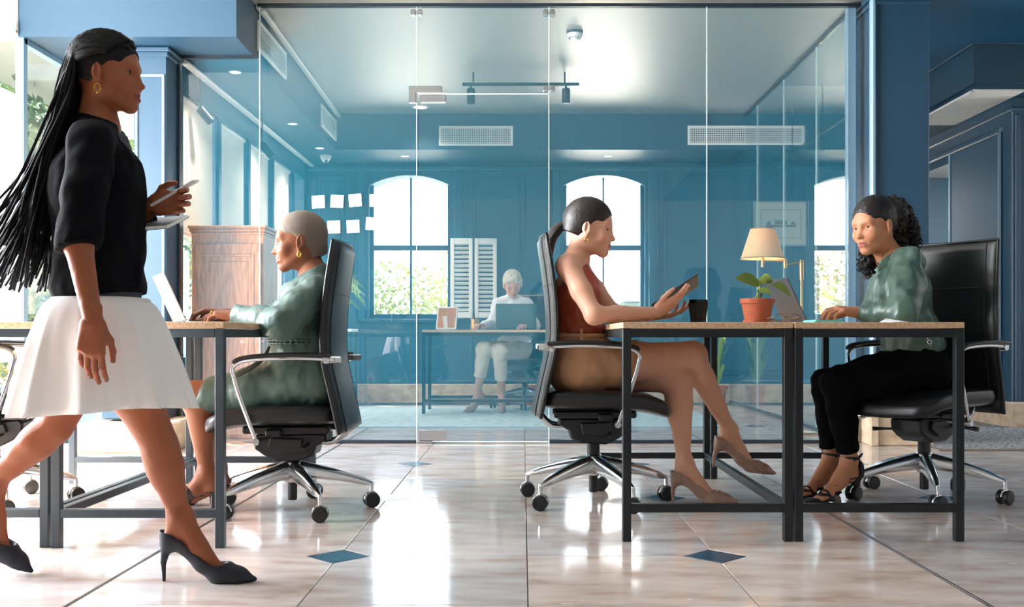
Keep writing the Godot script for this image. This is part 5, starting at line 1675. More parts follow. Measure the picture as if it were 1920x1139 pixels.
		for k in 9:
			var a := lerpf(-1.15, 1.1, k / 8.0)
			var el := lerpf(0.32, -0.12, dn) - 0.06 * absf(a)
			l.append(T * (Vector3(s * 0.031, 0, 0.0555) + Basis.from_euler(Vector3(0, s * 0.18, 0)) * (Vector3(cos(el) * sin(a) * 0.0149, sin(el) * 0.0135, cos(el) * cos(a) * 0.0136) * 1.05)))
		la.tube(l, [0.0004, 0.0009, 0.0011, 0.0012, 0.0013, 0.0013, 0.0012, 0.001, 0.0005], 5)
		l = []
		for k in 7:
			var t := k / 6.0
			l.append(T * Vector3(s * lerpf(0.014, 0.049, t), 0.0185 + 0.008 * sin(t * 2.4), 0.0755 - 0.021 * t * t))
		var bw := Msh.new()
		la.tube(l, [0.0022, 0.0032, 0.0033, 0.003, 0.0026, 0.0018, 0.0008], 6, true, 0.55, T.basis.z.normalized())
	var we := wear("eye", w, mat("eye white", rgb(232, 226, 220), 0.25))
	wear("iris", ir, mat("iris", Color.WHITE, 0.15, 0.0, {"vc": 1}), we)
	wear("eyelashes_and_brows", la, mat("brow %s" % brow.to_html(), brow, 0.8))

func hair_shell(T: Transform3D, grow: float, carve_r: float, nape: float, nz: FastNoiseLite = null, amp := 0.0) -> Field:
	var f := Field.new(Vector3(-0.12, -0.14, -0.17), Vector3(0.12, 0.15, 0.12), 0.0036 * coarse)
	f.ell(Vector3(0, 0.032, -0.0185 - grow * 0.6), Vector3(0.0725, 0.086, 0.094) + Vector3.ONE * grow, Basis.IDENTITY, 0.01)
	f.cap(Vector3(0, -0.03, -0.06), Vector3(0, nape, -0.055), 0.05 + grow, 0.041 + grow, 0.02)
	f.ell(Vector3(0, -0.045, 0.125), Vector3(carve_r * 0.86, carve_r * 1.05, carve_r), Basis.IDENTITY, 0.006, true)
	for s in [-1.0, 1.0]:
		f.ell(Vector3(s * 0.084, -0.016, -0.008), Vector3(0.02, 0.032, 0.021), Basis.IDENTITY, 0.006, true)
		f.ell(Vector3(s * 0.08, -0.04, 0.042), Vector3(0.04, 0.075, 0.05), Basis.IDENTITY, 0.012, true)
	f.cut(Vector3(0, nape, 0), Vector3(0, -1, -0.3))
	if nz: f.ripple(nz, amp)
	return f

# a hand: wrist at the origin, fingers along +z, back of the hand +y, the thumb on side s (x)
func hand(body: Msh, T: Transform3D, s: float, curl: Array, thumb: Array, col: Color, spread := 1.0, nail := Color(0.8, 0.55, 0.5)) -> void:
	var f := Field.new(Vector3(-0.075, -0.1, -0.05), Vector3(0.075, 0.045, 0.21), 0.0031 * coarse)
	f.cap(Vector3(0, 0, -0.03), Vector3(0, 0, 0.008), 0.0225, 0.0255, 0.012, Vector3.UP, 0.76)
	var bx_ := [0.026, 0.0085, -0.009, -0.0255]
	var bz := [0.083, 0.087, 0.083, 0.073]
	var ln := [[0.041, 0.025, 0.019], [0.046, 0.029, 0.02], [0.042, 0.027, 0.02], [0.032, 0.02, 0.018]]
	var tips := []
	for k in 4:
		var rad: float = [0.0086, 0.0088, 0.0084, 0.0074][k]
		var p := Vector3(s * bx_[k], 0.002, bz[k])
		f.cap(Vector3(s * bx_[k] * 0.62, 0, 0.012), p, 0.0155, 0.0112, 0.012)
		var yaw: float = s * bx_[k] * 4.2 * spread
		var an := 0.0
		var c = curl[k]
		for q in 3:
			an += (c[q] if c is Array else c * [0.75, 1.0, 0.6][q])
			var d := Vector3(sin(yaw) * cos(an), -sin(an), cos(yaw) * cos(an))
			var e: Vector3 = p + d * ln[k][q]
			f.cap(p, e, rad * (1.0 - q * 0.1), rad * (0.92 - q * 0.1), 0.0035)
			if q == 2: tips.append([e, d, rad])
			p = e
	# heel of the palm and thumb
	f.cap(Vector3(s * 0.016, -0.01, 0.018), Vector3(s * 0.028, -0.012, 0.05), 0.0145, 0.012, 0.012)
	f.cap(Vector3(-s * 0.018, -0.008, 0.02), Vector3(-s * 0.022, -0.006, 0.058), 0.0125, 0.011, 0.012)
	var tp := Vector3(s * 0.02, -0.008, 0.022)
	var tl := [0.038, 0.03, 0.026]
	for q in 3:
		var d: Vector3 = Vector3(s * thumb[q].x, thumb[q].y, thumb[q].z).normalized()
		var e: Vector3 = tp + d * tl[q]
		f.cap(tp, e, [0.0135, 0.0098, 0.0088][q], [0.0102, 0.009, 0.0072][q], 0.006)
		if q == 2: tips.append([e, d, 0.0085])
		tp = e
	body.col = col
	var spots := []
	f.net(body, spots, T)
	# nails
	body.col = nail
	for t in tips:
		var up: Vector3 = Vector3.UP - t[1] * t[1].y
		up = up.normalized() if up.length() > 0.1 else Vector3(0, 0, 1)
		if t == tips[4]: up = (Vector3(s * 0.6, 0.6, 0) - t[1] * Vector3(s * 0.6, 0.6, 0).dot(t[1])).normalized()
		var rt: Vector3 = up.cross(t[1])
		body.ball(T * Transform3D(Basis(rt * t[2] * 0.62, up * 0.0016, t[1] * 0.0068), t[0] + up * t[2] * 0.62 - t[1] * 0.001), 5, 8)
	body.col = col

# foot in a raised shoe: heel at z = 0, toe along +z, floor y = 0, heel height hh
func foot(body: Msh, T: Transform3D, hh: float, col: Color, shin: Vector3, toes := false) -> void:
	var f := Field.new(Vector3(-0.065, -0.005, -0.09), Vector3(0.065, hh + 0.24, 0.24), 0.0042 * coarse)
	var an := Vector3(0, hh + 0.088, 0.022)
	f.cap(an, an + shin * 0.14, 0.0315, 0.034, 0.02)
	f.cap(an, Vector3(0, hh + 0.028, 0.004), 0.03, 0.025, 0.02)
	for s in [-1.0, 1.0]: f.ell(an + Vector3(s * 0.027, -0.004, 0.002), Vector3.ONE * 0.012, Basis.IDENTITY, 0.012)
	f.cap(an + Vector3(0, -0.01, 0.01), Vector3(0, hh * 0.5 + 0.05, 0.075), 0.031, 0.028, 0.025)
	f.cap(Vector3(0, hh + 0.02, 0.0), Vector3(0, hh * 0.35 + 0.03, 0.09), 0.022, 0.024, 0.02)
	f.cap(Vector3(0, hh * 0.5 + 0.05, 0.075), Vector3(0, 0.028, 0.142), 0.028 if toes else 0.025, 0.021 if toes else 0.017, 0.02)
	var bw := 0.018 if toes else 0.011
	f.cap(Vector3(-bw, 0.026, 0.135), Vector3(bw, 0.026, 0.138), bw + 0.003 if toes else 0.0165, bw + 0.003 if toes else 0.0165, 0.015)
	for k in 5:
		var x: float = [-0.026, -0.013, -0.001, 0.011, 0.024][k]
		f.cap(Vector3(x * (0.9 if toes else 0.5), 0.024, 0.145), Vector3(x * (1.0 if toes else 0.4), 0.014, [0.182, 0.19, 0.192, 0.19, 0.186][k]), 0.012, 0.0085, 0.006)
	body.col = col
	f.net(body, [], T)

func shoe(kind: String, T: Transform3D, hh: float, ma: Material, called := "shoe") -> MeshInstance3D:
	var m := Msh.new()
	var f := Field.new(Vector3(-0.06, -0.006, -0.06), Vector3(0.06, hh + 0.11, 0.27), 0.0034 * coarse)
	var p := [Vector3(0, hh + 0.014, 0.0), Vector3(0, hh * 0.86 + 0.012, 0.045), Vector3(0, hh * 0.36 + 0.012, 0.098), Vector3(0, 0.018, 0.145), Vector3(0, 0.013, 0.195), Vector3(0, 0.009, 0.24)]
	if kind == "pump":
		for q in 5: f.cap(p[q] + Vector3.UP * [0.012, 0.01, 0.012, 0.008, 0.002][q], p[q + 1] + Vector3.UP * [0.012, 0.01, 0.012, 0.008, 0.002, 0.0][q + 1], [0.031, 0.031, 0.034, 0.037, 0.028][q], [0.031, 0.034, 0.037, 0.028, 0.007][q], 0.012)
		f.cap(p[0] + Vector3(0, 0.03, -0.004), p[0], 0.03, 0.031, 0.01)
		f.cap(Vector3(0, hh + 0.07, -0.002), Vector3(0, hh + 0.03, 0.0), 0.027, 0.026, 0.004, Vector3.ZERO, 1.0, true)
		f.cap(Vector3(0, hh + 0.045, 0.0), Vector3(0, hh * 0.4 + 0.05, 0.09), 0.025, 0.0285, 0.004, Vector3.ZERO, 1.0, true)
		f.cap(Vector3(0, hh * 0.4 + 0.05, 0.09), Vector3(0, 0.05, 0.135), 0.0285, 0.024, 0.004, Vector3.ZERO, 1.0, true)
		f.cut(Vector3(0, hh + 0.047, -0.03), Vector3(0, 1, 0.2))
		f.cap(Vector3(0, hh + 0.1, 0.0), Vector3(0, 0.085, 0.13), 0.045, 0.045, 0.004, Vector3.ZERO, 1.0, true)
		f.cap(Vector3(0, hh + 0.004, -0.014), Vector3(0, hh * 0.55, -0.024), 0.016, 0.0085, 0.014)
		f.cap(Vector3(0, hh * 0.55, -0.024), Vector3(0, 0.003, -0.022), 0.0075, 0.0052, 0.004)
	else:
		if kind == "sandal":
			f.cap(Vector3(0, hh + 0.026, -0.012), Vector3(0, hh + 0.05, -0.008), 0.034, 0.036, 0.005)
			f.cap(Vector3(0, hh + 0.02, 0.0), Vector3(0, hh + 0.09, 0.012), 0.0275, 0.031, 0.004, Vector3.ZERO, 1.0, true)
			f.cut(Vector3(0, hh + 0.04, -0.006), Vector3(0, 0.1, 1), 1.0)
		for q in 5: f.cap(p[q] - Vector3(0, 0.006, 0), p[q + 1] - Vector3(0, 0.006 - (0.004 if q > 2 else 0.0), 0), [0.028, 0.027, 0.03, 0.036, 0.03][q], [0.027, 0.03, 0.036, 0.03, 0.018][q], 0.008, Vector3.UP, 0.28)
		f.cap(Vector3(0, hh - 0.002, -0.008), Vector3(0, 0.016, -0.006), 0.021, 0.018, 0.01)
		f.cut(Vector3(0, 0.0005, 0), Vector3(0, -1, 0))
		if kind == "mule":
			f.cap(Vector3(0, hh * 0.5 + 0.04, 0.085), Vector3(0, 0.03, 0.15), 0.037, 0.036, 0.01)
			f.cap(Vector3(0, 0.03, 0.15), Vector3(0, 0.016, 0.178), 0.036, 0.026, 0.01)
			f.cap(Vector3(0, hh * 0.5 + 0.045, 0.07), Vector3(0, 0.028, 0.15), 0.032, 0.03, 0.004, Vector3.ZERO, 1.0, true)
			f.cap(Vector3(0, 0.028, 0.15), Vector3(0, 0.02, 0.24), 0.029, 0.02, 0.004, Vector3.ZERO, 1.0, true)
			f.cap(Vector3(0, hh + 0.05, 0.0), Vector3(0, hh * 0.7 + 0.05, 0.055), 0.042, 0.036, 0.004, Vector3.ZERO, 1.0, true)
	f.cut(Vector3(0, 0.0, 0), Vector3(0, -1, 0))
	f.net(m, [], T, 8.0)
	if kind == "sandal":
		var bp := []
		for k in 15:      # toe strap
			var a := PI * k / 14
			for e in [[1.0, -0.013], [1.0, 0.013], [0.9, 0.013], [0.9, -0.013]]:
				bp.append(T * Vector3(cos(a) * 0.0445 * e[0], 0.006 + sin(a) * 0.0465 * e[0], 0.143 + e[1]))
		m.grid(bp, 15, 4, true, false)
		var ring := []
		for k in 21: ring.append(T * Vector3(0.041 * cos(TAU * k / 20), hh + 0.092 + 0.004 * sin(TAU * k / 20), 0.022 + 0.041 * sin(TAU * k / 20)))
		m.tube(ring, [0.006], 8, false, 0.4, T.basis.y.cross(Vector3(1, 0, 0)).normalized())
		m.tube([T * Vector3(0.0, hh + 0.09, -0.016), T * Vector3(0.002, hh + 0.096, -0.032), T * Vector3(0.004, hh + 0.108, -0.042)], [0.005, 0.006, 0.003], 6)
		m.box(T * at(Vector3(0.043, hh + 0.092, 0.03)), Vector3(0.006, 0.016, 0.018), 0.003)
	return wear(called, m, ma)

func look_basis(z: Vector3, y: Vector3) -> Basis:
	z = z.normalized()
	var x := y.cross(z).normalized()
	return Basis(x, z.cross(x), z)

func earring(T: Transform3D, s: float, r: float, thick: float, ma: Material) -> void:
	var m := Msh.new()
	var ring := []
	for k in 17: ring.append(T * (Vector3(s * 0.078, -0.046 - r, -0.004) + Vector3(0.002 * s, r * cos(TAU * k / 16), r * 0.7 * sin(TAU * k / 16))))
	m.tube(ring, [thick], 8, false)
	wear("earring", m, ma)

func people() -> void:
	mat("skin", Color.WHITE, 0.48, 0.0, {"vc": 1, "sss": 0.06, "spec": 0.4})
	woman_dress()
	woman_tablet()
	woman_curly()
	woman_walking()
	coarse = 1.8
	woman_meeting()
	coarse = 1.0

func satin(key: String, c: Color, rough := 0.38) -> StandardMaterial3D:
	return mat(key, c, rough, 0.0, {"rim": 0.35, "norm": ntex("cloth folds", 0.012, [], true, FastNoiseLite.TYPE_SIMPLEX_SMOOTH, 3, 512, 8.0), "scale": Vector3(0.7, 0.5, 0.7), "ns": 0.06})

func torso(F: Field, p: Array, fwd: Vector3, g: float) -> void:
	# p: [centre, half depth, half height, half width], from the hips up
	var lat := fwd.cross(Vector3.UP).normalized()
	for k in p.size():
		var a: Vector3 = p[maxi(k - 1, 0)][0]
		var b: Vector3 = p[mini(k + 1, p.size() - 1)][0]
		var up := (b - a).normalized()
		var fw := up.cross(lat).normalized()
		if fw.dot(fwd) < 0: fw = -fw
		F.ell(p[k][0], Vector3(p[k][1] + g, p[k][2] + g, p[k][3] + g), Basis(fw, up, lat), 0.05)

func woman_dress() -> void:
	person("person with cropped blonde hair in a green satin dress typing at the left desk", Vector3(-0.93, 0, -4.17))
	var sk := lin(144, 90, 66)
	var b := Msh.new()
	b.col = sk
	var T := Transform3D(look_basis(Vector3(-0.975, -0.07, 0.2), Vector3(-0.06, 1, 0.0)).scaled(Vector3.ONE * 1.05), W(558, 454, 4.18))
	head(b, T, sk, lin(128, 62, 58), Color(0.03, 0.015, 0.008), Color(0.03, 0.018, 0.012), {"lips": 1.25, "nose": 1.25, "look": 0.45, "gaze": 0.1})
	var hp := W(588, 708, 4.18)
	var nb := W(590, 520, 4.18)
	var shn := W(588, 548, 4.03)
	var shf := W(586, 545, 4.34)
	var eln := W(528, 607, 3.9)
	var elf := W(515, 598, 4.45)
	var wrn := W(444, 592, 4.05)
	var wrf := W(424, 590, 4.27)
	var hn := W(590, 716, 4.08); var hf := W(590, 716, 4.28)
	var kn := W(368, 745, 4.1); var kf := W(378, 745, 4.3)
	var Tn := at(Vector3(W(399, 900, 4.12).x, 0, -4.12), look_basis(Vector3(-1, 0, 0.12), Vector3.UP))
	var Tf := at(Vector3(W(420, 900, 4.3).x, 0, -4.3), look_basis(Vector3(-1, 0, 0.05), Vector3.UP))
	var an := Tn * Vector3(0, 0.16, 0.022); var af := Tf * Vector3(0, 0.16, 0.022)
	var F := Field.new(Vector3(-1.6, 0.02, -4.6), Vector3(-0.7, 1.15, -3.8), 0.0095)
	torso(F, [[hp, 0.115, 0.11, 0.16], [W(568, 640, 4.18), 0.1, 0.12, 0.13], [W(578, 570, 4.18), 0.095, 0.13, 0.14]], Vector3.LEFT, -0.012)
	F.cap(T * Vector3(0, -0.07, -0.04), nb, 0.047, 0.058, 0.03)
	F.cap(nb, shn, 0.05, 0.048, 0.03); F.cap(nb, shf, 0.05, 0.048, 0.03)
	F.chain([shn, eln, wrn], [0.045, 0.036, 0.026], 0.02); F.chain([shf, elf, wrf], [0.045, 0.036, 0.026], 0.02)
	for q in [[hn, kn, an], [hf, kf, af]]:
		F.cap(q[0], q[1], 0.082, 0.062, 0.03)
		F.cap(q[1], q[2], 0.056, 0.029, 0.02)
		F.cap(q[1].lerp(q[2], 0.1) + Vector3(0.018, 0, 0), q[1].lerp(q[2], 0.5) + Vector3(0.016, 0, 0), 0.04, 0.035, 0.03)
		F.ell(q[1] + Vector3(-0.018, 0.008, 0), Vector3(0.045, 0.048, 0.046), Basis.IDENTITY, 0.03)
	F.net(b)
	foot(b, Tn, 0.075, sk, (kn - an).normalized() * Tn.basis, true); foot(b, Tf, 0.075, sk, (kf - af).normalized() * Tf.basis, true)
	var hT := Transform3D(look_basis(Vector3(-1, 0.1, -0.1), Vector3(0.1, 1, 0.15)), wrn)
	hand(b, hT, -1.0, [[0.5, 0.5, 0.35], [0.45, 0.6, 0.4], [0.55, 0.65, 0.4], [0.6, 0.6, 0.3]], [Vector3(0.5, -0.35, 0.8), Vector3(0.1, -0.3, 1), Vector3(0.0, -0.2, 1)], sk, 1.0, lin(90, 40, 40))
	var hT2 := Transform3D(look_basis(Vector3(-1, 0.16, 0.12), Vector3(0.1, 1, 0)), wrf)
	hand(b, hT2, 1.0, [[0.6, 0.6, 0.3], [0.5, 0.8, 0.4], [0.5, 0.7, 0.4], [0.6, 0.6, 0.3]], [Vector3(0.5, -0.45, 0.8), Vector3(0.1, -0.4, 1), Vector3(0.0, -0.3, 1)], sk, 1.0, lin(90, 40, 40))
	wear("body", b, mats["skin"])
	# cropped hair
	var h := Msh.new()
	var hf_ := hair_shell(T, 0.0035, 0.122, -0.085, noise(300.0, 4), 0.0012)
	hf_.net(h, [], T)
	wear("hair", h, mat("cropped hair", Color.WHITE, 0.75, 0.0, {"tex": ntex("stubble", 0.12, [[0.0, rgb(56, 42, 34)], [0.5, rgb(116, 102, 90)], [1.0, rgb(178, 168, 156)]], false, FastNoiseLite.TYPE_SIMPLEX, 2), "scale": Vector3(8, 8, 8)}))
	var gold := mat("gold", rgb(226, 178, 84), 0.2, 1.0)
	earring(T, -1.0, 0.009, 0.0042, gold); earring(T, 1.0, 0.009, 0.0042, gold)
	# ring
	var r := Msh.new()
	var ring := []
	for k in 13: ring.append(hT * Vector3(0.009 * 1.0 + 0.0105 * cos(TAU * k / 12), -0.005 + 0.0105 * sin(TAU * k / 12), 0.098))
	r.tube(ring, [0.0018], 6, false)
	r.ball(hT * Transform3D(Basis().scaled(Vector3(0.005, 0.004, 0.006)), Vector3(0.009, 0.007, 0.098)), 6, 8)
	wear("finger_ring", r, gold)
	# dress
	var D := Field.new(Vector3(-1.55, 0.32, -4.65), Vector3(-0.68, 1.1, -3.76), 0.0078)
	torso(D, [[hp + Vector3(0.0, 0.0, 0), 0.12, 0.115, 0.17], [W(562, 655, 4.18), 0.122, 0.075, 0.15], [W(568, 625, 4.18), 0.112, 0.07, 0.14], [W(574, 570, 4.18), 0.103, 0.12, 0.15]], Vector3.LEFT, 0.006)
	D.cap(nb, shn, 0.056, 0.056, 0.03); D.cap(nb, shf, 0.056, 0.056, 0.03)
	D.cap(T * Vector3(0, -0.12, -0.045), nb, 0.056, 0.066, 0.02)
	D.chain([shn, shn.lerp(eln, 0.5), eln], [0.057, 0.064, 0.062], 0.03)
	D.chain([eln, eln.lerp(wrn, 0.45), wrn.lerp(eln, 0.06)], [0.062, 0.052, 0.04], 0.025)
	D.chain([shf, elf, wrf.lerp(elf, 0.06)], [0.06, 0.055, 0.037], 0.03)
	for q in [[hn, kn], [hf, kf]]: D.chain([q[0], q[0].lerp(q[1], 0.5), q[1]], [0.1, 0.086, 0.072], 0.05)
	D.cap(hn.lerp(kn, 0.3) + Vector3(0, 0.02, -0.1), hn.lerp(kn, 0.9) + Vector3(0, 0.0, -0.09), 0.07, 0.055, 0.05)
	D.ripple(noise(9.0, 21), 0.008, Vector3(1.0, 0.5, 1.0))
	D.ripple(noise(26.0, 22), 0.004, Vector3(1.2, 0.6, 1))
	# gathers at the waist
	D.cut(wrn.lerp(eln, 0.02), wrn - eln, 0.12); D.cut(wrf.lerp(elf, 0.02), wrf - elf, 0.12)
	D.cut(W(381, 735, 4.1), Vector3(-1, 0.35, 0), 0.4)
	D.cut(T * Vector3(0, -0.118, -0.045), Vector3(-0.55, 0.85, 0), 0.13)
	var dm := Msh.new()
	D.net(dm)
	var ds := satin("green satin", rgb(68, 92, 84), 0.42)
	var dn := wear("dress", dm, ds)
	dm = Msh.new()
	for row in 2:      # shirred elastic
		var wl := []
		var wr := []
		for k in 121:
			var a := TAU * k / 120
			wl.append(W(564, 641, 4.18) + Vector3(cos(a) * 0.1235, 0.006 - 0.012 * row, sin(a) * 0.155))
			wr.append(0.0055 + 0.0028 * sin(k * 1.9))
		dm.tube(wl, wr, 6, false)
	wear("waist_gathers", dm, ds, dn)
	dm = Msh.new()
	dm.tube(curve([eln.lerp(wrn, 0.86) + Vector3(0, 0.041, 0), eln.lerp(wrn, 0.86) + Vector3(0, 0.0, 0.042), eln.lerp(wrn, 0.86) + Vector3(0, -0.038, 0.0)], 8), [0.005], 6)
	wear("cuff_fold", dm, ds, dn)
	dm = Msh.new()
	dm.tube(curve([W(505, 650, 4.06), W(494, 672, 4.02), W(470, 690, 3.99), W(443, 704, 3.985)], 10), [0.004, 0.006, 0.008, 0.009, 0.01, 0.011, 0.012, 0.013, 0.013, 0.013, 0.012], 6, true, 0.3, Vector3(0, 0.3, 1))
	wear("tie_belt", dm, mat("tie belt", rgb(46, 56, 54), 0.5), dn)
	var pat := mat("patent leather", rgb(16, 16, 18), 0.08, 0.0, {"coat": 1.0})
	shoe("mule", Tn, 0.075, pat); shoe("mule", Tf, 0.075, pat)

func woman_tablet() -> void:
	person("person with a dark ponytail, rust top and tan skirt holding a tablet, legs crossed", Vector3(0.3, 0, -4.39))
	var sk := lin(220, 168, 142)
	var b := Msh.new()
	b.col = sk
	var T := Transform3D(look_basis(Vector3(0.96, -0.14, 0.2), Vector3(0.16, 1, 0.02)).scaled(Vector3.ONE * 1.05), W(1110, 428, 4.38))
	head(b, T, sk, lin(176, 92, 88), Color(0.05, 0.025, 0.012), Color(0.04, 0.022, 0.015), {"look": 0.75, "face": 0.97})
	var hp := W(1082, 690, 4.39)
	var nb := W(1079, 493, 4.38)
	var sn := W(1066, 500, 4.22); var sf := W(1082, 502, 4.54)
	var en := W(1114, 592, 4.1); var ef := W(1150, 588, 4.6)
	var wn := W(1230, 586, 4.25); var wf := W(1222, 593, 4.5)
	var hn := W(1088, 690, 4.29); var hf := W(1088, 690, 4.49)
	var kn := W(1296, 668, 4.38); var an := W(1366, 803, 4.5)
	var kf := W(1272, 712, 4.36)
	# planted left shoe, and the right one hanging from the crossed leg
	var Tf := at(Vector3(W(1272, 900, 4.36).x, 0, -4.36), look_basis(Vector3(1, 0, 0.12), Vector3.UP))
	var af := Tf * Vector3(0, 0.178, 0.022)
	var nz := (W(1452, 826, 4.47) - W(1338, 830, 4.5)).normalized()
	nz = Vector3(1, -0.12, 0.1).normalized()
	var ny := Vector3(-0.05, 1, 0)
	var Bn := look_basis(nz, ny)
	var Tn := Transform3D(Bn, an - Bn * Vector3(0, 0.178, 0.022))
	var F := Field.new(Vector3(0.05, 0.02, -4.78), Vector3(0.98, 1.18, -3.98), 0.0088)
	torso(F, [[hp, 0.115, 0.11, 0.16], [W(1086, 625, 4.39), 0.09, 0.12, 0.125], [W(1076, 555, 4.39), 0.09, 0.13, 0.135]], Vector3.RIGHT, -0.006)
	F.cap(T * Vector3(0, -0.06, -0.035), nb, 0.046, 0.052, 0.03)
	F.cap(nb, sn, 0.045, 0.045, 0.035); F.cap(nb, sf, 0.045, 0.045, 0.035)
	F.ell(sn, Vector3.ONE * 0.052, Basis.IDENTITY, 0.02); F.ell(sf, Vector3.ONE * 0.052, Basis.IDENTITY, 0.02)
	F.chain([sn, sn.lerp(en, 0.5), en, en.lerp(wn, 0.35), wn], [0.047, 0.042, 0.036, 0.034, 0.0235], 0.02)
	F.chain([sf, sf.lerp(ef, 0.5), ef, ef.lerp(wf, 0.35), wf], [0.047, 0.042, 0.036, 0.034, 0.0235], 0.02)
	F.chain([hn, hn.lerp(kn, 0.5), kn], [0.088, 0.08, 0.062], 0.03)
	F.chain([hf, hf.lerp(kf, 0.5), kf], [0.085, 0.078, 0.058], 0.02)
	F.chain([kn, kn.lerp(an, 0.3), kn.lerp(an, 0.7), an], [0.057, 0.053, 0.038, 0.028], 0.008)
	F.chain([kf, kf.lerp(af, 0.3), kf.lerp(af, 0.7), af], [0.057, 0.055, 0.038, 0.028], 0.008)
	F.cap(kf.lerp(af, 0.12) - Vector3(0.018, 0, 0), kf.lerp(af, 0.45) - Vector3(0.016, 0, 0), 0.042, 0.036, 0.03)
	F.ell(kn + Vector3(0.012, 0.006, 0), Vector3.ONE * 0.052, Basis.IDENTITY, 0.03)
	F.ell(kf + Vector3(0.014, 0.002, 0), Vector3.ONE * 0.05, Basis.IDENTITY, 0.03)
	F.net(b)
	foot(b, Tf, 0.09, sk, (kf - af).normalized() * Tf.basis); foot(b, Tn, 0.09, sk, (kn - an).normalized() * Tn.basis)
	# hands on the tablet
	var c := Vector3(0.645, 0.876, -4.375)
	var ty := Vector3(0.83, 0.557, 0).normalized()          # up the tablet
	var tz := Vector3(-0.47, 0.02, 0.88)
	tz = (tz - ty * tz.dot(ty)).normalized()
	var tn := ty.cross(tz)                                                       # towards her face or away
	if tn.y < 0: tn = -tn
	hand(b, Transform3D(look_basis(ty * 0.9 + Vector3(0.1, 0.0, -0.12), tn * -1.0 + Vector3(0.0, 0, 0.35)), wn), 1.0, [[0.1, 0.2, 0.15], [0.12, 0.25, 0.2], [0.2, 0.3, 0.2], [0.3, 0.35, 0.2]], [Vector3(0.75, -0.1, 0.75), Vector3(0.25, -0.15, 1), Vector3(0.0, -0.15, 1)], sk, 1.0, lin(236, 196, 184))
	hand(b, Transform3D(look_basis(Vector3(0.98, 0.06, 0.2), tn * -1.0 + Vector3(0.0, 0, -0.3)), wf), -1.0, [[0.2, 0.3, 0.3], [0.3, 0.4, 0.3], [0.4, 0.5, 0.3], [0.5, 0.5, 0.3]], [Vector3(0.75, -0.3, 0.6), Vector3(0.3, -0.3, 1), Vector3(0.0, -0.2, 1)], sk, 1.0, lin(236, 196, 184))
	wear("body", b, mats["skin"])
	# sleek hair and ponytail
	var h := Msh.new()
	h.col = Color.WHITE
	var hs := hair_shell(T, 0.0075, 0.112, -0.055)
	hs.net(h, [], T)
	var tail := []
	for k in 9:
		var t := k / 8.0
		tail.append(T * Vector3(0.0 + 0.02 * t, 0.0 - 0.14 * t * t - 0.03 * t, -0.112 - 0.05 * sin(t * 2.2)))
	h.tube(tail, [0.013, 0.019, 0.022, 0.023, 0.023, 0.021, 0.018, 0.012, 0.005], 14)
	for k in 28:
		var a := TAU * k / 28
		var l := []
		for q in 9:
			var t := q / 8.0
			var rr := 0.021 * sin(clampf(t * 1.1 + 0.15, 0, 1) * PI) + 0.004
			l.append(tail[q] + T.basis * Vector3(cos(a) * rr, 0, sin(a) * rr) )
		h.tube(l, [0.0028], 5)
	var hm := mat("dark brown hair", rgb(36, 26, 23), 0.4, 0.0, {"norm": ntex("hair strands", 0.03, [], true, FastNoiseLite.TYPE_SIMPLEX, 3, 512, 10.0), "scale": Vector3(3, 14, 3), "ns": 0.4})
	wear("hair", h, hm)
	h = Msh.new()
	h.tube([T * Vector3(0, -0.002, -0.1), T * Vector3(0, -0.012, -0.122)], [0.019, 0.018], 14)
	wear("hair_tie", h, mats["dark frame"])
	var gold: Material = mats["gold"]
	earring(T, 1.0, 0.008, 0.0018, gold); earring(T, -1.0, 0.008, 0.0018, gold)
	# top
	var D := Field.new(Vector3(0.05, 0.68, -4.65), Vector3(0.5, 1.08, -4.12), 0.0068)
	torso(D, [[W(1086, 640, 4.39), 0.105, 0.06, 0.145], [W(1086, 615, 4.39), 0.1, 0.1, 0.135], [W(1078, 555, 4.39), 0.096, 0.13, 0.14]], Vector3.RIGHT, 0.004)
	for s in [-1.0, 1.0]: D.ell(W(1106, 555, 4.39 - s * 0.06), Vector3(0.05, 0.055, 0.055), Basis.IDENTITY, 0.03)
	D.cap(W(1090, 500, 4.33), W(1100, 535, 4.34), 0.03, 0.05, 0.02); D.cap(W(1090, 500, 4.44), W(1100, 535, 4.43), 0.03, 0.05, 0.02)
	D.ripple(noise(16.0, 31), 0.007, Vector3(1, 1, 1))
	D.cut(W(1052, 535, 4.39), Vector3(-0.62, 0.78, 0), 0.3)
	D.cut(W(1100, 497, 4.39), Vector3(0.1, 1, 0), 0.3)
	D.cut(W(1086, 626, 4.39), Vector3(0, -1, 0), 0.4)
	var dm := Msh.new()
	D.net(dm)
	var rust := mat("rust silk", rgb(168, 74, 48), 0.45, 0.0, {"rim": 0.3})
	var tp := wear("sleeveless_top", dm, rust)
	dm = Msh.new()
	var strap := []
	for k in 13:
		var a := PI * k / 12
		strap.append(nb + Vector3(0.012 - 0.06 * sin(a), 0.022 + 0.012 * sin(a), cos(a) * 0.062))
	strap.push_front(W(1094, 503, 4.32)); strap.append(W(1094, 503, 4.45))
	dm.tube(strap, [0.007], 6, true, 0.5)
	wear("neck_strap", dm, rust, tp)
	# skirt
	D = Field.new(Vector3(0.04, 0.36, -4.66), Vector3(0.58, 0.8, -4.1), 0.0075)
	torso(D, [[hp, 0.122, 0.12, 0.17], [W(1086, 640, 4.39), 0.11, 0.06, 0.15]], Vector3.RIGHT, 0.008)
	D.chain([hn, hn.lerp(kn, 0.55)], [0.102, 0.09], 0.05); D.chain([hf, hf.lerp(kf, 0.55)], [0.1, 0.09], 0.05)
	D.ripple(noise(12.0, 33), 0.009, Vector3(1, 0.6, 1))
	D.cut(W(1194, 668, 4.3), Vector3(1, -0.12, 0), 0.4)
	D.cut(W(1086, 620, 4.39), Vector3(0.05, 1, 0), 0.4)
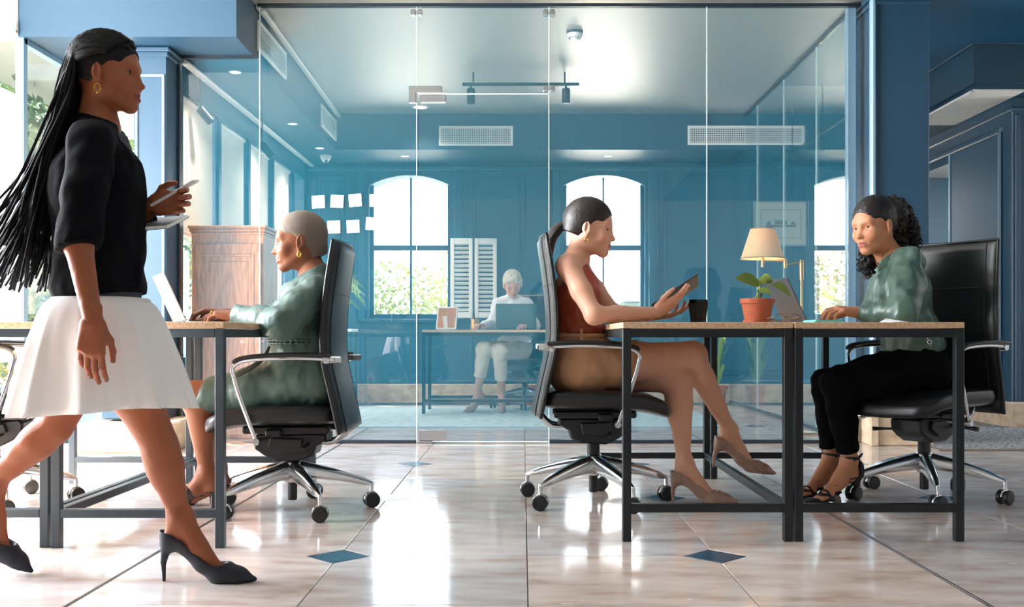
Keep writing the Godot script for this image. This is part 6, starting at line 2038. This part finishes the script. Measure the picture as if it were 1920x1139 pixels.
	dm = Msh.new()
	D.net(dm)
	var tan := mat("tan twill", rgb(190, 146, 108), 0.75, 0.0, {"rim": 0.2, "norm": ntex("twill", 0.12, [], true, FastNoiseLite.TYPE_SIMPLEX, 2, 512, 4.0), "scale": Vector3(9, 9, 9), "ns": 0.2})
	var skt := wear("skirt", dm, tan)
	dm = Msh.new()
	var wb := []
	for k in 33:
		var a := TAU * k / 32
		wb.append(W(1086, 629, 4.39) + Vector3(cos(a) * 0.12, 0, sin(a) * 0.16))
	dm.tube(wb, [0.02], 8, false, 0.35, Vector3.UP)
	for k in [3, 8, 13, 20, 28]:
		var a: float = TAU * k / 32
		dm.box(at(W(1086, 628, 4.39) + Vector3(cos(a) * 0.127, 0, sin(a) * 0.168), Basis(Vector3.UP, -a)), Vector3(0.006, 0.05, 0.014), 0.002)
	wear("waistband", dm, tan, skt)
	var nude := mat("nude leather", rgb(160, 128, 112), 0.35)
	shoe("pump", Tf, 0.09, nude); shoe("pump", Tn, 0.09, nude)
	# the tablet
	var o := top("tablet", "dark tablet held up by the woman with the ponytail", "tablet", c)
	var m := Msh.new()
	m.box(Transform3D(Basis(tz, tn, tz.cross(tn)), Vector3.ZERO), Vector3(0.17, 0.007, 0.235), 0.003)
	pm(o, "casing", m, mat("tablet back", rgb(66, 66, 70), 0.35, 0.5))
	m = Msh.new()
	m.box(Transform3D(Basis(tz, tn, tz.cross(tn)), tn * 0.0036), Vector3(0.155, 0.001, 0.22))
	pm(o, "screen", m, mats["laptop screen"])

func woman_curly() -> void:
	person("person with curly dark hair, sage satin shirt and black trousers at the right desk", Vector3(1.72, 0, -4.46))
	var sk := lin(192, 134, 100)
	var b := Msh.new()
	b.col = sk
	var fz := Vector3(-0.86, -0.16, 0.5).normalized()
	var T := Transform3D(look_basis(fz, Vector3(-0.2, 1, 0.06)).scaled(Vector3.ONE * 1.06), W(1637, 424, 4.45))
	head(b, T, sk, lin(150, 70, 62), Color(0.04, 0.02, 0.01), Color(0.02, 0.012, 0.01), {"look": 0.35, "lips": 1.2, "gaze": 0.15})
	var hp := W(1716, 688, 4.48)
	var nb := W(1676, 488, 4.47)
	var sn := W(1704, 492, 4.28); var sf := W(1662, 500, 4.62)
	var en := W(1694, 588, 4.08); var ef := W(1640, 590, 4.62)
	var wn := W(1612, 589, 4.22); var wf := W(1644, 591, 4.34)
	var hn := W(1738, 694, 4.38); var hf := W(1722, 692, 4.58)
	var kn := W(1570, 722, 4.38); var kf := W(1550, 720, 4.56)
	var Tn := at(Vector3(W(1604, 900, 4.42).x, 0, -4.44), look_basis(Vector3(-0.93, 0, 0.36), Vector3.UP))
	var Tf := at(Vector3(W(1562, 900, 4.6).x, 0, -4.56), look_basis(Vector3(-0.93, 0, 0.36), Vector3.UP))
	var an := Tn * Vector3(0, 0.178, 0.022); var af := Tf * Vector3(0, 0.178, 0.022)
	var F := Field.new(Vector3(1.15, 0.02, -4.85), Vector3(2.0, 1.15, -3.95), 0.0105)
	torso(F, [[hp, 0.1, 0.1, 0.14], [W(1706, 625, 4.47), 0.08, 0.12, 0.12], [W(1690, 550, 4.46), 0.085, 0.12, 0.13]], Vector3(-1, 0, 0.15).normalized(), -0.015)
	F.cap(T * Vector3(0, -0.06, -0.035), nb, 0.046, 0.052, 0.03)
	F.cap(nb, sn, 0.045, 0.04, 0.03); F.cap(nb, sf, 0.045, 0.04, 0.03)
	F.chain([sn, en, wn], [0.04, 0.034, 0.024], 0.02); F.chain([sf, ef, wf], [0.04, 0.034, 0.024], 0.02)
	F.chain([hn, kn, an], [0.07, 0.05, 0.034], 0.02); F.chain([hf, kf, af], [0.07, 0.05, 0.034], 0.02)
	F.net(b)
	foot(b, Tn, 0.09, sk, (kn - an).normalized() * Tn.basis, true); foot(b, Tf, 0.09, sk, (kf - af).normalized() * Tf.basis, true)
	hand(b, Transform3D(look_basis(Vector3(-1, 0.1, 0.1), Vector3(0.1, 1, 0.25)), wn + Vector3(-0.005, 0.008, 0)), -1.0, [[0.35, 0.7, 0.5], [0.45, 0.8, 0.5], [0.5, 0.8, 0.5], [0.55, 0.8, 0.5]], [Vector3(0.5, -0.5, 0.7), Vector3(0.2, -0.5, 0.9), Vector3(-0.1, -0.2, 1)], sk, 1.0, lin(180, 120, 110))
	hand(b, Transform3D(look_basis(Vector3(-0.4, 0.05, 0.9), Vector3(0.2, 1, 0)), wf), -1.0, [[0.5, 0.7, 0.4], [0.5, 0.7, 0.4], [0.5, 0.7, 0.4], [0.5, 0.7, 0.4]], [Vector3(0.6, -0.3, 0.7), Vector3(0.3, -0.3, 1), Vector3(0, -0.2, 1)], sk)
	wear("body", b, mats["skin"])
	# hair: pulled back sleek in front, a mass of curls behind and one bunch over the far shoulder
	var h := Msh.new()
	var hs := hair_shell(T, 0.007, 0.114, -0.05, noise(60.0, 8), 0.002)
	hs.net(h, [], T)
	var cr := Field.new(Vector3(-0.2, -0.24, -0.3), Vector3(0.2, 0.16, 0.06), 0.006)
	cr.ell(Vector3(-0.01, 0.02, -0.125), Vector3(0.085, 0.088, 0.085), Basis.IDENTITY, 0.03)
	cr.ell(Vector3(-0.02, -0.06, -0.155), Vector3(0.085, 0.085, 0.07), Basis.IDENTITY, 0.04)
	cr.ell(Vector3(-0.055, -0.13, 0.0), Vector3(0.028, 0.07, 0.03), Basis.IDENTITY, 0.02)
	cr.ripple(noise(45.0, 9), 0.02)
	cr.net(h, [], T)
	var r := RandomNumberGenerator.new()
	r.seed = 77
	for k in 330:
		var c0: Vector3
		var c1 := Vector3.ZERO
		if k < 270:
			var u := Vector3(r.randfn(), r.randfn(), r.randfn()).normalized()
			u.z = -absf(u.z) * 0.9 + 0.15
			c0 = Vector3(-0.012, -0.005, -0.14) + u * Vector3(0.09, 0.108, 0.092)
			c1 = c0 + Vector3(u.x * 0.02, -r.randf_range(0.03, 0.085), -0.004 + u.z * 0.02)
		else:
			c0 = Vector3(-0.035 - r.randf() * 0.045, -0.06 - r.randf() * 0.1, -0.02 + r.randf() * 0.05)
			c1 = c0 + Vector3(r.randf_range(-0.01, 0.01), -r.randf_range(0.04, 0.075), r.randf_range(-0.005, 0.015))
		var l := []
		var ph := r.randf() * TAU
		var rr := r.randf_range(0.004, 0.008)
		for q in 15:
			var t := q / 14.0
			l.append(T * (c0.lerp(c1, t) + Vector3(cos(ph + t * 15.0), 0.15 * sin(t * 9.0), sin(ph + t * 15.0)) * rr))
		h.tube(l, [0.0026, 0.003, 0.003, 0.003, 0.003, 0.003, 0.003, 0.003, 0.003, 0.003, 0.003, 0.0028, 0.0024, 0.002, 0.001], 4)
	wear("hair", h, mat("curly dark hair", rgb(22, 15, 14), 0.5, 0.0, {"norm": mats["tex hair strands"], "scale": Vector3(4, 10, 4), "ns": 0.3}))
	# shirt
	var D := Field.new(Vector3(1.28, 0.6, -4.86), Vector3(1.98, 1.12, -3.92), 0.0078)
	var fw := Vector3(-1, 0, 0.15).normalized()
	torso(D, [[W(1712, 650, 4.48), 0.115, 0.06, 0.16], [W(1706, 620, 4.47), 0.112, 0.1, 0.15], [W(1694, 550, 4.46), 0.1, 0.13, 0.15]], fw, 0.006)
	D.cap(nb, sn, 0.055, 0.056, 0.03); D.cap(nb, sf, 0.055, 0.056, 0.03)
	D.cap(T * Vector3(0, -0.125, -0.045), nb, 0.054, 0.064, 0.02)
	D.chain([sn, sn.lerp(en, 0.5), en], [0.06, 0.07, 0.062], 0.03)
	D.chain([en, en.lerp(wn, 0.5), wn.lerp(en, 0.05)], [0.058, 0.046, 0.033], 0.02)
	D.chain([sf, ef, wf.lerp(ef, 0.1)], [0.06, 0.055, 0.036], 0.03)
	D.ripple(noise(9.0, 41), 0.012, Vector3(1.3, 0.45, 1.0))
	D.ripple(noise(24.0, 42), 0.003, Vector3(1.2, 0.7, 1))
	D.cut(wn.lerp(en, 0.03), wn - en, 0.12); D.cut(wf.lerp(ef, 0.08), wf - ef, 0.1)
	D.cut(T * Vector3(0, -0.125, -0.04), Vector3(-0.6, 0.8, 0.2), 0.12)
	D.cut(W(1712, 662, 4.48), Vector3(-0.05, -1, 0), 0.4)
	# open neck
	D.cap(nb + Vector3(-0.085, 0.03, 0.04), nb + Vector3(-0.095, -0.075, 0.05), 0.03, 0.012, 0.005, Vector3.ZERO, 1.0, true)
	var dm := Msh.new()
	D.net(dm)
	var ds := satin("sage satin", rgb(68, 92, 82), 0.34)
	var sh := wear("shirt", dm, ds)
	dm = Msh.new()
	for s in [-1.0, 1.0]:     # collar
		var lat := Vector3(0.15 * s, 0, s).normalized()
		var p := []
		for k in 7:
			var t := k / 6.0
			var a := lerpf(2.9, 0.25, t)
			var c := nb + Vector3(cos(a) * -0.075 * -1.0, 0, 0) 
			var base := nb + Vector3(-cos(PI - a) * -0.07, 0.03 - 0.05 * t * t, s * sin(a) * 0.068)
			base.x = nb.x + 0.06 - 0.135 * t
			base.z = nb.z + s * (0.065 * sin(clampf(t * 1.25 + 0.12, 0, 1) * PI * 0.62) + 0.006)
			var outw := Vector3(base.x - nb.x, 0, base.z - nb.z).normalized()
			p.append(base + Vector3(0, 0.032 * (1.0 - t * 0.5), 0))
			p.append(base + outw * 0.018 + Vector3(-0.004, -0.008 - 0.012 * t, 0))
			p.append(base + outw * 0.02 + Vector3(-0.006, -0.014 - 0.026 * t, 0))
		dm.grid(p, 7, 3, false)
	wear("collar", dm, mat("sage satin collar", rgb(68, 92, 82), 0.34, 0.0, {"two": 1, "rim": 0.3}), sh)
	# trousers
	D = Field.new(Vector3(1.22, 0.1, -4.78), Vector3(2.02, 0.72, -4.18), 0.0085)
	torso(D, [[hp, 0.12, 0.11, 0.165], [W(1712, 655, 4.48), 0.105, 0.07, 0.14]], fw, 0.0)
	D.chain([hn, hn.lerp(kn, 0.5), kn], [0.098, 0.09, 0.07], 0.04); D.chain([hf, hf.lerp(kf, 0.5), kf], [0.095, 0.088, 0.068], 0.04)
	D.chain([kn, kn.lerp(an, 0.5), an.lerp(kn, 0.06)], [0.07, 0.056, 0.046], 0.02); D.chain([kf, kf.lerp(af, 0.5), af.lerp(kf, 0.06)], [0.068, 0.055, 0.046], 0.015)
	D.ripple(noise(14.0, 44), 0.008)
	D.cut(an.lerp(kn, 0.09), an - kn, 0.1); D.cut(af.lerp(kf, 0.09), af - kf, 0.1)
	dm = Msh.new()
	D.net(dm)
	wear("trousers", dm, mat("black cloth", rgb(9, 10, 12), 0.85, 0.0, {"spec": 0.2}))
	dm = Msh.new()
	var ch := curve([W(1736, 628, 4.3), W(1741, 640, 4.29), W(1746, 652, 4.3)], 6)
	for k in 6: dm.ball(Transform3D(Basis().scaled(Vector3.ONE * 0.004), ch[k]), 5, 8)
	var ring := []
	for k in 13: ring.append(W(1743, 642, 4.28) + Vector3(0.009 * cos(TAU * k / 12), 0.009 * sin(TAU * k / 12), 0))
	dm.tube(ring, [0.0022], 6, false)
	wear("belt_chain", dm, mats["steel"])
	var bl := mat("black suede", rgb(20, 20, 22), 0.6)
	shoe("sandal", Tn, 0.09, bl); shoe("sandal", Tf, 0.09, bl)

func woman_walking() -> void:
	person("person with long dark braids walking past in a black jacket, white skirt and heels", Vector3(-1.21, 0, -2.98))
	var d := 2.97
	var sk := lin(148, 86, 58)
	var b := Msh.new()
	b.col = sk
	var T := Transform3D(look_basis(Vector3(0.99, -0.03, 0.04), Vector3(0.04, 1, 0)).scaled(Vector3.ONE * 0.98), W(209, 140, d))
	head(b, T, sk, lin(120, 56, 52), Color(0.02, 0.012, 0.008), Color(0.015, 0.01, 0.008), {"lips": 1.2, "nose": 1.15, "look": 0.25})
	var nb := W(186, 243, d)
	var sn := W(172, 270, d - 0.16); var sf := W(196, 270, d + 0.16)
	var en := W(146, 455, 2.70); var ef := W(228, 440, d + 0.2)
	var wn := W(174, 600, 2.66); var wf := W(286, 385, d + 0.1)
	var hp := W(188, 598, d)
	var hn := W(192, 620, d - 0.075); var hf := W(184, 620, d + 0.085)
	var kn := W(300, 835, d - 0.05); var kf := W(104, 800, d + 0.08)
	var Tn := at(Vector3(W(322, 1000, 2.96).x, 0, -2.96), look_basis(Vector3(1, 0, 0.04), Vector3.UP))
	var hh := 0.1
	var an := Tn * Vector3(0, hh + 0.088, 0.022)
	# back foot, heel lifted
	var Bf := look_basis(Vector3(1, -0.5, 0), Vector3(0.5, 1, 0))
	var toe := Vector3(W(56, 1072, 3.05).x, 0.012, -3.05)
	var Tf := Transform3D(Bf, toe - Bf * Vector3(0, 0.009, 0.236))
	var af := Tf * Vector3(0, hh + 0.088, 0.022)
	var F := Field.new(Vector3(-1.75, 0.02, -3.4), Vector3(-0.85, 1.5, -2.56), 0.0105)
	torso(F, [[hp, 0.095, 0.12, 0.135], [W(192, 510, d), 0.08, 0.13, 0.12], [W(190, 375, d), 0.09, 0.16, 0.135]], Vector3.RIGHT, -0.005)
	F.cap(T * Vector3(0, -0.06, -0.035), nb, 0.046, 0.052, 0.03)
	F.cap(nb, sn, 0.045, 0.045, 0.03); F.cap(nb, sf, 0.045, 0.045, 0.03)
	F.chain([sn, en, wn], [0.045, 0.036, 0.024], 0.02); F.chain([sf, ef, wf], [0.045, 0.036, 0.024], 0.02)
	for q in [[hn, kn, an], [hf, kf, af]]:
		F.chain([q[0], q[0].lerp(q[1], 0.5), q[1]], [0.078, 0.068, 0.05], 0.03)
		F.chain([q[1], q[1].lerp(q[2], 0.3), q[1].lerp(q[2], 0.7), q[2]], [0.05, 0.051, 0.036, 0.027], 0.008)
		F.cap(q[1].lerp(q[2], 0.15) - Vector3(0.015, 0, 0), q[1].lerp(q[2], 0.45) - Vector3(0.014, 0, 0), 0.036, 0.03, 0.03)
	F.net(b)
	foot(b, Tn, hh, sk, (kn - an).normalized() * Tn.basis); foot(b, Tf, hh, sk, (kf - af).normalized() * Tf.basis)
	hand(b, Transform3D(look_basis(Vector3(-0.06, -1, 0.0), Vector3(0.1, 0, 1)), wn), 1.0, [[0.25, 0.4, 0.3], [0.3, 0.45, 0.3], [0.35, 0.5, 0.3], [0.4, 0.5, 0.3]], [Vector3(0.5, -0.4, 0.8), Vector3(0.2, -0.4, 1), Vector3(0, -0.3, 1)], sk, 0.8, lin(140, 90, 80))
	hand(b, Transform3D(look_basis(Vector3(1, 0.12, 0.1), Vector3(-0.1, 0.15, -1)), wf), -1.0, [[0.5, 0.9, 0.6], [0.6, 0.9, 0.6], [0.6, 0.9, 0.6], [0.7, 0.9, 0.6]], [Vector3(0.7, -0.3, 0.7), Vector3(0.3, -0.4, 1), Vector3(0, -0.4, 1)], sk, 1.0, lin(140, 90, 80))
	wear("body", b, mats["skin"])
	# braids
	var h := Msh.new()
	var hs := hair_shell(T, 0.008, 0.113, -0.045, noise(80.0, 5), 0.002)
	hs.net(h, [], T)
	var r := RandomNumberGenerator.new()
	r.seed = 5
	var ce := Vector3(0, 0.032, -0.023)
	var er := Vector3(0.083, 0.096, 0.103)
	for k in 190:
		var row := k < 60
		var sx := r.randf_range(-1.0, 1.0) if not row else lerpf(-1.0, 1.0, k / 59.0)
		var an_ := sx * 1.35
		# from the hairline (or anywhere on the crown) over the scalp to the back of the head
		var u0 := Vector3(sin(an_) * 0.9, lerpf(0.72, 0.15, absf(sx)), lerpf(0.8, 0.35, absf(sx))).normalized()
		if not row: u0 = Vector3(sin(an_) * 0.8, r.randf_range(0.2, 1.0), r.randf_range(-0.8, 0.5)).normalized()
		var u1 := Vector3(sin(an_) * 0.8, 0.0 + r.randf_range(-0.2, 0.25), -0.72 + 0.2 * absf(sx)).normalized()
		var l := []
		for q in 7: l.append(T * (ce + u0.slerp(u1, q / 6.0) * er))
		var sw := r.randf_range(0.02, 0.26) * r.randf_range(0.35, 1.0)
		var ln := r.randf_range(0.42, 0.62)
		var bx0 := sin(an_) * 0.075
		var hang := [T * (ce + u1 * er), T * Vector3(bx0 * 1.12 + r.randf_range(-0.012, 0.012), -0.075, -0.075 - 0.05 * (1.0 - absf(sx)) - r.randf() * 0.035), T * Vector3(bx0 * 1.35 + r.randf_range(-0.03, 0.03), -0.09 - ln * 0.5, -0.14 - sw * 0.4), T * Vector3(bx0 * 1.5 + r.randf_range(-0.05, 0.05), -0.09 - ln * 0.9, -0.16 - sw)]
		var hc := curve(hang, 20)
		l.append_array(hc.slice(1))
		var rad := []
		for q in l.size(): rad.append(lerpf(0.0075, 0.0034, float(q) / l.size()) * (1.0 if q % 2 == 0 else 0.82))
		h.tube(l, rad, 5)
	wear("braids", h, mat("braided hair", rgb(12, 10, 10), 0.6, 0.0, {"spec": 0.35}))
	earring(T, 1.0, 0.013, 0.002, mats["gold"]); earring(T, -1.0, 0.013, 0.002, mats["gold"])
	# shirt and cropped jacket
	var D := Field.new(Vector3(-1.5, 0.74, -3.3), Vector3(-1.0, 1.36, -2.66), 0.0085)
	torso(D, [[W(190, 560, d), 0.095, 0.06, 0.14], [W(194, 500, d), 0.095, 0.12, 0.135], [W(196, 370, d), 0.1, 0.16, 0.14]], Vector3.RIGHT, 0.004)
	D.cap(nb + Vector3(0.01, 0, 0), W(196, 300, d), 0.058, 0.08, 0.03)
	D.ripple(noise(12.0, 51), 0.008)
	D.cut(nb + Vector3(0, 0.012, 0), Vector3(0.35, 1, 0), 0.2)
	D.cut(W(188, 578, d), Vector3(0, -1, 0), 0.3)
	var dm := Msh.new()
	D.net(dm)
	wear("top", dm, mat("charcoal knit", rgb(78, 78, 86), 0.9, 0.0, {"spec": 0.2}))
	D = Field.new(Vector3(-1.56, 0.72, -3.36), Vector3(-0.98, 1.36, -2.55), 0.0082)
	torso(D, [[W(186, 545, d), 0.11, 0.06, 0.155], [W(186, 480, d), 0.112, 0.12, 0.15], [W(186, 365, d), 0.118, 0.165, 0.156]], Vector3.RIGHT, 0.01)
	D.cap(nb - Vector3(0.01, 0, 0), sn, 0.055, 0.056, 0.03); D.cap(nb - Vector3(0.01, 0, 0), sf, 0.055, 0.056, 0.03)
	D.chain([sn, sn.lerp(en, 0.5), en.lerp(wn, 0.1)], [0.06, 0.06, 0.054], 0.02)
	D.chain([sf, sf.lerp(ef, 0.5), ef, ef.lerp(wf, 0.75)], [0.06, 0.06, 0.052, 0.04], 0.02)
	D.ripple(noise(10.0, 52), 0.011, Vector3(1.2, 0.6, 1))
	D.cut(en.lerp(wn, 0.08), wn - en, 0.09); D.cut(ef.lerp(wf, 0.72), wf - ef, 0.09)
	D.cut(nb + Vector3(0, 0.03, 0), Vector3(0.3, 1, 0), 0.2)
	D.cut(W(262, 330, d), Vector3(1, 0.2, 0), 0.35)
	D.cut(W(188, 562, d), Vector3(0.2, -1, 0), 0.4)
	dm = Msh.new()
	D.net(dm)
	wear("jacket", dm, mat("black jacket", rgb(10, 11, 15), 0.85, 0.0, {"spec": 0.2, "norm": mats["tex cloth folds"], "scale": Vector3(1.6, 1.2, 1.6), "ns": 0.2}))
	# flared skirt
	dm = Msh.new()
	var p := []
	for rr in 19:
		var t := rr / 18.0
		var y := lerpf(W(0, 562, d).y, W(0, 766, d).y, t)
		for q in 96:
			var a := TAU * q / 96
			var pl := 0.02 * pow(t, 1.2) * sin(a * 11.0 + sin(a * 3.0) * 1.5) + 0.008 * t * sin(a * 23.0)
			var rx := lerpf(0.118, 0.232, pow(t, 0.65)) + pl
			var rz := lerpf(0.165, 0.26, pow(t, 0.45)) + pl
			p.append(Vector3(W(190, 0, d).x + signf(cos(a)) * pow(absf(cos(a)), 0.82) * rx + 0.012 * t, y + 0.012 * t * sin(a * 2.0), -d + signf(sin(a)) * pow(absf(sin(a)), 0.82) * rz))
	for q in 96: p.append(p[18 * 96 + q] * Vector3(1, 1, 1) + Vector3(-cos(TAU * q / 96) * 0.008, 0.001, -sin(TAU * q / 96) * 0.008))
	dm.grid(p, 20, 96, true, false)
	var sk_ := wear("skirt", dm, mat("white cotton", rgb(236, 234, 232), 0.8, 0.0, {"two": 1, "back": Color(0.25, 0.25, 0.25)}))
	dm = Msh.new()
	var wb := []
	for k in 33: wb.append(W(190, 563, d) + Vector3(cos(TAU * k / 32) * 0.112, 0, sin(TAU * k / 32) * 0.15))
	dm.tube(wb, [0.018], 8, false, 0.4, Vector3.UP)
	wear("waistband", dm, mats["white cotton"], sk_)
	var bs := mat("navy suede", rgb(18, 24, 34), 0.55)
	shoe("pump", Tn, hh, bs); shoe("pump", Tf, hh, bs)
	# what she carries
	var o := top("phone", "slim phone held up by the walking woman", "phone", W(328, 362, d + 0.1))
	var m := Msh.new()
	m.box(at(Vector3.ZERO, Basis(Vector3(0, 0, 1), -1.05) * Basis(Vector3.UP, 0.2)), Vector3(0.008, 0.15, 0.072), 0.003)
	pm(o, "phone_case", m, mat("phone case", rgb(206, 204, 204), 0.4))
	m = Msh.new()
	m.box(Transform3D(Basis(Vector3(0, 0, 1), -1.05) * Basis(Vector3.UP, 0.2), Basis(Vector3(0, 0, 1), -1.05) * Vector3(-0.0042, 0, 0)), Vector3(0.0006, 0.14, 0.066))
	pm(o, "screen", m, mats["laptop screen"])
	o = top("folder", "grey folder tucked under the walking woman's forearm", "folder", W(284, 420, d + 0.14), 0.0)
	m = Msh.new()
	m.box(at(Vector3.ZERO, Basis(Vector3(0, 0, 1), 0.08) * Basis(Vector3.RIGHT, 0.25)), Vector3(0.16, 0.012, 0.22), 0.003)
	pm(o, "cover", m, mat("folder card", rgb(120, 118, 122), 0.6))
	m = Msh.new()
	m.box(at(Vector3(0.002, 0, 0.003), Basis(Vector3(0, 0, 1), 0.08) * Basis(Vector3.RIGHT, 0.25)), Vector3(0.162, 0.008, 0.22))
	pm(o, "pages", m, mats["white paint"])

func woman_meeting() -> void:
	person("person with short white hair in a white blouse and beige trousers in the meeting room", Vector3(-0.15, 0, -9.9))
	var sk := lin(206, 158, 136)
	var b := Msh.new()
	b.col = sk
	var T := Transform3D(look_basis(Vector3(0.12, -0.55, 0.9), Vector3(0, 1, 0.5)).scaled(Vector3.ONE * 1.02), W(961, 534, 9.72))
	head(b, T, sk, lin(170, 92, 88), Color(0.05, 0.04, 0.03), Color(0.2, 0.18, 0.15), {"look": 0.9})
	var d := 9.8
	var nb := W(959, 560, d)
	var sl := W(934, 572, d); var sr := W(988, 572, d)
	var el := W(924, 608, d - 0.1); var er := W(1000, 610, d - 0.1)
	var wl := W(905, 611, 9.5); var wr := W(985, 612, 9.45)
	var hp := W(965, 650, d + 0.06)
	var hl := W(950, 656, d); var hr := W(980, 656, d)
	var kl := W(908, 656, 9.36); var kr := W(938, 660, 9.36)
	var Tl := at(Vector3(W(906, 0, 9.5).x, 0.012, -9.55), look_basis(Vector3(-0.75, 0, 0.66), Vector3.UP))
	var Bl := look_basis(Vector3(-0.8, -0.25, 0.55), Vector3(-0.1, 1, 0))
	Tl = Transform3D(Bl, Vector3(W(908, 0, 9.5).x, 0.05, -9.5))
	var Tr := at(Vector3(W(940, 0, 9.56).x, 0.012, -9.56), look_basis(Vector3(0.05, 0, 1), Vector3.UP))
	var al := Tl * Vector3(0, 0.168, 0.022); var ar := Tr * Vector3(0, 0.168, 0.022)
	var F := Field.new(Vector3(-0.6, 0.02, -10.15), Vector3(0.3, 1.25, -9.2), 0.013)
	torso(F, [[hp, 0.1, 0.1, 0.15], [W(962, 620, d), 0.085, 0.12, 0.125], [W(960, 590, d), 0.09, 0.12, 0.135]], Vector3(0, 0, 1), -0.01)
	F.cap(T * Vector3(0, -0.06, -0.035), nb, 0.05, 0.054, 0.03)
	F.chain([nb, sl, el, wl], [0.045, 0.043, 0.034, 0.024], 0.02); F.chain([nb, sr, er, wr], [0.045, 0.043, 0.034, 0.024], 0.02)
	F.chain([hl, kl, al], [0.07, 0.05, 0.034], 0.02); F.chain([hr, kr, ar], [0.07, 0.05, 0.034], 0.02)
	F.net(b)
	foot(b, Tl, 0.08, sk, (kl - al).normalized() * Tl.basis); foot(b, Tr, 0.08, sk, (kr - ar).normalized() * Tr.basis)
	hand(b, Transform3D(look_basis(Vector3(-0.5, 0.05, 0.8), Vector3(0, 1, 0)), wl), 1.0, [0.6, 0.7, 0.8, 0.8], [Vector3(0.6, -0.4, 0.7), Vector3(0.2, -0.4, 1), Vector3(0, -0.3, 1)], sk)
	hand(b, Transform3D(look_basis(Vector3(-0.3, 0.05, 0.9), Vector3(0, 1, 0)), wr), -1.0, [0.6, 0.7, 0.8, 0.8], [Vector3(0.6, -0.4, 0.7), Vector3(0.2, -0.4, 1), Vector3(0, -0.3, 1)], sk)
	wear("body", b, mats["skin"])
	var h := Msh.new()
	var hs := hair_shell(T, 0.014, 0.119, -0.07, noise(55.0, 15), 0.012)
	hs.cap(Vector3(0.03, 0.1, 0.045), Vector3(-0.055, 0.062, 0.058), 0.016, 0.012, 0.02)
	for e in [-1.0, 1.0]: hs.cap(Vector3(e * 0.074, 0.05, 0.02), Vector3(e * 0.079, -0.03, -0.01), 0.017, 0.01, 0.015)
	hs.net(h, [], T)
	wear("hair", h, mat("white hair", rgb(214, 204, 184), 0.55, 0.0, {"norm": mats["tex hair strands"], "scale": Vector3(4, 12, 4), "ns": 0.5}))
	var D := Field.new(Vector3(-0.55, 0.55, -10.1), Vector3(0.3, 1.14, -9.35), 0.011)
	torso(D, [[W(964, 640, d), 0.11, 0.08, 0.16], [W(961, 590, d), 0.105, 0.13, 0.155]], Vector3(0, 0, 1), 0.006)
	for q in [[sl, el, wl], [sr, er, wr]]:
		D.cap(nb, q[0], 0.052, 0.056, 0.03)
		D.chain([q[0], q[1], q[2].lerp(q[1], 0.1)], [0.06, 0.056, 0.04], 0.03)
	D.ripple(noise(11.0, 61), 0.014)
	D.cap(nb + Vector3(0, 0.04, 0.09), nb + Vector3(0, -0.09, 0.12), 0.05, 0.015, 0.005, Vector3.ZERO, 1.0, true)
	D.cut(W(964, 642, d), Vector3(0, -1, 0), 0.4)
	var dm := Msh.new()
	D.net(dm)
	wear("blouse", dm, mat("white blouse", rgb(228, 230, 230), 0.7))
	D = Field.new(Vector3(-0.6, 0.14, -10.15), Vector3(0.25, 0.72, -9.2), 0.011)
	torso(D, [[hp, 0.12, 0.1, 0.17], [W(964, 640, d), 0.105, 0.06, 0.15]], Vector3(0, 0, 1), 0.0)
	for q in [[hl, kl, al], [hr, kr, ar]]: D.chain([q[0], q[1], q[2].lerp(q[1], 0.3)], [0.09, 0.072, 0.055], 0.03)
	D.ripple(noise(12.0, 62), 0.008)
	for q in [[kl, al], [kr, ar]]: D.cut(q[1].lerp(q[0], 0.34), q[1] - q[0], 0.12)
	dm = Msh.new()
	D.net(dm)
	wear("trousers", dm, mat("beige cloth", rgb(206, 192, 172), 0.8))
	shoe("pump", Tl, 0.08, mats["nude leather"]); shoe("pump", Tr, 0.08, mats["nude leather"])
